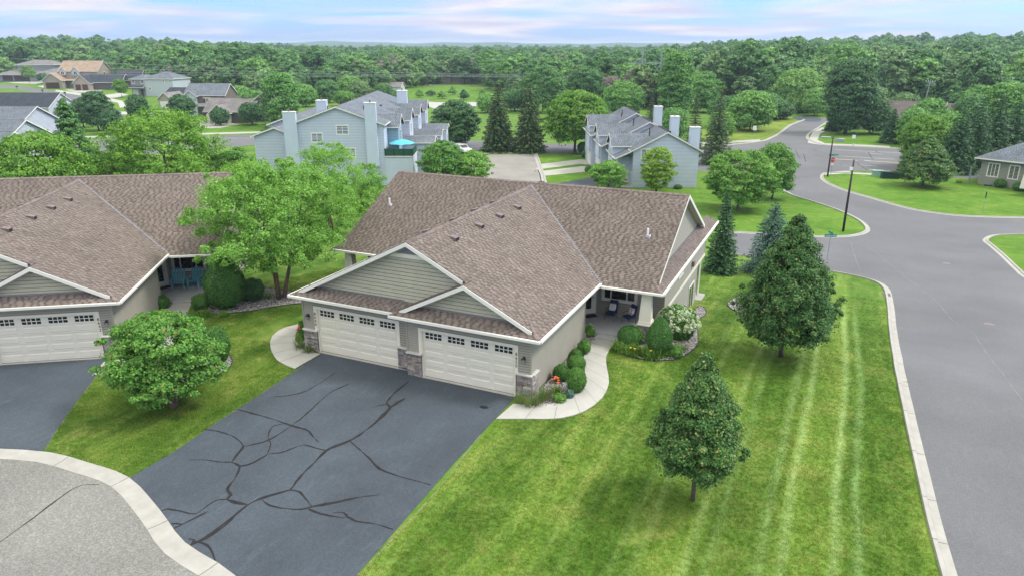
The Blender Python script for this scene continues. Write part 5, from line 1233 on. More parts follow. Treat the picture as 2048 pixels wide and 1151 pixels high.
def pick(px, R_):
    wts = [3, 2.4, 2, 3, 2, 2.4, 1.4, .5 if px < 1000 else .9, 2, 3.5 if px > 1700 else (1.2 if px > 1300 else .25)]
    return R_.choices(range(10), wts)[0]
for dfr, dd, x, y, z, px in near:
    k_ = pick(px, RW); me, H = protos[k_]; s_ = RW.uniform(.66, 1.28)*(.85 if dfr < 12 else 1.0)*float(np.interp(px, [350, 650, 1250, 1450], [1, .86, .84, 1]))
    o = link('wood_tree' if k_ != 9 else 'wood_spruce', me); o.location = (x, y, z-.2); o.rotation_euler = (0, 0, RW.random()*6.28); o.scale = (s_*RW.uniform(.9, 1.15),)*2+(s_,)
    if k_ == 9: tag(o, 'dark pointed spruce standing among the leafy woods beyond the main road', 'spruce tree', 'spruces of the wood beyond the main road')
    elif k_ == 7: tag(o, 'grey leafless tree standing among the green woods beyond the main road', 'tree', 'leafless trees of the wood beyond the main road')
    else: tag(o, 'full green tree of the dense woods beyond the main road', 'tree', WG)
# the rest of the wood reads as one mass
def scatter(ob, meshes):
    pro = [bpy.data.objects.new(ob.name+'_kind', m_) for m_ in meshes]
    ng = bpy.data.node_groups.new(ob.name, 'GeometryNodeTree'); ng.interface.new_socket('Geometry', in_out='INPUT', socket_type='NodeSocketGeometry'); ng.interface.new_socket('Geometry', in_out='OUTPUT', socket_type='NodeSocketGeometry')
    gi = ng.nodes.new('NodeGroupInput'); go = ng.nodes.new('NodeGroupOutput'); jn = ng.nodes.new('GeometryNodeJoinGeometry'); ng.links.new(jn.outputs[0], go.inputs[0])
    def attr(nm, tp):
        n = ng.nodes.new('GeometryNodeInputNamedAttribute'); n.data_type = tp; n.inputs['Name'].default_value = nm; return n.outputs[0]
    for k_, po in enumerate(pro):
        oi = ng.nodes.new('GeometryNodeObjectInfo'); oi.inputs['Object'].default_value = po; oi.inputs['As Instance'].default_value = True
        cmp_ = ng.nodes.new('FunctionNodeCompare'); cmp_.data_type = 'INT'; cmp_.operation = 'EQUAL'; ng.links.new(attr('kind_', 'INT'), cmp_.inputs[2]); cmp_.inputs[3].default_value = k_
        m2p = ng.nodes.new('GeometryNodeMeshToPoints'); ng.links.new(gi.outputs[0], m2p.inputs[0]); ng.links.new(cmp_.outputs[0], m2p.inputs[1])
        ip = ng.nodes.new('GeometryNodeInstanceOnPoints'); ng.links.new(m2p.outputs[0], ip.inputs['Points']); ng.links.new(oi.outputs['Geometry'], ip.inputs['Instance'])
        cx = ng.nodes.new('ShaderNodeCombineXYZ'); ng.links.new(attr('turn_', 'FLOAT'), cx.inputs[2]); ng.links.new(cx.outputs[0], ip.inputs['Rotation'])
        cs_ = ng.nodes.new('ShaderNodeCombineXYZ')
        sz = attr('size_', 'FLOAT')
        for i in range(3): ng.links.new(sz, cs_.inputs[i])
        ng.links.new(cs_.outputs[0], ip.inputs['Scale']); ng.links.new(ip.outputs[0], jn.inputs[0])
    md = ob.modifiers.new('scatter', 'NODES'); md.node_group = ng
me = bpy.data.meshes.new('far_wood'); me.vertices.add(len(far)); me.vertices.foreach_set('co', np.array([(f[2], f[3], f[4]-.3) for f in far], dtype=np.float32).ravel())
for nm, tp, vals in (('kind_', 'INT', [pick(f[5], RW) for f in far]), ('size_', 'FLOAT', [RW.uniform(.66, 1.32)*float(np.interp(f[5], [350, 650, 1250, 1450], [1, .84, .82, 1])) for f in far]), ('turn_', 'FLOAT', [RW.random()*6.28 for f in far])):
    a = me.attributes.new(nm, tp, 'POINT'); a.data.foreach_set('value', vals)
fw = link('far_wood', me); fw['kind'] = 'stuff'
scatter(fw, [p_[0] for p_ in protos])

# ================================================================== BEDS AND PLANTS AROUND THE HOUSES
def inpoly(x, y, P):
    c = False; n = len(P)
    for i in range(n):
        x1, y1 = P[i][0], P[i][1]; x2, y2 = P[(i+1) % n][0], P[(i+1) % n][1]
        if (y1 > y) != (y2 > y) and x < (x2-x1)*(y-y1)/(y2-y1)+x1: c = not c
    return c
peb = []
for i in range(6):
    bm = bmesh.new(); bmesh.ops.create_icosphere(bm, subdivisions=1, radius=1); R_ = random.Random(i)
    for v in bm.verts: v.co = Vector((v.co.x*R_.uniform(.8, 1.2), v.co.y*R_.uniform(.55, .9), v.co.z*.5))*R_.uniform(.85, 1.1)
    peb.append((np.array([v.co[:] for v in bm.verts]), np.array([[v.index for v in f.verts] for f in bm.faces]))); bm.free()
def bed(name, poly, n, seed, edging=True):
    P = [tuple(p)[:2] for p in poly]; TURF_OUT.append(P); o = drape(name, P, M['mulch'], .03); R_ = random.Random(seed); rs = np.random.RandomState(seed)
    xs_ = [p[0] for p in P]; ys_ = [p[1] for p in P]; V = []; F = []; k_ = 0; tries = 0
    while k_ < n and tries < n*6:
        tries += 1; x, y = R_.uniform(min(xs_), max(xs_)), R_.uniform(min(ys_), max(ys_))
        if not inpoly(x, y, P): continue
        pv_, pf = peb[R_.randrange(6)]; s_ = R_.uniform(.022, .06); a = R_.random()*6.28; c, s2 = math.cos(a), math.sin(a)
        q = pv_*s_; q = np.stack([q[:, 0]*c-q[:, 1]*s2+x, q[:, 0]*s2+q[:, 1]*c+y, q[:, 2]+zg(y)+.035+R_.random()*.02], 1)
        F.append(pf+len(V)*12); V.append(q); k_ += 1
    me = np_mesh('river_rock', np.concatenate(V), np.concatenate(F), M['pebble']); link('river_rock', me, o)['kind'] = 'stuff'
    if edging:
        mb = MB(); mb.tube([(p[0], p[1], zg(p[1])+.045) for p in P+P[:1]], .028, 5, False); mb.build('bed_edging', M['edge'], o)
    return o
def sm(pix): return smooth(gp(pix), .5, True)
bed('planting_bed', sm([(1231,700),(1245,708),(1275,717),(1310,722),(1345,720),(1378,706),(1394,690),(1396,672),(1388,655),(1330,660),(1285,672),(1240,680)]), 3000, 1)
bed('planting_bed', [Vector((.06, -.35)), Vector((.2, -.55)), Vector((.8, -.5)), Vector((1.25, -.15)), Vector((1.5, .55)), Vector((1.62, 1.3)), Vector((1.55, 2.6)), Vector((1.2, 3.6)), Vector((.62, 5.4)), Vector((.48, 7.2)), Vector((.5, 8.2)), Vector((.06, 8.2))], 1500, 2, False)
bed('planting_bed', sm([(1392,640),(1412,628),(1408,615),(1398,612),(1385,628)]), 350, 3)
bed('planting_bed', sm([(1455,610),(1470,622),(1500,632),(1520,620),(1530,600),(1490,590),(1462,600)]), 300, 4)
bed('planting_bed', sm([(392,622),(430,628),(500,622),(560,612),(615,604),(612,590),(560,580),(480,570),(420,580),(395,600)]), 2600, 5)
bed('planting_bed', [Vector((-13.0, .4)), Vector((-12.2, .1)), Vector((-12.15, -.15)), Vector((-12.9, -.2)), Vector((-13.7, .4)), Vector((-13.9, 1.4)), Vector((-13.5, 2.6)), Vector((-13.0, 2.6))], 350, 6, False)
bed('planting_bed', sm([(375,770),(420,755),(455,740),(465,720),(450,705),(415,700),(370,715),(350,745)]), 900, 7)
bed('planting_bed', [Vector(LL(.06, -.3)), Vector(LL(1.2, -.1)), Vector(LL(1.4, 1.2)), Vector(LL(1.4, 2.6)), Vector(LL(.6, 5.4)), Vector(LL(.5, 8.2)), Vector(LL(.06, 8.2))], 500, 8, False)
def shrub(label, cat, base, vtop, hw, mat, seed, name='shrub', group=None, n=9000, leaf=.045, egg=0, lump=.06, ry=None):
    b = G(*base) if not isinstance(base, Vector) else base
    h = HT(b, vtop)*.97; rx = hw*depth(b+Vector((0, 0, h/2)))/FPX
    o = link(name, shrub_mesh(name, mat, rx, ry or rx, h, seed, n, leaf, egg, lump)); o.location = b
    return tag(o, label, cat, group)
shrub('round clipped green boxwood beside the front walk by the right porch', 'shrub', (1259,692), 650, 25, M['shrub'], 1, n=14000, lump=.03)
shrub('egg-shaped clipped green yew in front of the right porch column', 'shrub', (1316,708), 630, 27, M['shrub'], 2, n=16000, egg=.55, lump=.03)
hy = G(1353,672)
def hydrangea(label, b, vtop, hw, seed, nf, n=9000, leaf=.10):
    t = thing('hydrangea', label, 'shrub', b); h = HT(b, vtop)*.95; rx = hw*depth(b+Vector((0, 0, h/2)))/FPX
    link('leaves', shrub_mesh('leaves', M['privet'], rx, rx*.8, h, seed, n, leaf, .1, .12), t)
    rs = np.random.RandomState(seed); V = []; F = []
    Cc = []; Nn = []
    for i in range(nf):
        d = rs.normal(size=3); d /= np.linalg.norm(d); d[2] = abs(d[2])*.9-.15; c = np.array([d[0]*rx*1.12, d[1]*rx*.93, h*.5+d[2]*h*.57]); m = 44
        q = rs.normal(size=(m, 3)); q /= np.linalg.norm(q, axis=1, keepdims=True); Cc.append(c+q*np.array([.10, .10, .12])*(.7+.5*rs.rand())); Nn.append(q+rs.normal(size=(m, 3))*.3)
    C_ = np.concatenate(Cc); N_ = np.concatenate(Nn); s_ = .062*(.8+.4*rs.rand(len(C_))); V, F = leaves(C_, N_, s_, s_, rs)
    o = link('flower_heads', np_mesh('flower_heads', V, F, M['petalw']), t); o['kind'] = 'stuff'
    return t
hydrangea('big hydrangea covered in creamy white flower heads beside the right porch column', G(1352,676), 606, 39, 3, 165)
hydrangea('small dark hydrangea with a few white blooms against the garage wall near the porch step', G(1177,672), 648, 13, 4, 9, n=4200, leaf=.07)
shrub('small mounded green shrub by the garage wall, below the white-bloomed one', 'shrub', (1168,706), 678, 13, M['privet'], 5, n=3500, leaf=.05, lump=.12)
shrub('dark low shrub along the garage wall halfway down the walk', 'shrub', (1152,715), 698, 12, M['shrub'], 6, n=3500, lump=.1)
shrub('rounded green shrub at the top of the clipped row by the curved walk', 'shrub', (1152,738), 710, 19, M['privet'], 7, n=9000, leaf=.04, lump=.05)
shrub('large clipped green shrub at the bend of the curved walk', 'shrub', (1152,782), 733, 20, M['privet'], 8, n=12000, leaf=.04, lump=.05)
shrub('dark green round shrub between the garage wall and the clipped row', 'shrub', (1122,760), 728, 17, M['shrub'], 9, n=8000, lump=.06)
shrub('low light green perennial in the rocks at the bottom of the garage bed', 'plant', (1120,802), 786, 13, M['privet'], 10, 'plant', n=1800, leaf=.05, lump=.2)
shrub('small blue-green perennial in the rocks near the bend of the walk', 'plant', (1139,794), 778, 9, M['bluespruce'], 11, 'plant', n=1200, leaf=.05, lump=.2)
shrub('blue-green spurge mound at the front of the porch bed', 'plant', (1351,713), 689, 13, M['privet'], 12, 'plant', n=2200, leaf=.06, lump=.2)
shrub('tall dark green arborvitae cone beside the porch of the neighbour house', 'shrub', (455,616), 503, 40, M['shrub'], 13, 'arborvitae', n=26000, leaf=.06, egg=.5, lump=.05)
shrub('dark rounded shrub under the birches beside the arborvitae', 'shrub', (507,600), 556, 22, M['dark'], 14, n=9000, leaf=.06, lump=.15)
shrub('low green shrub left of the arborvitae by the neighbour porch', 'shrub', (404,618), 586, 18, M['shrub'], 15, n=6000, leaf=.05, lump=.1)
shrub('round dark globe arborvitae at the right side of the island bed between the driveways', 'shrub', (440,722), 650, 24, M['shrub'], 16, n=14000, leaf=.05, lump=.05)
shrub('round green globe shrub half hidden behind the bushy maple', 'shrub', (400,700), 632, 22, M['shrub'], 17, n=11000, leaf=.05, lump=.05)
shrub('small dark shrub against the side wall of the neighbour garage', 'shrub', (326,616), 590, 14, M['shrub'], 18, n=5000, leaf=.05, lump=.1)
shrub('tall leafy green shrub at the left garage corner with the red flowers', 'shrub', (606,676), 640, 8, M['privet'], 19, n=3000, leaf=.05, lump=.15)
for i, (u, v, vt, hw) in enumerate([(1835,452,0,0)][:0]): pass
def clump(label, cat, base, L_, seed, mat='lily', n=70, spread=.5, w=.018, name='daylily', group=None, arch=.6):
    b = G(*base) if not isinstance(base, Vector) else base
    o = link(name, blades_mesh(name, M[mat], n, L_, spread, seed, w, arch)); o.location = b; return tag(o, label, cat, group)
LG = 'daylilies edging the porch bed'
for i, (u, v) in enumerate([(1240,699),(1252,704),(1266,708),(1280,711),(1296,714),(1311,716),(1328,712)]):
    clump('arching light green daylily clump along the front edge of the porch bed', 'plant', (u, v), .78, 30+i, group=LG, n=110, w=.03, spread=.8)
for i, (u, v, lb) in enumerate([(1260,699,'left one of the yellow daylily blooms in the porch bed'), (1268,701,'pale yellow daylily bloom in the middle of the porch bed'), (1300,705,'right one of the yellow daylily blooms in the porch bed')]):
    b = G(u, v+14); t = thing('daylily_flower', lb, 'flower', b); mb = MB(); mb.tube([(0, 0, 0), (.02, 0, .5)], .006, 4); mb.build('stem', M['lily'], t)
    mb = MB()
    for k_ in range(6): a = k_*PI/3; mb.add([(.02, 0, .48), (.02+.05*math.cos(a-.3), .05*math.sin(a-.3), .53), (.02+.09*math.cos(a), .09*math.sin(a), .55), (.02+.05*math.cos(a+.3), .05*math.sin(a+.3), .53)], [(0, 1, 2, 3)])
    mb.build('petals', M['yellow'], t)
clump('upright green grass-like clump in the rocks right of the yew', 'plant', (1365,700), .6, 50, 'tallgrass', 90, .5, .012, 'ornamental_grass', arch=.35)
for i, (u, v, L_, lb) in enumerate([(1043,806,.75,'tall grass clump against the stone pier at the driveway corner'), (1062,812,.7,'wispy grass clump at the foot of the stone corner pier'), (1085,800,.8,'tall loose grass clump beside the garage side wall'), (1074,808,.55,'short grass clump at the edge of the front walk rocks'), (1096,796,.6,'thin grass clump beside the orange lilies')]):
    clump(lb, 'plant', (u, v), L_, 60+i, 'tallgrass', 110, .55, .011, 'ornamental_grass', arch=.3)
for i, (u, v, L_, lb) in enumerate([(601,696,.7,'grass clump left of the left garage stone pier'), (618,704,.7,'wispy grass clump in front of the left garage stone pier'), (1162,706,.45,'low grassy plant beside the garage wall bed near the porch')]):
    clump(lb, 'plant', (u, v), L_, 70+i, 'tallgrass', 120, .6, .012, 'ornamental_grass', arch=.35)
for i, (u, v, lb) in enumerate([(425,748,'light green hosta clump at the front of the island bed'), (1500,612,'green daylily clump in the little bed behind the big linden'), (1486,606,'second green clump in the little bed behind the big linden'), (410,628,'daylilies in front of the arborvitae, left clump'), (445,632,'daylilies in front of the arborvitae, right clump'), (536,596,'small bright green clump under the birch stems')]):
    clump(lb, 'plant', (u, v), .5, 80+i, 'lily', 110, .8, .02, 'daylily')
def lily_flowers(name, lb, b, n, mat, H_, sp, seed):
    t = thing(name, lb, 'flower', b); R_ = random.Random(seed)
    link('leaves', blades_mesh('leaves', M['lily'], 50, H_*.7, sp, seed), t)
    for i in range(n):
        x, y, z = R_.uniform(-sp, sp)*.6, R_.uniform(-sp, sp)*.6, H_*R_.uniform(.75, 1.05); mb = MB()
        for k_ in range(6): a = k_*PI/3+R_.random()*.3; mb.add([(x, y, z-.03), (x+.045*math.cos(a-.4), y+.045*math.sin(a-.4), z+.03), (x+.10*math.cos(a), y+.10*math.sin(a), z+.04), (x+.045*math.cos(a+.4), y+.045*math.sin(a+.4), z+.03)], [(0, 1, 2, 3)])
        mb.build('bloom', M[mat], t)
lily_flowers('orange_lily', 'orange lilies blooming beside the garage wall bed', G(1112,786), 7, 'orange', .75, .32, 5)
lily_flowers('gladiolus', 'red-pink flowers on tall stems beside the left garage walk', G(599,682), 7, 'pinkred', .8, .14, 6)
lily_flowers('flower_mound', 'small orange-red flower mound by the neighbour front walk', G(318,632), 6, 'orange', .35, .25, 7)

# ================================================================== PORCH FURNITURE
M['navy'] = pm('navy_cushion_fabric', (.014, .04, .12), .12, 20, .85); M['turq'] = pm('turquoise_plastic', (.15, .46, .57), .08, 3, .5)
_g = NG(newmat('floral_pillow')); _v = _g.n('ShaderNodeTexVoronoi'); _v.inputs['Scale'].default_value = 14; _g.l(_g.obj(), _v.inputs['Vector'])
M['pillow'] = _g.out(_g.ramp(_v.outputs['Distance'], [(.18, (.10, .13, .2)), (.3, (.78, .77, .76))]), .9)
_g = NG(newmat('red_floral_pillow')); _v = _g.n('ShaderNodeTexVoronoi'); _v.inputs['Scale'].default_value = 9; _g.l(_g.obj(), _v.inputs['Vector'])
M['pillow2'] = _g.out(_g.ramp(_v.outputs['Distance'], [(.30, (.45, .03, .04)), (.42, (.8, .78, .76))]), .9)
def patio_chair(label, x, y, z, rz, pil):
    t = thing('patio_chair', label, 'chair', (x, y, z), rz, 'navy chairs on the right porch')
    for sx in (-1, 1):
        mb = MB(); mb.tube([(sx*.27, -.26, 0), (sx*.27, -.27, .38), (sx*.28, -.24, .60), (sx*.28, .02, .64), (sx*.26, .2, .62)], .014, 6); mb.build('arm', M['black'], t)
        mb = MB(); mb.tube([(sx*.25, .30, 0), (sx*.24, .24, .42), (sx*.24, .40, 1.0)], .014, 6); mb.build('leg', M['black'], t)
    mb = MB(); mb.box(-.25, .25, -.25, .24, .36, .385); mb.build('seat_frame', M['black'], t)
    mb = MB(); mb.box(-.25, .25, -.27, .23, .39, .47); mb.build('seat', M['navy'], t, bevel=.025)
    mb = MB(); mb.hexa([(-.24, .19, .44), (.24, .19, .44), (.24, .27, .44), (-.24, .27, .44), (-.24, .36, 1.04), (.24, .36, 1.04), (.24, .43, 1.04), (-.24, .43, 1.04)]); mb.build('backrest', M['navy'], t, bevel=.025)
    mb = MB(); mb.hexa([(-.2, .06, .49), (.2, .06, .49), (.2, .17, .49), (-.2, .17, .49), (-.2, .2, .87), (.2, .2, .87), (.2, .28, .87), (-.2, .28, .87)])
    p = mb.build('pillow', M[pil], None, bevel=.04); p.location = (x, y, z); p.rotation_euler = (0, 0, rz)
    tag(p, {'pillow': 'white and grey patterned pillow on the left porch chair', 'pillow2': 'white pillow with a red flower on the right porch chair'}[pil], 'pillow')
    return t
patio_chair('navy cushioned metal chair under the porch window, left of the pair', .62, 10.35, .3, -.15, 'pillow')
patio_chair('navy cushioned metal chair turned beside the tapered porch column, right of the pair', 1.72, 10.15, .3, .42+PI*0-1.0, 'pillow2')
def adirondack(label, x, y, z, rz):
    t = thing('adirondack_chair', label, 'chair', (x, y, z), rz, 'turquoise chairs on the neighbour porch'); t.scale = (1.12, 1.12, 1.15)
    for i in range(5):
        a = (i-2)*.13; mb = MB(); h = .62+.1*math.cos(a*6)
        mb.hexa([(a-.045, .16, .30), (a+.045, .16, .30), (a+.045, .18, .30), (a-.045, .18, .30), (a*1.25-.055, .42, .34+h), (a*1.25+.055, .42, .34+h), (a*1.25+.055, .44, .34+h), (a*1.25-.055, .44, .34+h)]); mb.build('back_slat', M['turq'], t)
    for i in range(4):
        y0 = -.36+i*.135; mb = MB(); z0 = .38-i*.03; mb.box(-.27, .27, y0, y0+.12, z0, z0+.02); mb.build('seat_slat', M['turq'], t)
    for sx in (-1, 1):
        mb = MB(); mb.box(sx*.33-.06, sx*.33+.06, -.42, .22, .56, .585); mb.build('arm', M['turq'], t)
        mb = MB(); mb.box(sx*.31-.02, sx*.31+.02, -.38, -.28, 0, .56); mb.build('leg', M['turq'], t)
        mb = MB(); mb.hexa([(sx*.29-.015, -.34, .25), (sx*.29+.015, -.34, .25), (sx*.29+.015, .38, 0), (sx*.29-.015, .38, 0), (sx*.29-.015, -.34, .37), (sx*.29+.015, -.34, .37), (sx*.29+.015, .42, .12), (sx*.29-.015, .42, .12)]); mb.build('side_rail', M['turq'], t)
    return t
p = LL(.35, 10.1); adirondack('turquoise plastic lawn chair on the neighbour porch, left one', *p, .3, th+.1)
p = LL(1.35, 10.3); adirondack('turquoise plastic lawn chair on the neighbour porch, right one', *p, .3, th-.25)
for nm, (x, y), rz, lb in (('doormat', (-.62, 10.35), PI/4, 'dark doormat before the storm door of the twin house'), ('doormat', LL(-.62, 10.35), PI/4+th, 'dark doormat before the neighbour storm door')):
    mb = MB(); mb.box(-.38, .38, -.24, .24, 0, .015); o = mb.build(nm, M['edge']); o.location = (x, y, .302); o.rotation_euler = (0, 0, rz); tag(o, lb, 'doormat')

# ================================================================== OTHER HOUSES
M['tan'] = pm('tan_siding', (.34, .29, .22), .04, 1); M['brownsid'] = pm('brown_siding', (.17, .135, .105), .04, 1); M['paleblue'] = pm('pale_grey_siding', (.47, .50, .52), .04, 1)
M['greysid'] = pm('mid_grey_siding', (.27, .28, .28), .04, 1); M['darksid'] = pm('dark_taupe_siding', (.10, .09, .08), .05, 1); M['redsid'] = pm('dark_red_siding', (.18, .035, .03), .05, 1)
M['browndoor'] = pm('brown_wooden_door', (.075, .035, .028), .1, 2, .5); M['sagewall'] = pm('sage_siding', (.27, .275, .22), .04, 1)
def lam_gable(ax, m, half, top, pitch):
    return (lambda x, y: top-pitch*abs(y-m)) if ax == 'x' else (lambda x, y: top-pitch*abs(x-m))
def block(H, x0, x1, y0, y1, z0, h, ax='x', pitch=.5, over=.35, wall='paleblue', roofm='greyshingle', hip=False, exp=.32, clapstep=None, fascia='white', faces='f'):
    """one box of a house with its own gable or hip roof; ax = direction of the ridge"""
    mb = MB(); mb.box(x0, x1, y0, y1, z0, h)
    xm, ym = (x0+x1)/2, (y0+y1)/2; half = (y1-y0)/2 if ax == 'x' else (x1-x0)/2; top = h+pitch*half
    if not hip:
        if ax == 'x':
            for s0 in (x0, x1-.1): mb.slab([(s0, y0, h), (s0, y1, h), (s0, ym, top)], (.1, 0, 0))
        else:
            for s0 in (y0, y1-.1): mb.slab([(x0, s0, h), (x1, s0, h), (xm, s0, top)], (0, .1, 0))
    w_ = mb.build('wall', M[wall], H)
    X0, X1, Y0, Y1 = x0-over, x1+over, y0-over, y1+over; e = half+over
    if hip:
        L_ = min(X1-X0, Y1-Y0)/2; zt = lambda x, y: h+.06+pitch*(min(x-X0, X1-x, y-Y0, Y1-y)-over)
        if X1-X0 >= Y1-Y0: a, b = (X0+L_, ym), (X1-L_, ym); planes = [([(X0,Y0),(X1,Y0),b,a], (0,1)), ([(X1,Y1),(X0,Y1),a,b], (0,-1)), ([(X1,Y0),(X1,Y1),b], (-1,0)), ([(X0,Y1),(X0,Y0),a], (1,0))]
        else: a, b = (xm, Y0+L_), (xm, Y1-L_); planes = [([(X0,Y0),(X1,Y0),a], (0,1)), ([(X1,Y1),(X0,Y1),b], (0,-1)), ([(X1,Y0),(X1,Y1),b,a], (-1,0)), ([(X0,Y1),(X0,Y0),a,b], (1,0))]
        fs = [zt]*4
    elif ax == 'x':
        zt = lambda x, y: h+.06+pitch*(half-abs(y-ym)); planes = [([(X0,Y0),(X1,Y0),(X1,ym),(X0,ym)], (0,1)), ([(X1,Y1),(X0,Y1),(X0,ym),(X1,ym)], (0,-1))]
    else:
        zt = lambda x, y: h+.06+pitch*(half-abs(x-xm)); planes = [([(X0,Y1),(X0,Y0),(xm,Y0),(xm,Y1)], (1,0)), ([(X1,Y0),(X1,Y1),(xm,Y1),(xm,Y0)], (-1,0))]
    mb = MB()
    for p, u_ in planes: roof_slab(mb, p, zt, .12)
    rf = mb.build('roof', M['deck'], H)
    for i, (p, u_) in enumerate(planes):
        if len({(round(q[0], 3), round(q[1], 3)) for q in p}) < 3: continue
        shingles('shingles', [tuple(q) for q in p], zt, u_, M[roofm], rf, exposure=exp, thick=.012, seed=int(x0*7+y0*3)+i+50)
    # fascia
    mb = MB(); zt_ = h+.04-pitch*over
    if hip:
        mb.box(X0-.03, X1+.03, Y0-.03, Y0-.002, zt_-.2, zt_); mb.box(X0-.03, X1+.03, Y1+.002, Y1+.03, zt_-.2, zt_); mb.box(X0-.03, X0-.002, Y0, Y1, zt_-.2, zt_); mb.box(X1+.002, X1+.03, Y0, Y1, zt_-.2, zt_)
    elif ax == 'x':
        for xx in (X0-.002, X1+.033):
            for ya in (Y0, Y1): mb.slab([(xx, ya, zt_-.2), (xx, ym, top+.04-.2), (xx, ym, top+.05), (xx, ya, zt_+.01)], (-.03, 0, 0))
        mb.box(X0, X1, Y0-.08, Y0-.004, zt_-.15, zt_); mb.box(X0, X1, Y1+.004, Y1+.08, zt_-.15, zt_)
    else:
        for yy in (Y0-.002, Y1+.033):
            for xa in (X0, X1): mb.slab([(xa, yy, zt_-.2), (xm, yy, top+.04-.2), (xm, yy, top+.05), (xa, yy, zt_+.01)], (0, -.03, 0))
        mb.box(X0-.08, X0-.004, Y0, Y1, zt_-.15, zt_); mb.box(X1+.004, X1+.08, Y0, Y1, zt_-.15, zt_)
    f_ = mb.build('fascia', M[fascia], rf); f_['kind'] = 'stuff'
    if clapstep:
        mb = MB(); cs = clapstep
        def sl(m, hf): return lambda z: (m-hf, m+hf) if z <= h else (m-max(0, (top-z)/pitch-.1), m+max(0, (top-z)/pitch-.1))
        tf = top-.1 if not hip else h
        GP = .045
        if 'f' in faces: clap(mb, 'x', y0-.006, -1, x0, x1, z0+.1, tf if ax == 'y' else h, cs, .03, gap=GP, slope=sl(xm, (x1-x0)/2) if ax == 'y' else None)
        if 'r' in faces: clap(mb, 'y', x1+.006, 1, y0, y1, z0+.1, tf if ax == 'x' else h, cs, .03, gap=GP, slope=sl(ym, (y1-y0)/2) if ax == 'x' else None)
        if 'l' in faces: clap(mb, 'y', x0-.006, -1, y0, y1, z0+.1, tf if ax == 'x' else h, cs, .03, gap=GP, slope=sl(ym, (y1-y0)/2) if ax == 'x' else None)
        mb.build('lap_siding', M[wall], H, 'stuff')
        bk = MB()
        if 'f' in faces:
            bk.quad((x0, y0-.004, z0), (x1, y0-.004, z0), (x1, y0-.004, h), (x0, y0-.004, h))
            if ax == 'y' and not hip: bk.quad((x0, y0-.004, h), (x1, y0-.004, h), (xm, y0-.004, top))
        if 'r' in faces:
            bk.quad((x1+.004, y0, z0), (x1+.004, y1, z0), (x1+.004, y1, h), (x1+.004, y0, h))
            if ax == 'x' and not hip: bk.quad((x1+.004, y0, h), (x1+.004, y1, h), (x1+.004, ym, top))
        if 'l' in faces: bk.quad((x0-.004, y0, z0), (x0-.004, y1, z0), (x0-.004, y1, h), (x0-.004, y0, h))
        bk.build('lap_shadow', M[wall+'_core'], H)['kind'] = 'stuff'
    return rf
def gdoor(H, ax, c, nrm, a0, a1, z0, z1, mat='white'):
    n = 4; ph = (z1-z0)/n; root = None
    for i in range(n):
        mb = MB(); lo, hi = sorted((c+nrm*.005, c+nrm*.05))
        if ax == 'x': mb.box(a0, a1, lo, hi, z0+i*ph+.02, z0+(i+1)*ph-.01)
        else: mb.box(lo, hi, a0, a1, z0+i*ph+.02, z0+(i+1)*ph-.01)
        o = mb.build('garage_door' if root is None else 'door_panel', M[mat], root or H); root = root or o
    return root
def chimney(H, x0, x1, y0, y1, z0, z1, wall, capm='white'):
    mb = MB(); mb.box(x0, x1, y0, y1, z0, z1-.12); c = mb.build('chimney', M[wall], H)
    mb = MB(); clap(mb, 'x', y0, -1, x0, x1, z0, z1-.15, .2, .02); clap(mb, 'y', x1, 1, y0, y1, z0, z1-.15, .2, .02); mb.build('lap_siding', M[wall], c, 'stuff')
    mb = MB(); mb.box(x0-.06, x1+.06, y0-.06, y1+.06, z1-.12, z1); mb.build('chimney_cap', M[capm], c)
    mb = MB(); xm, ym = (x0+x1)/2, (y0+y1)/2; mb.tube([(xm, ym, z1), (xm, ym, z1+.35)], .12, 8); mb.build('flue', M['ventm'], c)
def roofbits(rf, items):
    for x, y, z, k_ in items:
        mb = MB()
        if k_ == 'v': mb.box(x-.2, x+.2, y-.2, y+.2, z-.1, z+.17); mb.build('roof_vent', M['black'], rf)
        else: mb.tube([(x, y, z-.1), (x, y, z+.7)], .07, 6); mb.build('vent_pipe', M['black'], rf)
TR = math.radians(25)
# --- grey townhouse left of centre
A = G(773,370); TA = thing('townhouse', 'large pale grey townhouse block with two chimneys and a green-railed deck, left of centre', 'townhouse', A, TR)
rf = block(TA, -13.3, 0, 0, 36, -1, 8.95, 'y', .36, .4, 'bluesid', 'greyshingle', clapstep=.22, faces='fr')
roofbits(rf, [(-6.2-1.2, y, 8.95+.36*5.4, 'v') for y in (1.5, 2.3, 3.1, 3.9, 8.5, 9.3, 10.1, 10.9, 14, 14.8, 15.6, 20, 21)] + [(-8.5, 12, 10.6, 'p'), (-9.5, 7, 10.2, 'p'), (-8.2, 18, 10.7, 'p'), (-3.8, 6, 10.3, 'p'), (-4.2, 14, 10.5, 'p'), (-10, 4, 10.0, 'v'), (-3.0, 17, 10.1, 'v')])
chimney(TA, -14.2, -12.4, -.75, -.002, -1, 10.7, 'bluesid'); chimney(TA, -2.45, -.85, -.75, -.002, 2.9, 11.95, 'bluesid')
chimney(TA, -13.0, -11.4, 14, 15.4, 8, 11.2, 'bluesid'); chimney(TA, -1.5, .2, 26, 27.4, 8, 12.0, 'bluesid')
window(TA, 'x', 0, -1, -6.75, -5.1, 7.4, 8.65, .08, (.5,), .12, rows=(.5,)); window(TA, 'x', 0, -1, -10.45, -8.95, 6.3, 7.6, .08, (.5,), .12, rows=(.5,)); window(TA, 'x', 0, -1, -5.8, -4.3, 4.15, 5.45, .08, (.5,), .12, rows=(.5,))
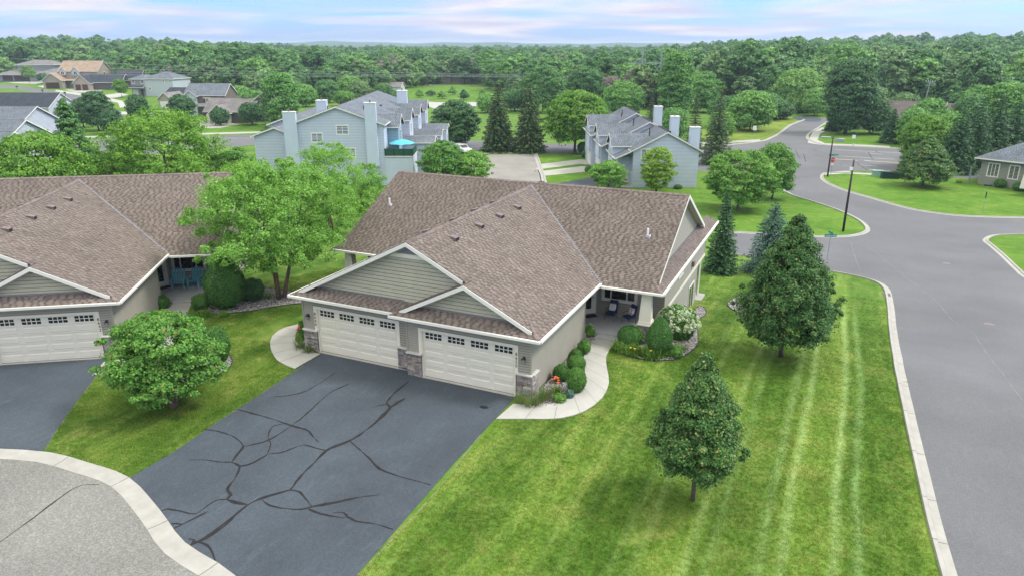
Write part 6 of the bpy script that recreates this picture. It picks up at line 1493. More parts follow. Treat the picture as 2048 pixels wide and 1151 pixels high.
for i, y0 in enumerate((2.2, 12, 21.5, 30.5)):                      # wings on the right side, each with its own gable
    x1 = (1.6, 2.1, 2.5, 2.8)[i]
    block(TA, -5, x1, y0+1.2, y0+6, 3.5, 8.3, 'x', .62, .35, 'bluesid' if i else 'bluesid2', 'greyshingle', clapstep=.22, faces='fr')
    window(TA, 'y', x1, 1, y0+2.8, y0+4.4, 5.9, 7.4, .08, (.5,), .1)
    if i: block(TA, -1, x1+4.2, y0-3.5, y0+1.1, -1, 5.2, 'x', .3, .3, 'bluesid', 'greyshingle', clapstep=.22, faces='fr'); window(TA, 'y', x1+4.2, 1, y0-2.6, y0-.4, 2.0, 4.1, .08, (.5,), .1)
block(TA, -19.5, -13.3, 2.0, 12, -1, 7.1, 'y', .36, .4, 'bluesid', 'greyshingle', clapstep=.22)
block(TA, -20.5, -14.3, 13, 30, -1, 7.6, 'y', .36, .4, 'bluesid', 'greyshingle', clapstep=.22)
mb = MB(); mb.box(0, 4.1, -.0, 5.0, -1, 4.15); mb.build('wall', M['bluesid'], TA); mb = MB(); clap(mb, 'x', 0, -1, .05, 4.1, -1, 4.1, .22, .03); clap(mb, 'y', 4.1, 1, 0, 5, -1, 4.1, .22, .03); mb.build('lap_siding', M['bluesid'], TA, 'stuff')
mb = MB(); mb.box(-.02, 4.2, -.15, 5.0, 4.15, 4.28); mb.build('deck_floor', M['trim'], TA)
M['dkgreen'] = pm('dark_green_canvas', (.015, .08, .05), .1, 3); M['umb'] = pm('turquoise_canvas', (.09, .42, .52), .12, 2, .8)
mb = MB(); mb.box(.05, 4.15, -.12, -.06, 4.3, 5.35); mb.box(4.1, 4.16, -.05, 4.9, 4.3, 5.35); mb.build('deck_screen', M['dkgreen'], TA)
for x in (.05, 1.4, 2.8, 4.13): mb = MB(); mb.box(x-.04, x+.04, -.2, -.125, 4.28, 5.42); mb.build('rail_post', M['black'], TA)
tA = lambda x, y, z: (A.x+x*math.cos(TR)-y*math.sin(TR), A.y+x*math.sin(TR)+y*math.cos(TR), A.z+z)
U = thing('patio_umbrella', 'turquoise umbrella open over the green-railed deck of the grey townhouse', 'umbrella', tA(2.3, 2.2, 4.28), TR)
mb = MB(); mb.tube([(0, 0, 0), (0, 0, 2.1)], .03, 6); mb.build('pole', M['black'], U)
for i in range(8):
    a0, a1 = i*PI/4, (i+1)*PI/4; mb = MB(); r_ = 2.0
    mb.slab([(0, 0, 2.15), (r_*.5*math.cos(a0), r_*.5*math.sin(a0), 1.95), (r_*math.cos(a0), r_*math.sin(a0), 1.55), (r_*.93*math.cos((a0+a1)/2), r_*.93*math.sin((a0+a1)/2), 1.58), (r_*math.cos(a1), r_*math.sin(a1), 1.55), (r_*.5*math.cos(a1), r_*.5*math.sin(a1), 1.95)], (0, 0, .015)); mb.build('canopy_panel', M['umb'], U)
FL = thing('flag', 'american flag hanging beside the deck of the grey townhouse', 'flag', tA(5.6, 3.0, 2.3), TR)
M['fred'] = pm('flag_red', (.5, .03, .04), .1, 5, .8); M['fblue'] = pm('flag_blue', (.02, .03, .15), .1, 5, .8)
mb = MB(); mb.tube([(-1.1, 0, 1.0), (.1, 0, 2.35)], .025, 6); mb.build('pole', M['white'], FL)
for i in range(13):
    mb = MB(); x0 = -.55+i*.08
    mb.hexa([(x0, -.02+.03*math.sin(i), .15), (x0+.08, -.02+.03*math.sin(i+1), .15), (x0+.08, .0+.03*math.sin(i+1), .15), (x0, .0+.03*math.sin(i), .15), (x0, -.02+.03*math.sin(i), 1.55+i*.05), (x0+.08, -.02+.03*math.sin(i+1), 1.6+i*.05), (x0+.08, .0+.03*math.sin(i+1), 1.6+i*.05), (x0, 0+.03*math.sin(i), 1.55+i*.05)]); mb.build('stripe', M['fred' if i % 2 == 0 else 'white'], FL)
mb = MB(); mb.box(-.55, -.02, -.07, -.055, 1.0, 1.6); mb.build('canton', M['fblue'], FL)
mb = MB()
for a in range(5):
    for b_ in range(4): mb.box(-.50+b_*.12, -.46+b_*.12, -.074, -.071, 1.06+a*.11, 1.10+a*.11)
o = mb.build('stars', M['white'], FL); o['kind'] = 'stuff'
# --- blue-grey townhouse right of centre
B = G(1392,375); TB = thing('townhouse', 'stepped blue-grey townhouse with three white-capped chimneys, right of centre', 'townhouse', B, TR)
for i, (y0, y1, xo, zo) in enumerate([(0, 9, 0, 0), (9.0, 18, -.9, .55), (18.0, 30, -1.4, 1.1)]):
    x0, x1 = -9.6+xo, 0+xo; h = 5.6+zo
    rf = block(TB, x0, x1, y0, y1, -1, h, 'y', .52, .4, 'bluesid', 'greyshingle', clapstep=.2, faces='fr', exp=.3)
    # roof runs further down over the entrances on the left
    zt = lambda x, y, h=h, x0=x0: h+.06-.45*(x0-.4-x)-.21
    p = [(x0-.41, y0-.4), (x0-.41, y1+.4), (x0-2.7, y1+.4), (x0-2.7, y0-.4)]
    mb = MB(); roof_slab(mb, p, zt, .12); r2 = mb.build('porch_roof', M['deck'], TB); shingles('shingles', p, zt, (1, 0), M['greyshingle'], r2, exposure=.3, seed=70+i)
    mb = MB(); mb.slab([(x0-2.72, y0-.44, zt(x0-2.7, 0)-.22), (x0-.41, y0-.44, zt(x0-.41, 0)-.22), (x0-.41, y0-.44, zt(x0-.41, 0)-.01), (x0-2.72, y0-.44, zt(x0-2.7, 0)-.01)], (0, .03, 0)); mb.box(x0-2.8, x0-2.7, y0-.4, y1+.4, zt(x0-2.7, 0)-.18, zt(x0-2.7, 0)-.02); mb.build('fascia', M['white'], r2)
    mb = MB(); mb.box(x0-2.3, x0, y0+2.2, y1, -1, h-1.35); mb.build('wall', M['bluesid'], TB)
    roofbits(rf, [((x0+x1)/2+.4, y0+.6+k_*.9, h+.52*4.6, 'v') for k_ in range(int((y1-y0)/.9)-1)] + [((x0+x1)/2-2, y0+3, h+1.5, 'p'), ((x0+x1)/2-1.4, y0+6, h+1.8, 'p')])
    block(TB, x0-2.6, x0+3.2, y0+2.6, y0+7.2, 2.6, h+.35, 'x', .62, .35, 'bluesid', 'greyshingle', clapstep=.2, faces='fl', exp=.3)
    window(TB, 'y', x0-2.6, -1, y0+4.0, y0+5.8, h-1.9, h-.5, .08, (.5,), .1)
    gdoor(TB, 'y', x0-2.3, -1, y0+3.2, y0+7.6, -.0, 2.2)
mb = MB(); mb.tube([(-12.0, -.2, -.2), (-12.0, -.2, 4.3)], .09, 4); mb.build('porch_post', M['white'], TB)
mb = MB(); mb.box(-10.9, -9.9, 2.15, 2.2, 0, 2.1); mb.build('door', M['white'], TB)
mb = MB(); mb.box(-12.2, -9.6, -.3, 2.2, -.2, .12); mb.build('porch_floor', M['concrete'], TB)
window(TB, 'x', 0, -1, -8.4, -6.95, 4.35, 5.65, .08, (.5,), .12, rows=(.5,))
chimney(TB, -.9, .45, 1.8, 3.0, 3.0, 8.6, 'bluesid'); chimney(TB, -1.6, -.3, 11.8, 13.1, 3.0, 9.2, 'bluesid'); chimney(TB, -2.1, -.8, 22.5, 23.8, 3.0, 9.9, 'bluesid')
mb = MB(); mb.tube([(.06, .5, 0), (.06, .5, 4.7), (.3, .2, 5.2)], .05, 5); mb.build('downpipe', M['white'], TB)
# --- grey townhouses at the left edge
def Zp(u, v, z): d = ray(u, v); t = (z-_o[2])/d[2]; return _o+d*t
P0 = Zp(52, 240, 3.4); T_ = thing('townhouse', 'stepped grey-roofed townhouse with white gable trim at the left edge', 'townhouse', (P0[0], P0[1], -4.6), TR)
for (u, v, zr) in ((74, 213, 3.9), (52, 240, 3.6), (28, 264, 2.6)):
    P = Zp(u, v, zr)-P0; lx = P[0]*math.cos(TR)+P[1]*math.sin(TR); ly = -P[0]*math.sin(TR)+P[1]*math.cos(TR); hw_ = 6.2
    rf = block(T_, lx-34, lx-.4, ly-hw_, ly+hw_, -1, zr+4.6-.45*hw_, 'x', .45, .4, 'paleblue', 'greyshingle', exp=.32, clapstep=.22, faces='fr')
    roofbits(rf, [(lx-6, ly-2.5, zr+4.6-1.1, 'v'), (lx-12, ly-3, zr+4.6-1.3, 'v')]); window(T_, 'y', lx-.4, 1, ly-1, ly+.6, 3.0, 4.6, .08, (.5,), .1)
# --- far houses
def far_house(label, b, rz, blocks, wins=(), doors=(), name='house'):
    t = thing(name, label, 'house', b, math.radians(rz))
    for bl in blocks: block(t, **bl)
    for w_ in wins: window(t, *w_[:7], .12, (.5,), .14)
    for d_ in doors: gdoor(t, *d_)
    t.scale = (FS, FS, FS)
    return t
D = dict
FS = 1.3
far_house('wide grey hip-roofed house with two brown garage doors at the far left', G(72,163), 22, [D(x0=-17, x1=10, y0=0, y1=13, z0=-1, h=3.0, ax='x', hip=True, pitch=.34, over=.8, wall='greysid', roofm='taupeshingle', exp=.6), D(x0=-10, x1=6, y0=4, y1=14, z0=2, h=7.0, hip=True, pitch=.34, over=.8, wall='greysid', roofm='taupeshingle', exp=.6), D(x0=4, x1=14, y0=-4, y1=8, z0=-1, h=3.6, hip=True, pitch=.34, over=.8, wall='paleblue', roofm='taupeshingle', exp=.6)], (), [('x', 0, -1, -14.5, -10, 0, 2.6, 'browndoor'), ('x', 0, -1, -9.4, -2.5, 0, 2.6, 'browndoor')])
FS = 1.22
far_house('tan two-storey house with an orange-brown gabled roof at the far left', G(176,176), 28, [D(x0=-10, x1=4.5, y0=0, y1=12, z0=-1, h=6.4, ax='x', pitch=.62, wall='tan', roofm='tanshingle', exp=.6), D(x0=-14, x1=-7, y0=-5, y1=4, z0=-1, h=3.2, ax='y', pitch=.75, wall='tan', roofm='tanshingle', exp=.6), D(x0=-9.5, x1=-7, y0=-.6, y1=4, z0=5, h=6.5, ax='y', pitch=1, over=.25, wall='paleblue', roofm='tanshingle', exp=.6), D(x0=-5, x1=-2, y0=-.6, y1=4, z0=5, h=6.5, ax='y', pitch=1, over=.25, wall='paleblue', roofm='tanshingle', exp=.6), D(x0=-7, x1=-.5, y0=-2.2, y1=0, z0=2.7, h=3.1, ax='x', pitch=.35, wall='tan', roofm='tanshingle', exp=.6)],
    [('y', 4.5, 1, 5, 6.4, 4.4, 5.8), ('x', -.6, -1, -8.9, -7.7, 4.9, 6.2), ('x', -.6, -1, -4.1, -2.9, 4.9, 6.2)], [('x', -5, -1, -13, -8, 0, 2.3, 'browndoor'), ('x', -.01, -1, -5.4, -4.3, 0, 2.3, 'browndoor')])
FS = 1.18
far_house('long dark-roofed low house with brown garage doors between the tan and pale houses', G(210,180), 30, [D(x0=-10, x1=6.5, y0=0, y1=9, z0=-1, h=3.0, ax='x', pitch=.62, wall='darksid', roofm='darkshingle', exp=.6), D(x0=-10, x1=-4, y0=-3, y1=4, z0=-1, h=2.9, ax='y', pitch=.95, wall='tan', roofm='darkshingle', exp=.6), D(x0=3, x1=12, y0=4, y1=14, z0=-1, h=3.6, ax='x', pitch=.7, wall='brownsid', roofm='darkshingle', exp=.6)], (), [('x', -3, -1, -9.3, -7.4, 0, 2.2, 'browndoor'), ('x', -3, -1, -6.8, -4.8, 0, 2.2, 'browndoor')])
FS = 1.12
far_house('tall pale grey two-storey house with a grey hip roof at the wood edge', G(293,193), 12, [D(x0=0, x1=11.5, y0=0, y1=10, z0=-1.5, h=6.3, ax='x', hip=True, pitch=.42, over=.4, wall='paleblue', roofm='greyshingle', exp=.6), D(x0=-6, x1=0, y0=.5, y1=9, z0=-1, h=6.1, ax='y', hip=True, pitch=.42, over=.4, wall='greysid', roofm='greyshingle', exp=.6), D(x0=-6.2, x1=-.1, y0=-1.2, y1=.5, z0=2.7, h=3.2, ax='x', pitch=.5, over=.2, wall='greysid', roofm='darkshingle', exp=.6)],
    [('x', 0, -1, 7.6, 8.2, 4.9, 5.8), ('x', 0, -1, 10.2, 10.8, 4.9, 5.8), ('x', 0, -1, 1.6, 2.3, 2.1, 3.2), ('x', .5, -1, -5.4, -4.4, 4.4, 5.7), ('x', .5, -1, -1.8, -.8, 4.4, 5.7)], [('x', .49, -1, -5.6, -3.4, 0, 2.4, 'white'), ('x', .49, -1, -2.4, -1.3, 0, 2.4, 'browndoor')])
FS = 1
far_house('dark roofed low house partly hidden left of the brown two-storey house', G(332,214), 14, [D(x0=-2, x1=11, y0=2, y1=12, z0=-1.5, h=3.2, ax='x', pitch=.55, wall='darksid', roofm='darkshingle', exp=.5), D(x0=1, x1=6, y0=-5, y1=3, z0=-1, h=3.0, ax='y', pitch=.8, wall='tan', roofm='taupeshingle', exp=.5)], (), [('x', -5, -1, 1.6, 5.4, 0, 2.2, 'white')])
far_house('brown two-storey house with a grey gabled roof and red bay left of centre', G(410,232), 24, [D(x0=-2, x1=6.5, y0=0, y1=9.5, z0=-1, h=6.0, ax='x', pitch=.62, wall='brownsid', roofm='greyshingle', exp=.5, clapstep=.25, faces='r'), D(x0=-6, x1=3, y0=2.5, y1=11, z0=-1, h=6.3, ax='x', pitch=.62, wall='brownsid', roofm='greyshingle', exp=.5), D(x0=-5, x1=-1.5, y0=-1, y1=4, z0=-1, h=5.9, ax='y', pitch=.8, wall='paleblue', roofm='greyshingle', exp=.5), D(x0=.5, x1=5, y0=-.7, y1=0, z0=3.2, h=5.2, ax='x', pitch=.4, over=.1, wall='redsid', roofm='greyshingle', exp=.5), D(x0=-.5, x1=6.6, y0=-2.6, y1=0, z0=2.9, h=3.2, ax='x', pitch=.4, wall='brownsid', roofm='greyshingle', exp=.5)],
    [('y', 6.5, 1, 2, 3.4, 2.9, 4.6), ('x', -.7, -1, 1.2, 2.0, 3.9, 5.0), ('x', -.7, -1, 3.5, 4.3, 3.9, 5.0), ('x', -1, -1, -3.9, -2.6, 3.6, 5.0)], ())
far_house('low taupe-roofed house with a white garage door beside the dark round maple', G(462,246), 20, [D(x0=-7, x1=6, y0=0, y1=10, z0=-1, h=3.1, ax='x', pitch=.62, wall='darksid', roofm='taupeshingle', exp=.5, clapstep=.25), D(x0=-4.5, x1=.5, y0=-2.5, y1=3, z0=-1, h=2.9, ax='y', pitch=.85, wall='sagewall', roofm='taupeshingle', exp=.5), D(x0=3, x1=13, y0=4, y1=15, z0=-1, h=4.0, ax='y', pitch=.75, wall='darksid', roofm='taupeshingle', exp=.5)], (), [('x', 0, -1, -6.6, -4.7, 0, 2.3, 'white'), ('x', -2.5, -1, -3.6, -.4, 0, 2.3, 'white')])
far_house('small stone cottage with a grey roof at the top of the green field', G(886,168), 30, [D(x0=-4, x1=4, y0=0, y1=9, z0=-1, h=5.0, ax='y', pitch=.6, wall='tan', roofm='taupeshingle', exp=.7), D(x0=4, x1=16, y0=3, y1=11, z0=-1, h=3.4, ax='x', pitch=.45, wall='tan', roofm='taupeshingle', exp=.7)], [('x', 0, -1, -1.2, 1.2, 3.4, 5.0)], ())
far_house('little grey shed-like house behind the far end of the grey townhouse', G(775,185), 20, [D(x0=-5, x1=6, y0=0, y1=8, z0=-1, h=2.6, ax='x', pitch=.4, wall='paleblue', roofm='taupeshingle', exp=.6)], [('x', 0, -1, -2, -1, 1, 2)], ())
far_house('brown-roofed house half hidden by spruces across the main road', G(1782,262), -10, [D(x0=-7, x1=10, y0=0, y1=13, z0=-1, h=3.2, ax='x', pitch=.55, wall='sagewall', roofm='brownroof', exp=.5), D(x0=8, x1=30, y0=6, y1=18, z0=-1, h=3.2, ax='x', pitch=.5, wall='sagewall', roofm='brownroof', exp=.5)], (), ())
far_house('brown-roofed house showing above the spruces at the far right', G(2020,246), -14, [D(x0=-10, x1=4, y0=0, y1=12, z0=-1, h=4.5, ax='x', pitch=.55, wall='sagewall', roofm='brownroof', exp=.5), D(x0=2, x1=12, y0=-3, y1=9, z0=-1, h=4.5, ax='y', pitch=.6, wall='tan', roofm='brownroof', exp=.5)], (), ())
far_house('dark-roofed house directly behind the left edge townhouses', G(60,246), 20, [D(x0=-14, x1=6, y0=0, y1=11, z0=-1, h=4.2, ax='x', pitch=.6, wall='paleblue', roofm='darkshingle', exp=.5), D(x0=7, x1=13, y0=2, y1=9, z0=-1, h=3.6, ax='x', pitch=.3, wall='paleblue', roofm='greyshingle', exp=.5)], (), ())
# --- big slate-roofed house at the right edge
b = G(1955,368)+Vector((7*math.cos(math.radians(-28)), 7*math.sin(math.radians(-28)), 0)); RH = thing('house', 'sage house with a blue-slate hip roof at the right edge of the picture', 'house', b, math.radians(-28))
block(RH, -7.0, 16, 0, 16, -1, 4.4, 'x', .52, .8, 'sagewall', 'greyshingle', hip=True, exp=.3, clapstep=.2, faces='fl'); block(RH, 1.5, 9, -3.5, 4, -1, 3.7, 'y', .42, .6, 'sagewall', 'greyshingle', hip=True, exp=.3, clapstep=.2)
window(RH, 'x', 0, -1, -6.0, -4.6, 1.4, 3.3, .08, (.33, .66), .1); window(RH, 'x', 0, -1, -3.2, -2.0, 1.4, 3.3, .08, (.5,), .1)
mb = MB(); mb.box(-1.2, -.2, -.06, -.01, .2, 3.2); mb.build('door', M['white'], RH)
for x in (.2, 1.3): mb = MB(); mb.hexa([(x-.4, -4.3, .9), (x+.4, -4.3, .9), (x+.4, -3.6, .9), (x-.4, -3.6, .9), (x-.22, -4.15, 3.5), (x+.22, -4.15, 3.5), (x+.22, -3.75, 3.5), (x-.22, -3.75, 3.5)]); mb.build('column', M['trim'], RH)
for x in (-7.3, -8.6): mb = MB(); mb.tube([(x, 1, -1), (x, 1, 2.2)], .12, 4); mb.build('deck_post', M['greysid'], RH)
for i, (u, v, vt, hw, lb) in enumerate([(1976,364,345,17,'large round clipped shrub under the windows of the slate-roofed house'), (1999,375,358,11,'small green shrub beside the large round one at the right edge house'), (2037,382,364,12,'clipped round shrub at the right edge before the white column'), (1918,366,360,5,'tiny yellow-green shrub on the corner lawn before the right edge house'), (1988,366,358,8,'bluish low shrub between the clipped ones at the right edge house')]):
    shrub(lb, 'shrub', (u, v), vt, hw, M['shrub' if i != 3 else 'yellowg'], 300+i, n=4000, leaf=.12, lump=.05)
for i, (u, v, vt, hw, lb) in enumerate([(1167,306,283,13,'taller clipped round shrub at the corner of the blue-grey townhouse'), (1171,315,300,10,'lower clipped round shrub at the corner of the blue-grey townhouse'), (1176,345,333,7,'small round shrub between two driveways before the blue-grey townhouse'), (1356,378,370,8,'low dark shrub at the foot of the blue-grey gable'), (862,395,348,16,'dark green shrub beside the deck wall of the grey townhouse')]):
    shrub(lb, 'shrub', (u, v), vt, hw, M['shrub'], 320+i, n=3500, leaf=.14, lump=.05)

# ================================================================== STREET FURNITURE, VEHICLES, WIRES
M['dkpole'] = pm('dark_brown_pole', (.035, .025, .022), .15, 3, .6); M['galv'] = pm('galvanised_metal', (.33, .35, .37), .08, 6, .4, metal=.4)
M['signgreen'] = pm('street_sign_green', (.01, .22, .17), .05, 4, .4); M['signred'] = pm('stop_sign_red', (.5, .02, .03), .05, 4, .4); M['signwhite'] = pm('sign_white', (.75, .76, .78), .04, 4, .4)
M['boxgreen'] = pm('dark_green_utility_paint', (.015, .045, .035), .1, 3, .5); M['boxlight'] = pm('pale_green_utility_paint', (.25, .40, .33), .08, 3, .5)
M['wire'] = pm('weathered_wire', (.32, .34, .36), .05, 1, .5)
def light_pole(label, base, vtop, arm, kind):
    b = G(*base); H = HT(b, vtop); t = thing('street_light', label, 'street light', b, 0)
    mb = MB(); mb.tube([(0, 0, 0), (0, 0, H*.5), (.0, 0, H)], [.13, .115, .08], 8); mb.build('pole', M['dkpole'], t, smooth=True)
    if kind == 'cobra':
        mb = MB(); mb.tube([(0, 0, H-.25), (arm*.5, 0, H+.02), (arm, 0, H-.02)], .04, 6); mb.build('arm', M['galv'], t)
        mb = MB(); mb.hexa([(arm-.15, -.14, H-.08), (arm+.55, -.11, H-.08), (arm+.55, .11, H-.08), (arm-.15, .14, H-.08), (arm-.15, -.08, H+.05), (arm+.45, -.06, H+.02), (arm+.45, .06, H+.02), (arm-.15, .08, H+.05)]); mb.build('lamp_head', M['galv'], t, bevel=.03)
        mb = MB(); mb.box(-.30, .05, -.14, -.12, H-1.1, H-.75); mb.build('sign_panel', M['signwhite'], t)
    else:
        for sx in (-1, 1):
            mb = MB(); mb.box(min(0, sx*.9), max(0, sx*.9), -.03, .03, H-.32, H-.25); mb.build('arm', M['dkpole'], t)
            mb = MB(); x0, x1 = sorted((sx*.35, sx*1.75)); mb.box(x0, x1, -.3, .3, H-.5+(.2 if sx < 0 else -.25), H-.28+(.2 if sx < 0 else -.02)); mb.build('lamp_head', M['galv'], t, bevel=.04)
    return t
light_pole('tall dark street light on the island lawn corner with a curved arm', (1686,463), 320, 1.1, 'cobra')
light_pole('dark street light with two box lamps behind the stop sign at the corner lawn', (1655,353), 273, 0, 'box')
def text_obj(txt, size, mat, parent, loc, rot):
    o = link('lettering', text_mesh(txt, size, .004, M[mat]), parent, loc); o.rotation_euler = rot; return o
# stop sign and street name signs
b = G(1661,353); t = thing('stop_sign', 'red stop sign with a green street name blade above, by the corner lawn', 'stop sign', b, YAW*-1*0+.35)
mb = MB(); mb.tube([(0, .03, 0), (0, .03, 3.6)], .035, 6); mb.build('post', M['galv'], t)
mb = MB(); o8 = [(.46*math.cos(PI/8+i*PI/4), 0, 2.65+.46*math.sin(PI/8+i*PI/4)) for i in range(8)]; mb.slab(o8, (0, .02, 0)); mb.build('sign_border', M['signwhite'], t)
mb = MB(); o8 = [(.42*math.cos(PI/8+i*PI/4), -.006, 2.65+.42*math.sin(PI/8+i*PI/4)) for i in range(8)]; mb.slab(o8, (0, .005, 0)); mb.build('sign_face', M['signred'], t)
text_obj('STOP', .36, 'signwhite', t, (0, -.012, 2.65), (PI/2, 0, 0))
mb = MB(); mb.box(-.75, .75, -.01, .01, 3.3, 3.52); mb.build('name_blade', M['signgreen'], t)
mb = MB(); mb.box(-.18, .18, -.01, .01, 1.8, 2.05); mb.build('plate', M['signwhite'], t)
b = G(1654,521); H = HT(b, 463); t = thing('street_sign', 'green street name sign reading Cameron Path on a thin post behind the big linden', 'street sign', b, .42)
mb = MB(); mb.tube([(0, .02, 0), (0, .02, H)], .03, 6); mb.build('post', M['galv'], t)
mb = MB(); mb.box(-.55, .55, -.01, .01, H-.52, H-.26); mb.build('name_blade', M['signgreen'], t)
text_obj('Cameron Path', .17, 'signwhite', t, (0, -.016, H-.39), (PI/2, 0, 0))
mb = MB(); mb.box(-.01, .01, -.45, .49, H-.24, H-.02); mb.build('name_blade', M['signgreen'], t)
b = G(1965,424); H = HT(b, 368); t = thing('mailbox_post', 'grey post with street name blades and a plate at the right corner lawn kerb', 'street sign', b, .2)
mb = MB(); mb.tube([(0, .02, 0), (0, .02, H)], .03, 6); mb.build('post', M['galv'], t)
mb = MB(); mb.box(-.5, .5, -.01, .01, H-.3, H-.08); mb.build('name_blade', M['boxgreen'], t)
mb = MB(); mb.box(-.06, .06, -.01, .01, H-1.8, H-1.0); mb.build('plate', M['black'], t)
for i, (u, v, vt, lb) in enumerate([(1706,286,270,'small white sign on the grass beyond the main road'), (1706,294,288,'short white marker post beyond the main road kerb'), (1508,272,252,'small grey-white sign in the meadow left of the street bend'), (1575,226,214,'blue sign at the far end of the street bend'), (1527,236,226,'long low white sign by the willow at the meadow edge')]):
    b = G(u, v); H = HT(b, vt); t = thing('road_sign', lb, 'sign', b, .3); mb = MB(); mb.tube([(0, .03, 0), (0, .03, H)], .04, 5); mb.build('post', M['galv'], t)
    mb = MB(); w_ = (.35, .2, .4, .7, 1.6)[i]; mb.box(-w_, w_, -.02, .02, H*.55, H); mb.build('sign_face', M['fblue' if i == 3 else 'signwhite'], t)
for lb, b, w_, d_, h_, mt in (('large dark green utility cabinet on the corner lawn footway', G(1779,357), 1.3, .9, 1.1, 'boxgreen'), ('small pale green utility box left of the dark green one', G(1754,353), .8, .6, 1.0, 'boxlight'), ('dark green utility box half hidden by the rounded linden', G(1800,356), .5, .6, .9, 'boxgreen')):
    t = thing('utility_box', lb, 'utility box', b, .3); mb = MB(); mb.box(-w_, w_, -d_/2, d_/2, 0, h_*.8); mb.build('cabinet', M[mt], t, bevel=.03)
    mb = MB(); mb.box(-w_-.03, w_+.03, -d_/2-.04, d_/2+.04, h_*.8, h_); mb.build('lid', M[mt], t, bevel=.03)
# utility pole right, white lattice pylon, wires
def zat(b, v): return HT(b, v)
b = G(1838,250); H = HT(b, 158); t = thing('utility_pole', 'leaning wooden utility pole among the trees at upper right', 'utility pole', b, .2)
mb = MB(); mb.tube([(0, 0, 0), (.9, 0, H)], [.16, .11], 7); mb.build('pole', M['galv'], t)
for z in (.93, .86): mb = MB(); mb.beam((-.3, 0, H*z), (2.0, 0, H*z+.1), .1, .12); mb.build('crossarm', M['galv'], t)
for x in (-.2, .4, 1.3, 1.9): mb = MB(); mb.tube([(x, 0, H*.94), (x, 0, H*.94+.3)], .06, 5); mb.build('insulator', M['signwhite'], t)
pyl = Vector(Zp(1298, 190, -5)); pyl = G(1298, 213); H = HT(pyl, 102); t = thing('pylon', 'white h-frame power pylon with crossed braces rising above the woods', 'pylon', pyl, .5)
for sx in (-1, 1):
    mb = MB(); mb.tube([(sx*3.2, 0, 0), (sx*3.2, 0, H)], .22, 6); mb.build('pole', M['galv'], t)
    mb = MB(); mb.beam((sx*3.2, 0, H*.78), (-sx*3.2, 0, H*.22), .22, .22); mb.build('cross_brace', M['galv'], t)
    mb = MB(); mb.beam((sx*3.2, 0, H*.9), (sx*6.5, 0, H*.76), .2, .2); mb.build('strut', M['galv'], t)
mb = MB(); mb.beam((-6.8, 0, H*.78), (6.8, 0, H*.78), .28, .3); mb.build('crossarm', M['galv'], t)
for i, (v0, v1, vm, lb) in enumerate([(113, 150, 139, 'uppermost'), (128, 152, 145, 'second'), (138, 153, 150, 'third'), (146, 154, 153, 'lowest')]):
    pts_ = []
    for k_ in range(25):
        tt = k_/24; u = -60+tt*1370; vv = v0+(v1-v0)*math.sin(min(1, tt*1.1)*PI/2)+1.5*math.sin(tt*PI*3)**2
        d_ = ray(u, vv); hd = 262; s_ = hd/float(d_@np.array([math.sin(YAW), math.cos(YAW), 0])); pts_.append(tuple(_o+d_*s_))
    mb = MB(); mb.tube(pts_, .035, 4, False); o = mb.build('power_line', M['wire']); tag(o, lb+' of the four power lines strung before the woods at upper left', 'power line', None)
# vehicles
M['carw'] = pm('white_car_paint', (.72, .73, .74), .02, 1, .25, spec=.6); M['carg'] = pm('dark_grey_car_paint', (.05, .06, .075), .05, 1, .25, spec=.6); M['tyre'] = pm('tyre_rubber', (.02, .02, .02), .1, 9, .9); M['lamp'] = pm('red_tail_lamp', (.4, .02, .02), .05, 4, .3)
def suv(label, b, rz, mt):
    t = thing('parked_car', label, 'car', b, rz); mb = MB(); L_, W_ = 4.6, 1.85
    prof = [(-2.3, .45), (-2.3, .85), (-2.2, 1.02), (-1.15, 1.12), (-.45, 1.66), (1.75, 1.66), (2.15, 1.10), (2.3, .95), (2.3, .45)]
    def side(y, inset): return [(x, y*(1-(inset if z > 1.13 else 0)), z) for x, z in prof]
    A_, B_ = side(-W_/2, .14), side(W_/2, .14); n = len(prof); vs = A_+B_; fs = [tuple(range(n)), tuple(range(n, 2*n))[::-1]]+[(i, i+n, (i+1) % n+n, (i+1) % n) for i in range(n)]
    mb.add(vs, fs); mb.build('body', M[mt], t, bevel=.04)
    mb = MB()
    for y in (-.80, .80): mb.add([(-.95, y*1.02, 1.16), (1.9, y*1.02, 1.16), (1.62, y*1.005, 1.56), (-.5, y*1.005, 1.56)], [(0, 1, 2, 3)])
    g = mb.build('side_windows', M['glass'], t); g['kind'] = 'stuff'
    mb = MB(); mb.add([(-1.17, -.72, 1.14), (-1.17, .72, 1.14), (-.50, .70, 1.63), (-.50, -.70, 1.63)], [(0, 1, 2, 3)]); mb.build('windscreen', M['glass'], t)
    mb = MB(); mb.add([(2.17, -.7, 1.12), (2.17, .7, 1.12), (1.80, .68, 1.60), (1.80, -.68, 1.60)], [(0, 1, 2, 3)]); mb.build('rear_window', M['glass'], t)
    for x in (-1.45, 1.4):
        for y in (-.93, .93):
            mb = MB(); pr = [(.34*math.cos(a), .34*math.sin(a)) for a in np.linspace(0, 2*PI, 17)[:-1]]; s_ = 1 if y > 0 else -1
            mb.slab([(x+p[0], y-.2*s_, .34+p[1]) for p in pr], (0, .21*s_, 0)); w_ = mb.build('wheel', M['tyre'], t)
            mb = MB(); mb.slab([(x+p[0]*.6, y+.012*s_, .34+p[1]*.6) for p in pr], (0, .01*s_, 0)); mb.build('rim', M['galv'], w_)
    for y in (-.8, .8): mb = MB(); mb.box(2.2, 2.32, y-.1, y+.1, .85, 1.1); mb.build('tail_light', M['lamp'], t); mb = MB(); mb.box(-2.33, -2.25, y-.14, y+.14, .72, .86); mb.build('headlight', M['signwhite'], t)
    return t
suv('white suv parked in the middle court behind the grey townhouse', G(924,306), 2.6, 'carw')
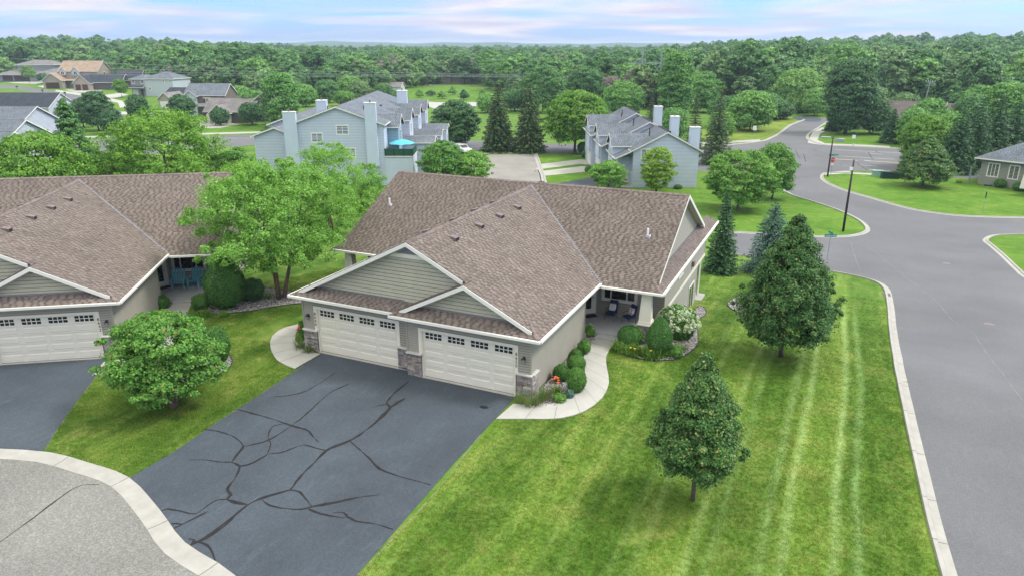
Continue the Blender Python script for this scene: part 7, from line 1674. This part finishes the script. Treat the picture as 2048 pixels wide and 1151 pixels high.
suv('dark grey suv parked on the driveway of the tan far house', G(134,172), .5, 'carg')
# basketball hoop by the middle court, mailboxes on the estate street
b = G(1083,366); H = HT(b, 338); t = thing('basketball_hoop', 'portable basketball hoop with a red rim beside the middle parking court', 'basketball hoop', b, .6)
mb = MB(); mb.tube([(0, 0, 0), (-.25, 0, H*.6), (-.6, 0, H*.95)], .07, 6); mb.build('pole', M['black'], t)
mb = MB(); mb.box(-.75, -.70, -.45, .45, H*.82, H*1.05); mb.build('backboard', M['signwhite'], t)
mb = MB(); mb.tube([(-.95+.22*math.cos(a), .22*math.sin(a), H*.86) for a in np.linspace(0, 2*PI, 13)], .025, 5, False); mb.build('rim', M['signred'], t)
mb = MB(); mb.box(-.4, .4, -.35, .35, 0, .22); mb.build('base', M['black'], t, bevel=.04)
for i, (u, v) in enumerate([(86,188), (131,193), (35,180)]):
    b = G(u, v); t = thing('mailbox', ['black mailbox at the kerb of the far estate street, middle one', 'black mailbox at the kerb of the far estate street, right one', 'brown mailbox at the kerb of the far estate street, left one'][i], 'mailbox', b, .5)
    mb = MB(); mb.tube([(0, 0, 0), (0, 0, 1.3)], .09, 5); mb.build('post', M['black'], t); mb = MB(); mb.box(-.25, .25, -.5, .5, 1.25, 1.75); mb.build('box', M['black'], t, bevel=.05)

# pale seam and storm drain in the side street
M['seam'] = pm('pale_road_seam', (.19, .188, .185), .2, 6, .9)
mb = MB()
for pth in ([(1735,490),(1800,545),(1868,598),(1905,640),(1950,668)], [(1950,668),(2000,740),(2060,830)], [(1700,480),(1712,520),(1722,545)]): ribbon(mb, pth, .05, .04, .0175, .02)
o = mb.build('road_seam', M['seam']); o['kind'] = 'structure'
b = G(1774,590); t = thing('storm_drain', 'rusty storm drain grate set in the kerb at the lawn corner', 'drain', b+Vector((-.05, 0, .03)), .05)
mb = MB(); mb.box(-.3, .3, -.45, .45, -.05, .012); mb.build('grate_frame', M['ventm'], t)
for i in range(5): mb = MB(); mb.box(-.25, .25, -.38+i*.17, -.30+i*.17, .012, .03); mb.build('grate_bar', M['ventm'], t)
# short turf: tufts of mown blades standing on the near lawns
tf = []
for i in range(4): tf.append(blades_mesh('grass_tuft', M['turf'], 11, .07, .16, 500+i, .006, .5, 2))
RT = np.random.RandomState(9); tp = []
LP1 = [tuple(p) for p in lawn_poly]; LP2 = [tuple(p)[:2] for p in lw2]
xs_ = RT.uniform(-22, 16.5, 330000); ys_ = RT.uniform(-18, 30, 330000)
def inp(P):
    c = np.zeros(len(xs_), bool)
    for i in range(len(P)):
        x1, y1 = P[i][:2]; x2, y2 = P[(i+1) % len(P)][:2]
        if y1 == y2: continue
        k_ = ((y1 > ys_) != (y2 > ys_)) & (xs_ < (x2-x1)*(ys_-y1)/(y2-y1)+x1); c ^= k_
    return c
ok = inp(LP1) | inp(LP2)
ok &= ~((xs_ > -17.2) & (xs_ < .1) & (ys_ > .2) & (ys_ < 25)) & ~((xs_ < 3.6) & (ys_ > 8.2) & (ys_ < 25) & (xs_ > -17.2))
TURF_OUT.append([tuple(p) for p in offset(side_lawn, .56)]+[tuple(p) for p in offset(side_lawn, -1.)[::-1]])
for P in TURF_OUT: ok &= ~inp(P)
ok &= RT.rand(len(ok)) < np.clip(1.25-(ys_+12)/40, .25, 1)
px_, py_ = xs_[ok], ys_[ok]; n = len(px_)
me = bpy.data.meshes.new('turf'); me.vertices.add(n); me.vertices.foreach_set('co', np.stack([px_, py_, np.interp(py_, CX, CZ)+.002], 1).astype(np.float32).ravel())
for nm, tp_, vals in (('kind_', 'INT', RT.randint(0, 4, n).astype(np.int32)), ('size_', 'FLOAT', RT.uniform(.6, 1.15, n).astype(np.float32)), ('turn_', 'FLOAT', RT.uniform(0, 6.28, n).astype(np.float32))):
    a = me.attributes.new(nm, tp_, 'POINT'); a.data.foreach_set('value', vals)
to = link('turf', me); to['kind'] = 'stuff'
scatter(to, tf)
# ================================================================== AIR
g = NG(newmat('haze')); v = g.n('ShaderNodeVolumePrincipled'); v.inputs['Density'].default_value = HAZE; v.inputs['Color'].default_value = (.70, .84, 1, 1); v.inputs['Anisotropy'].default_value = .2
o_ = g.n('ShaderNodeOutputMaterial'); g.l(v.outputs[0], o_.inputs['Volume'])
mb = MB(); mb.box(-9500, 9500, -9500, 9500, -60, 34); hz = mb.build('haze', g.m, kind='stuff')
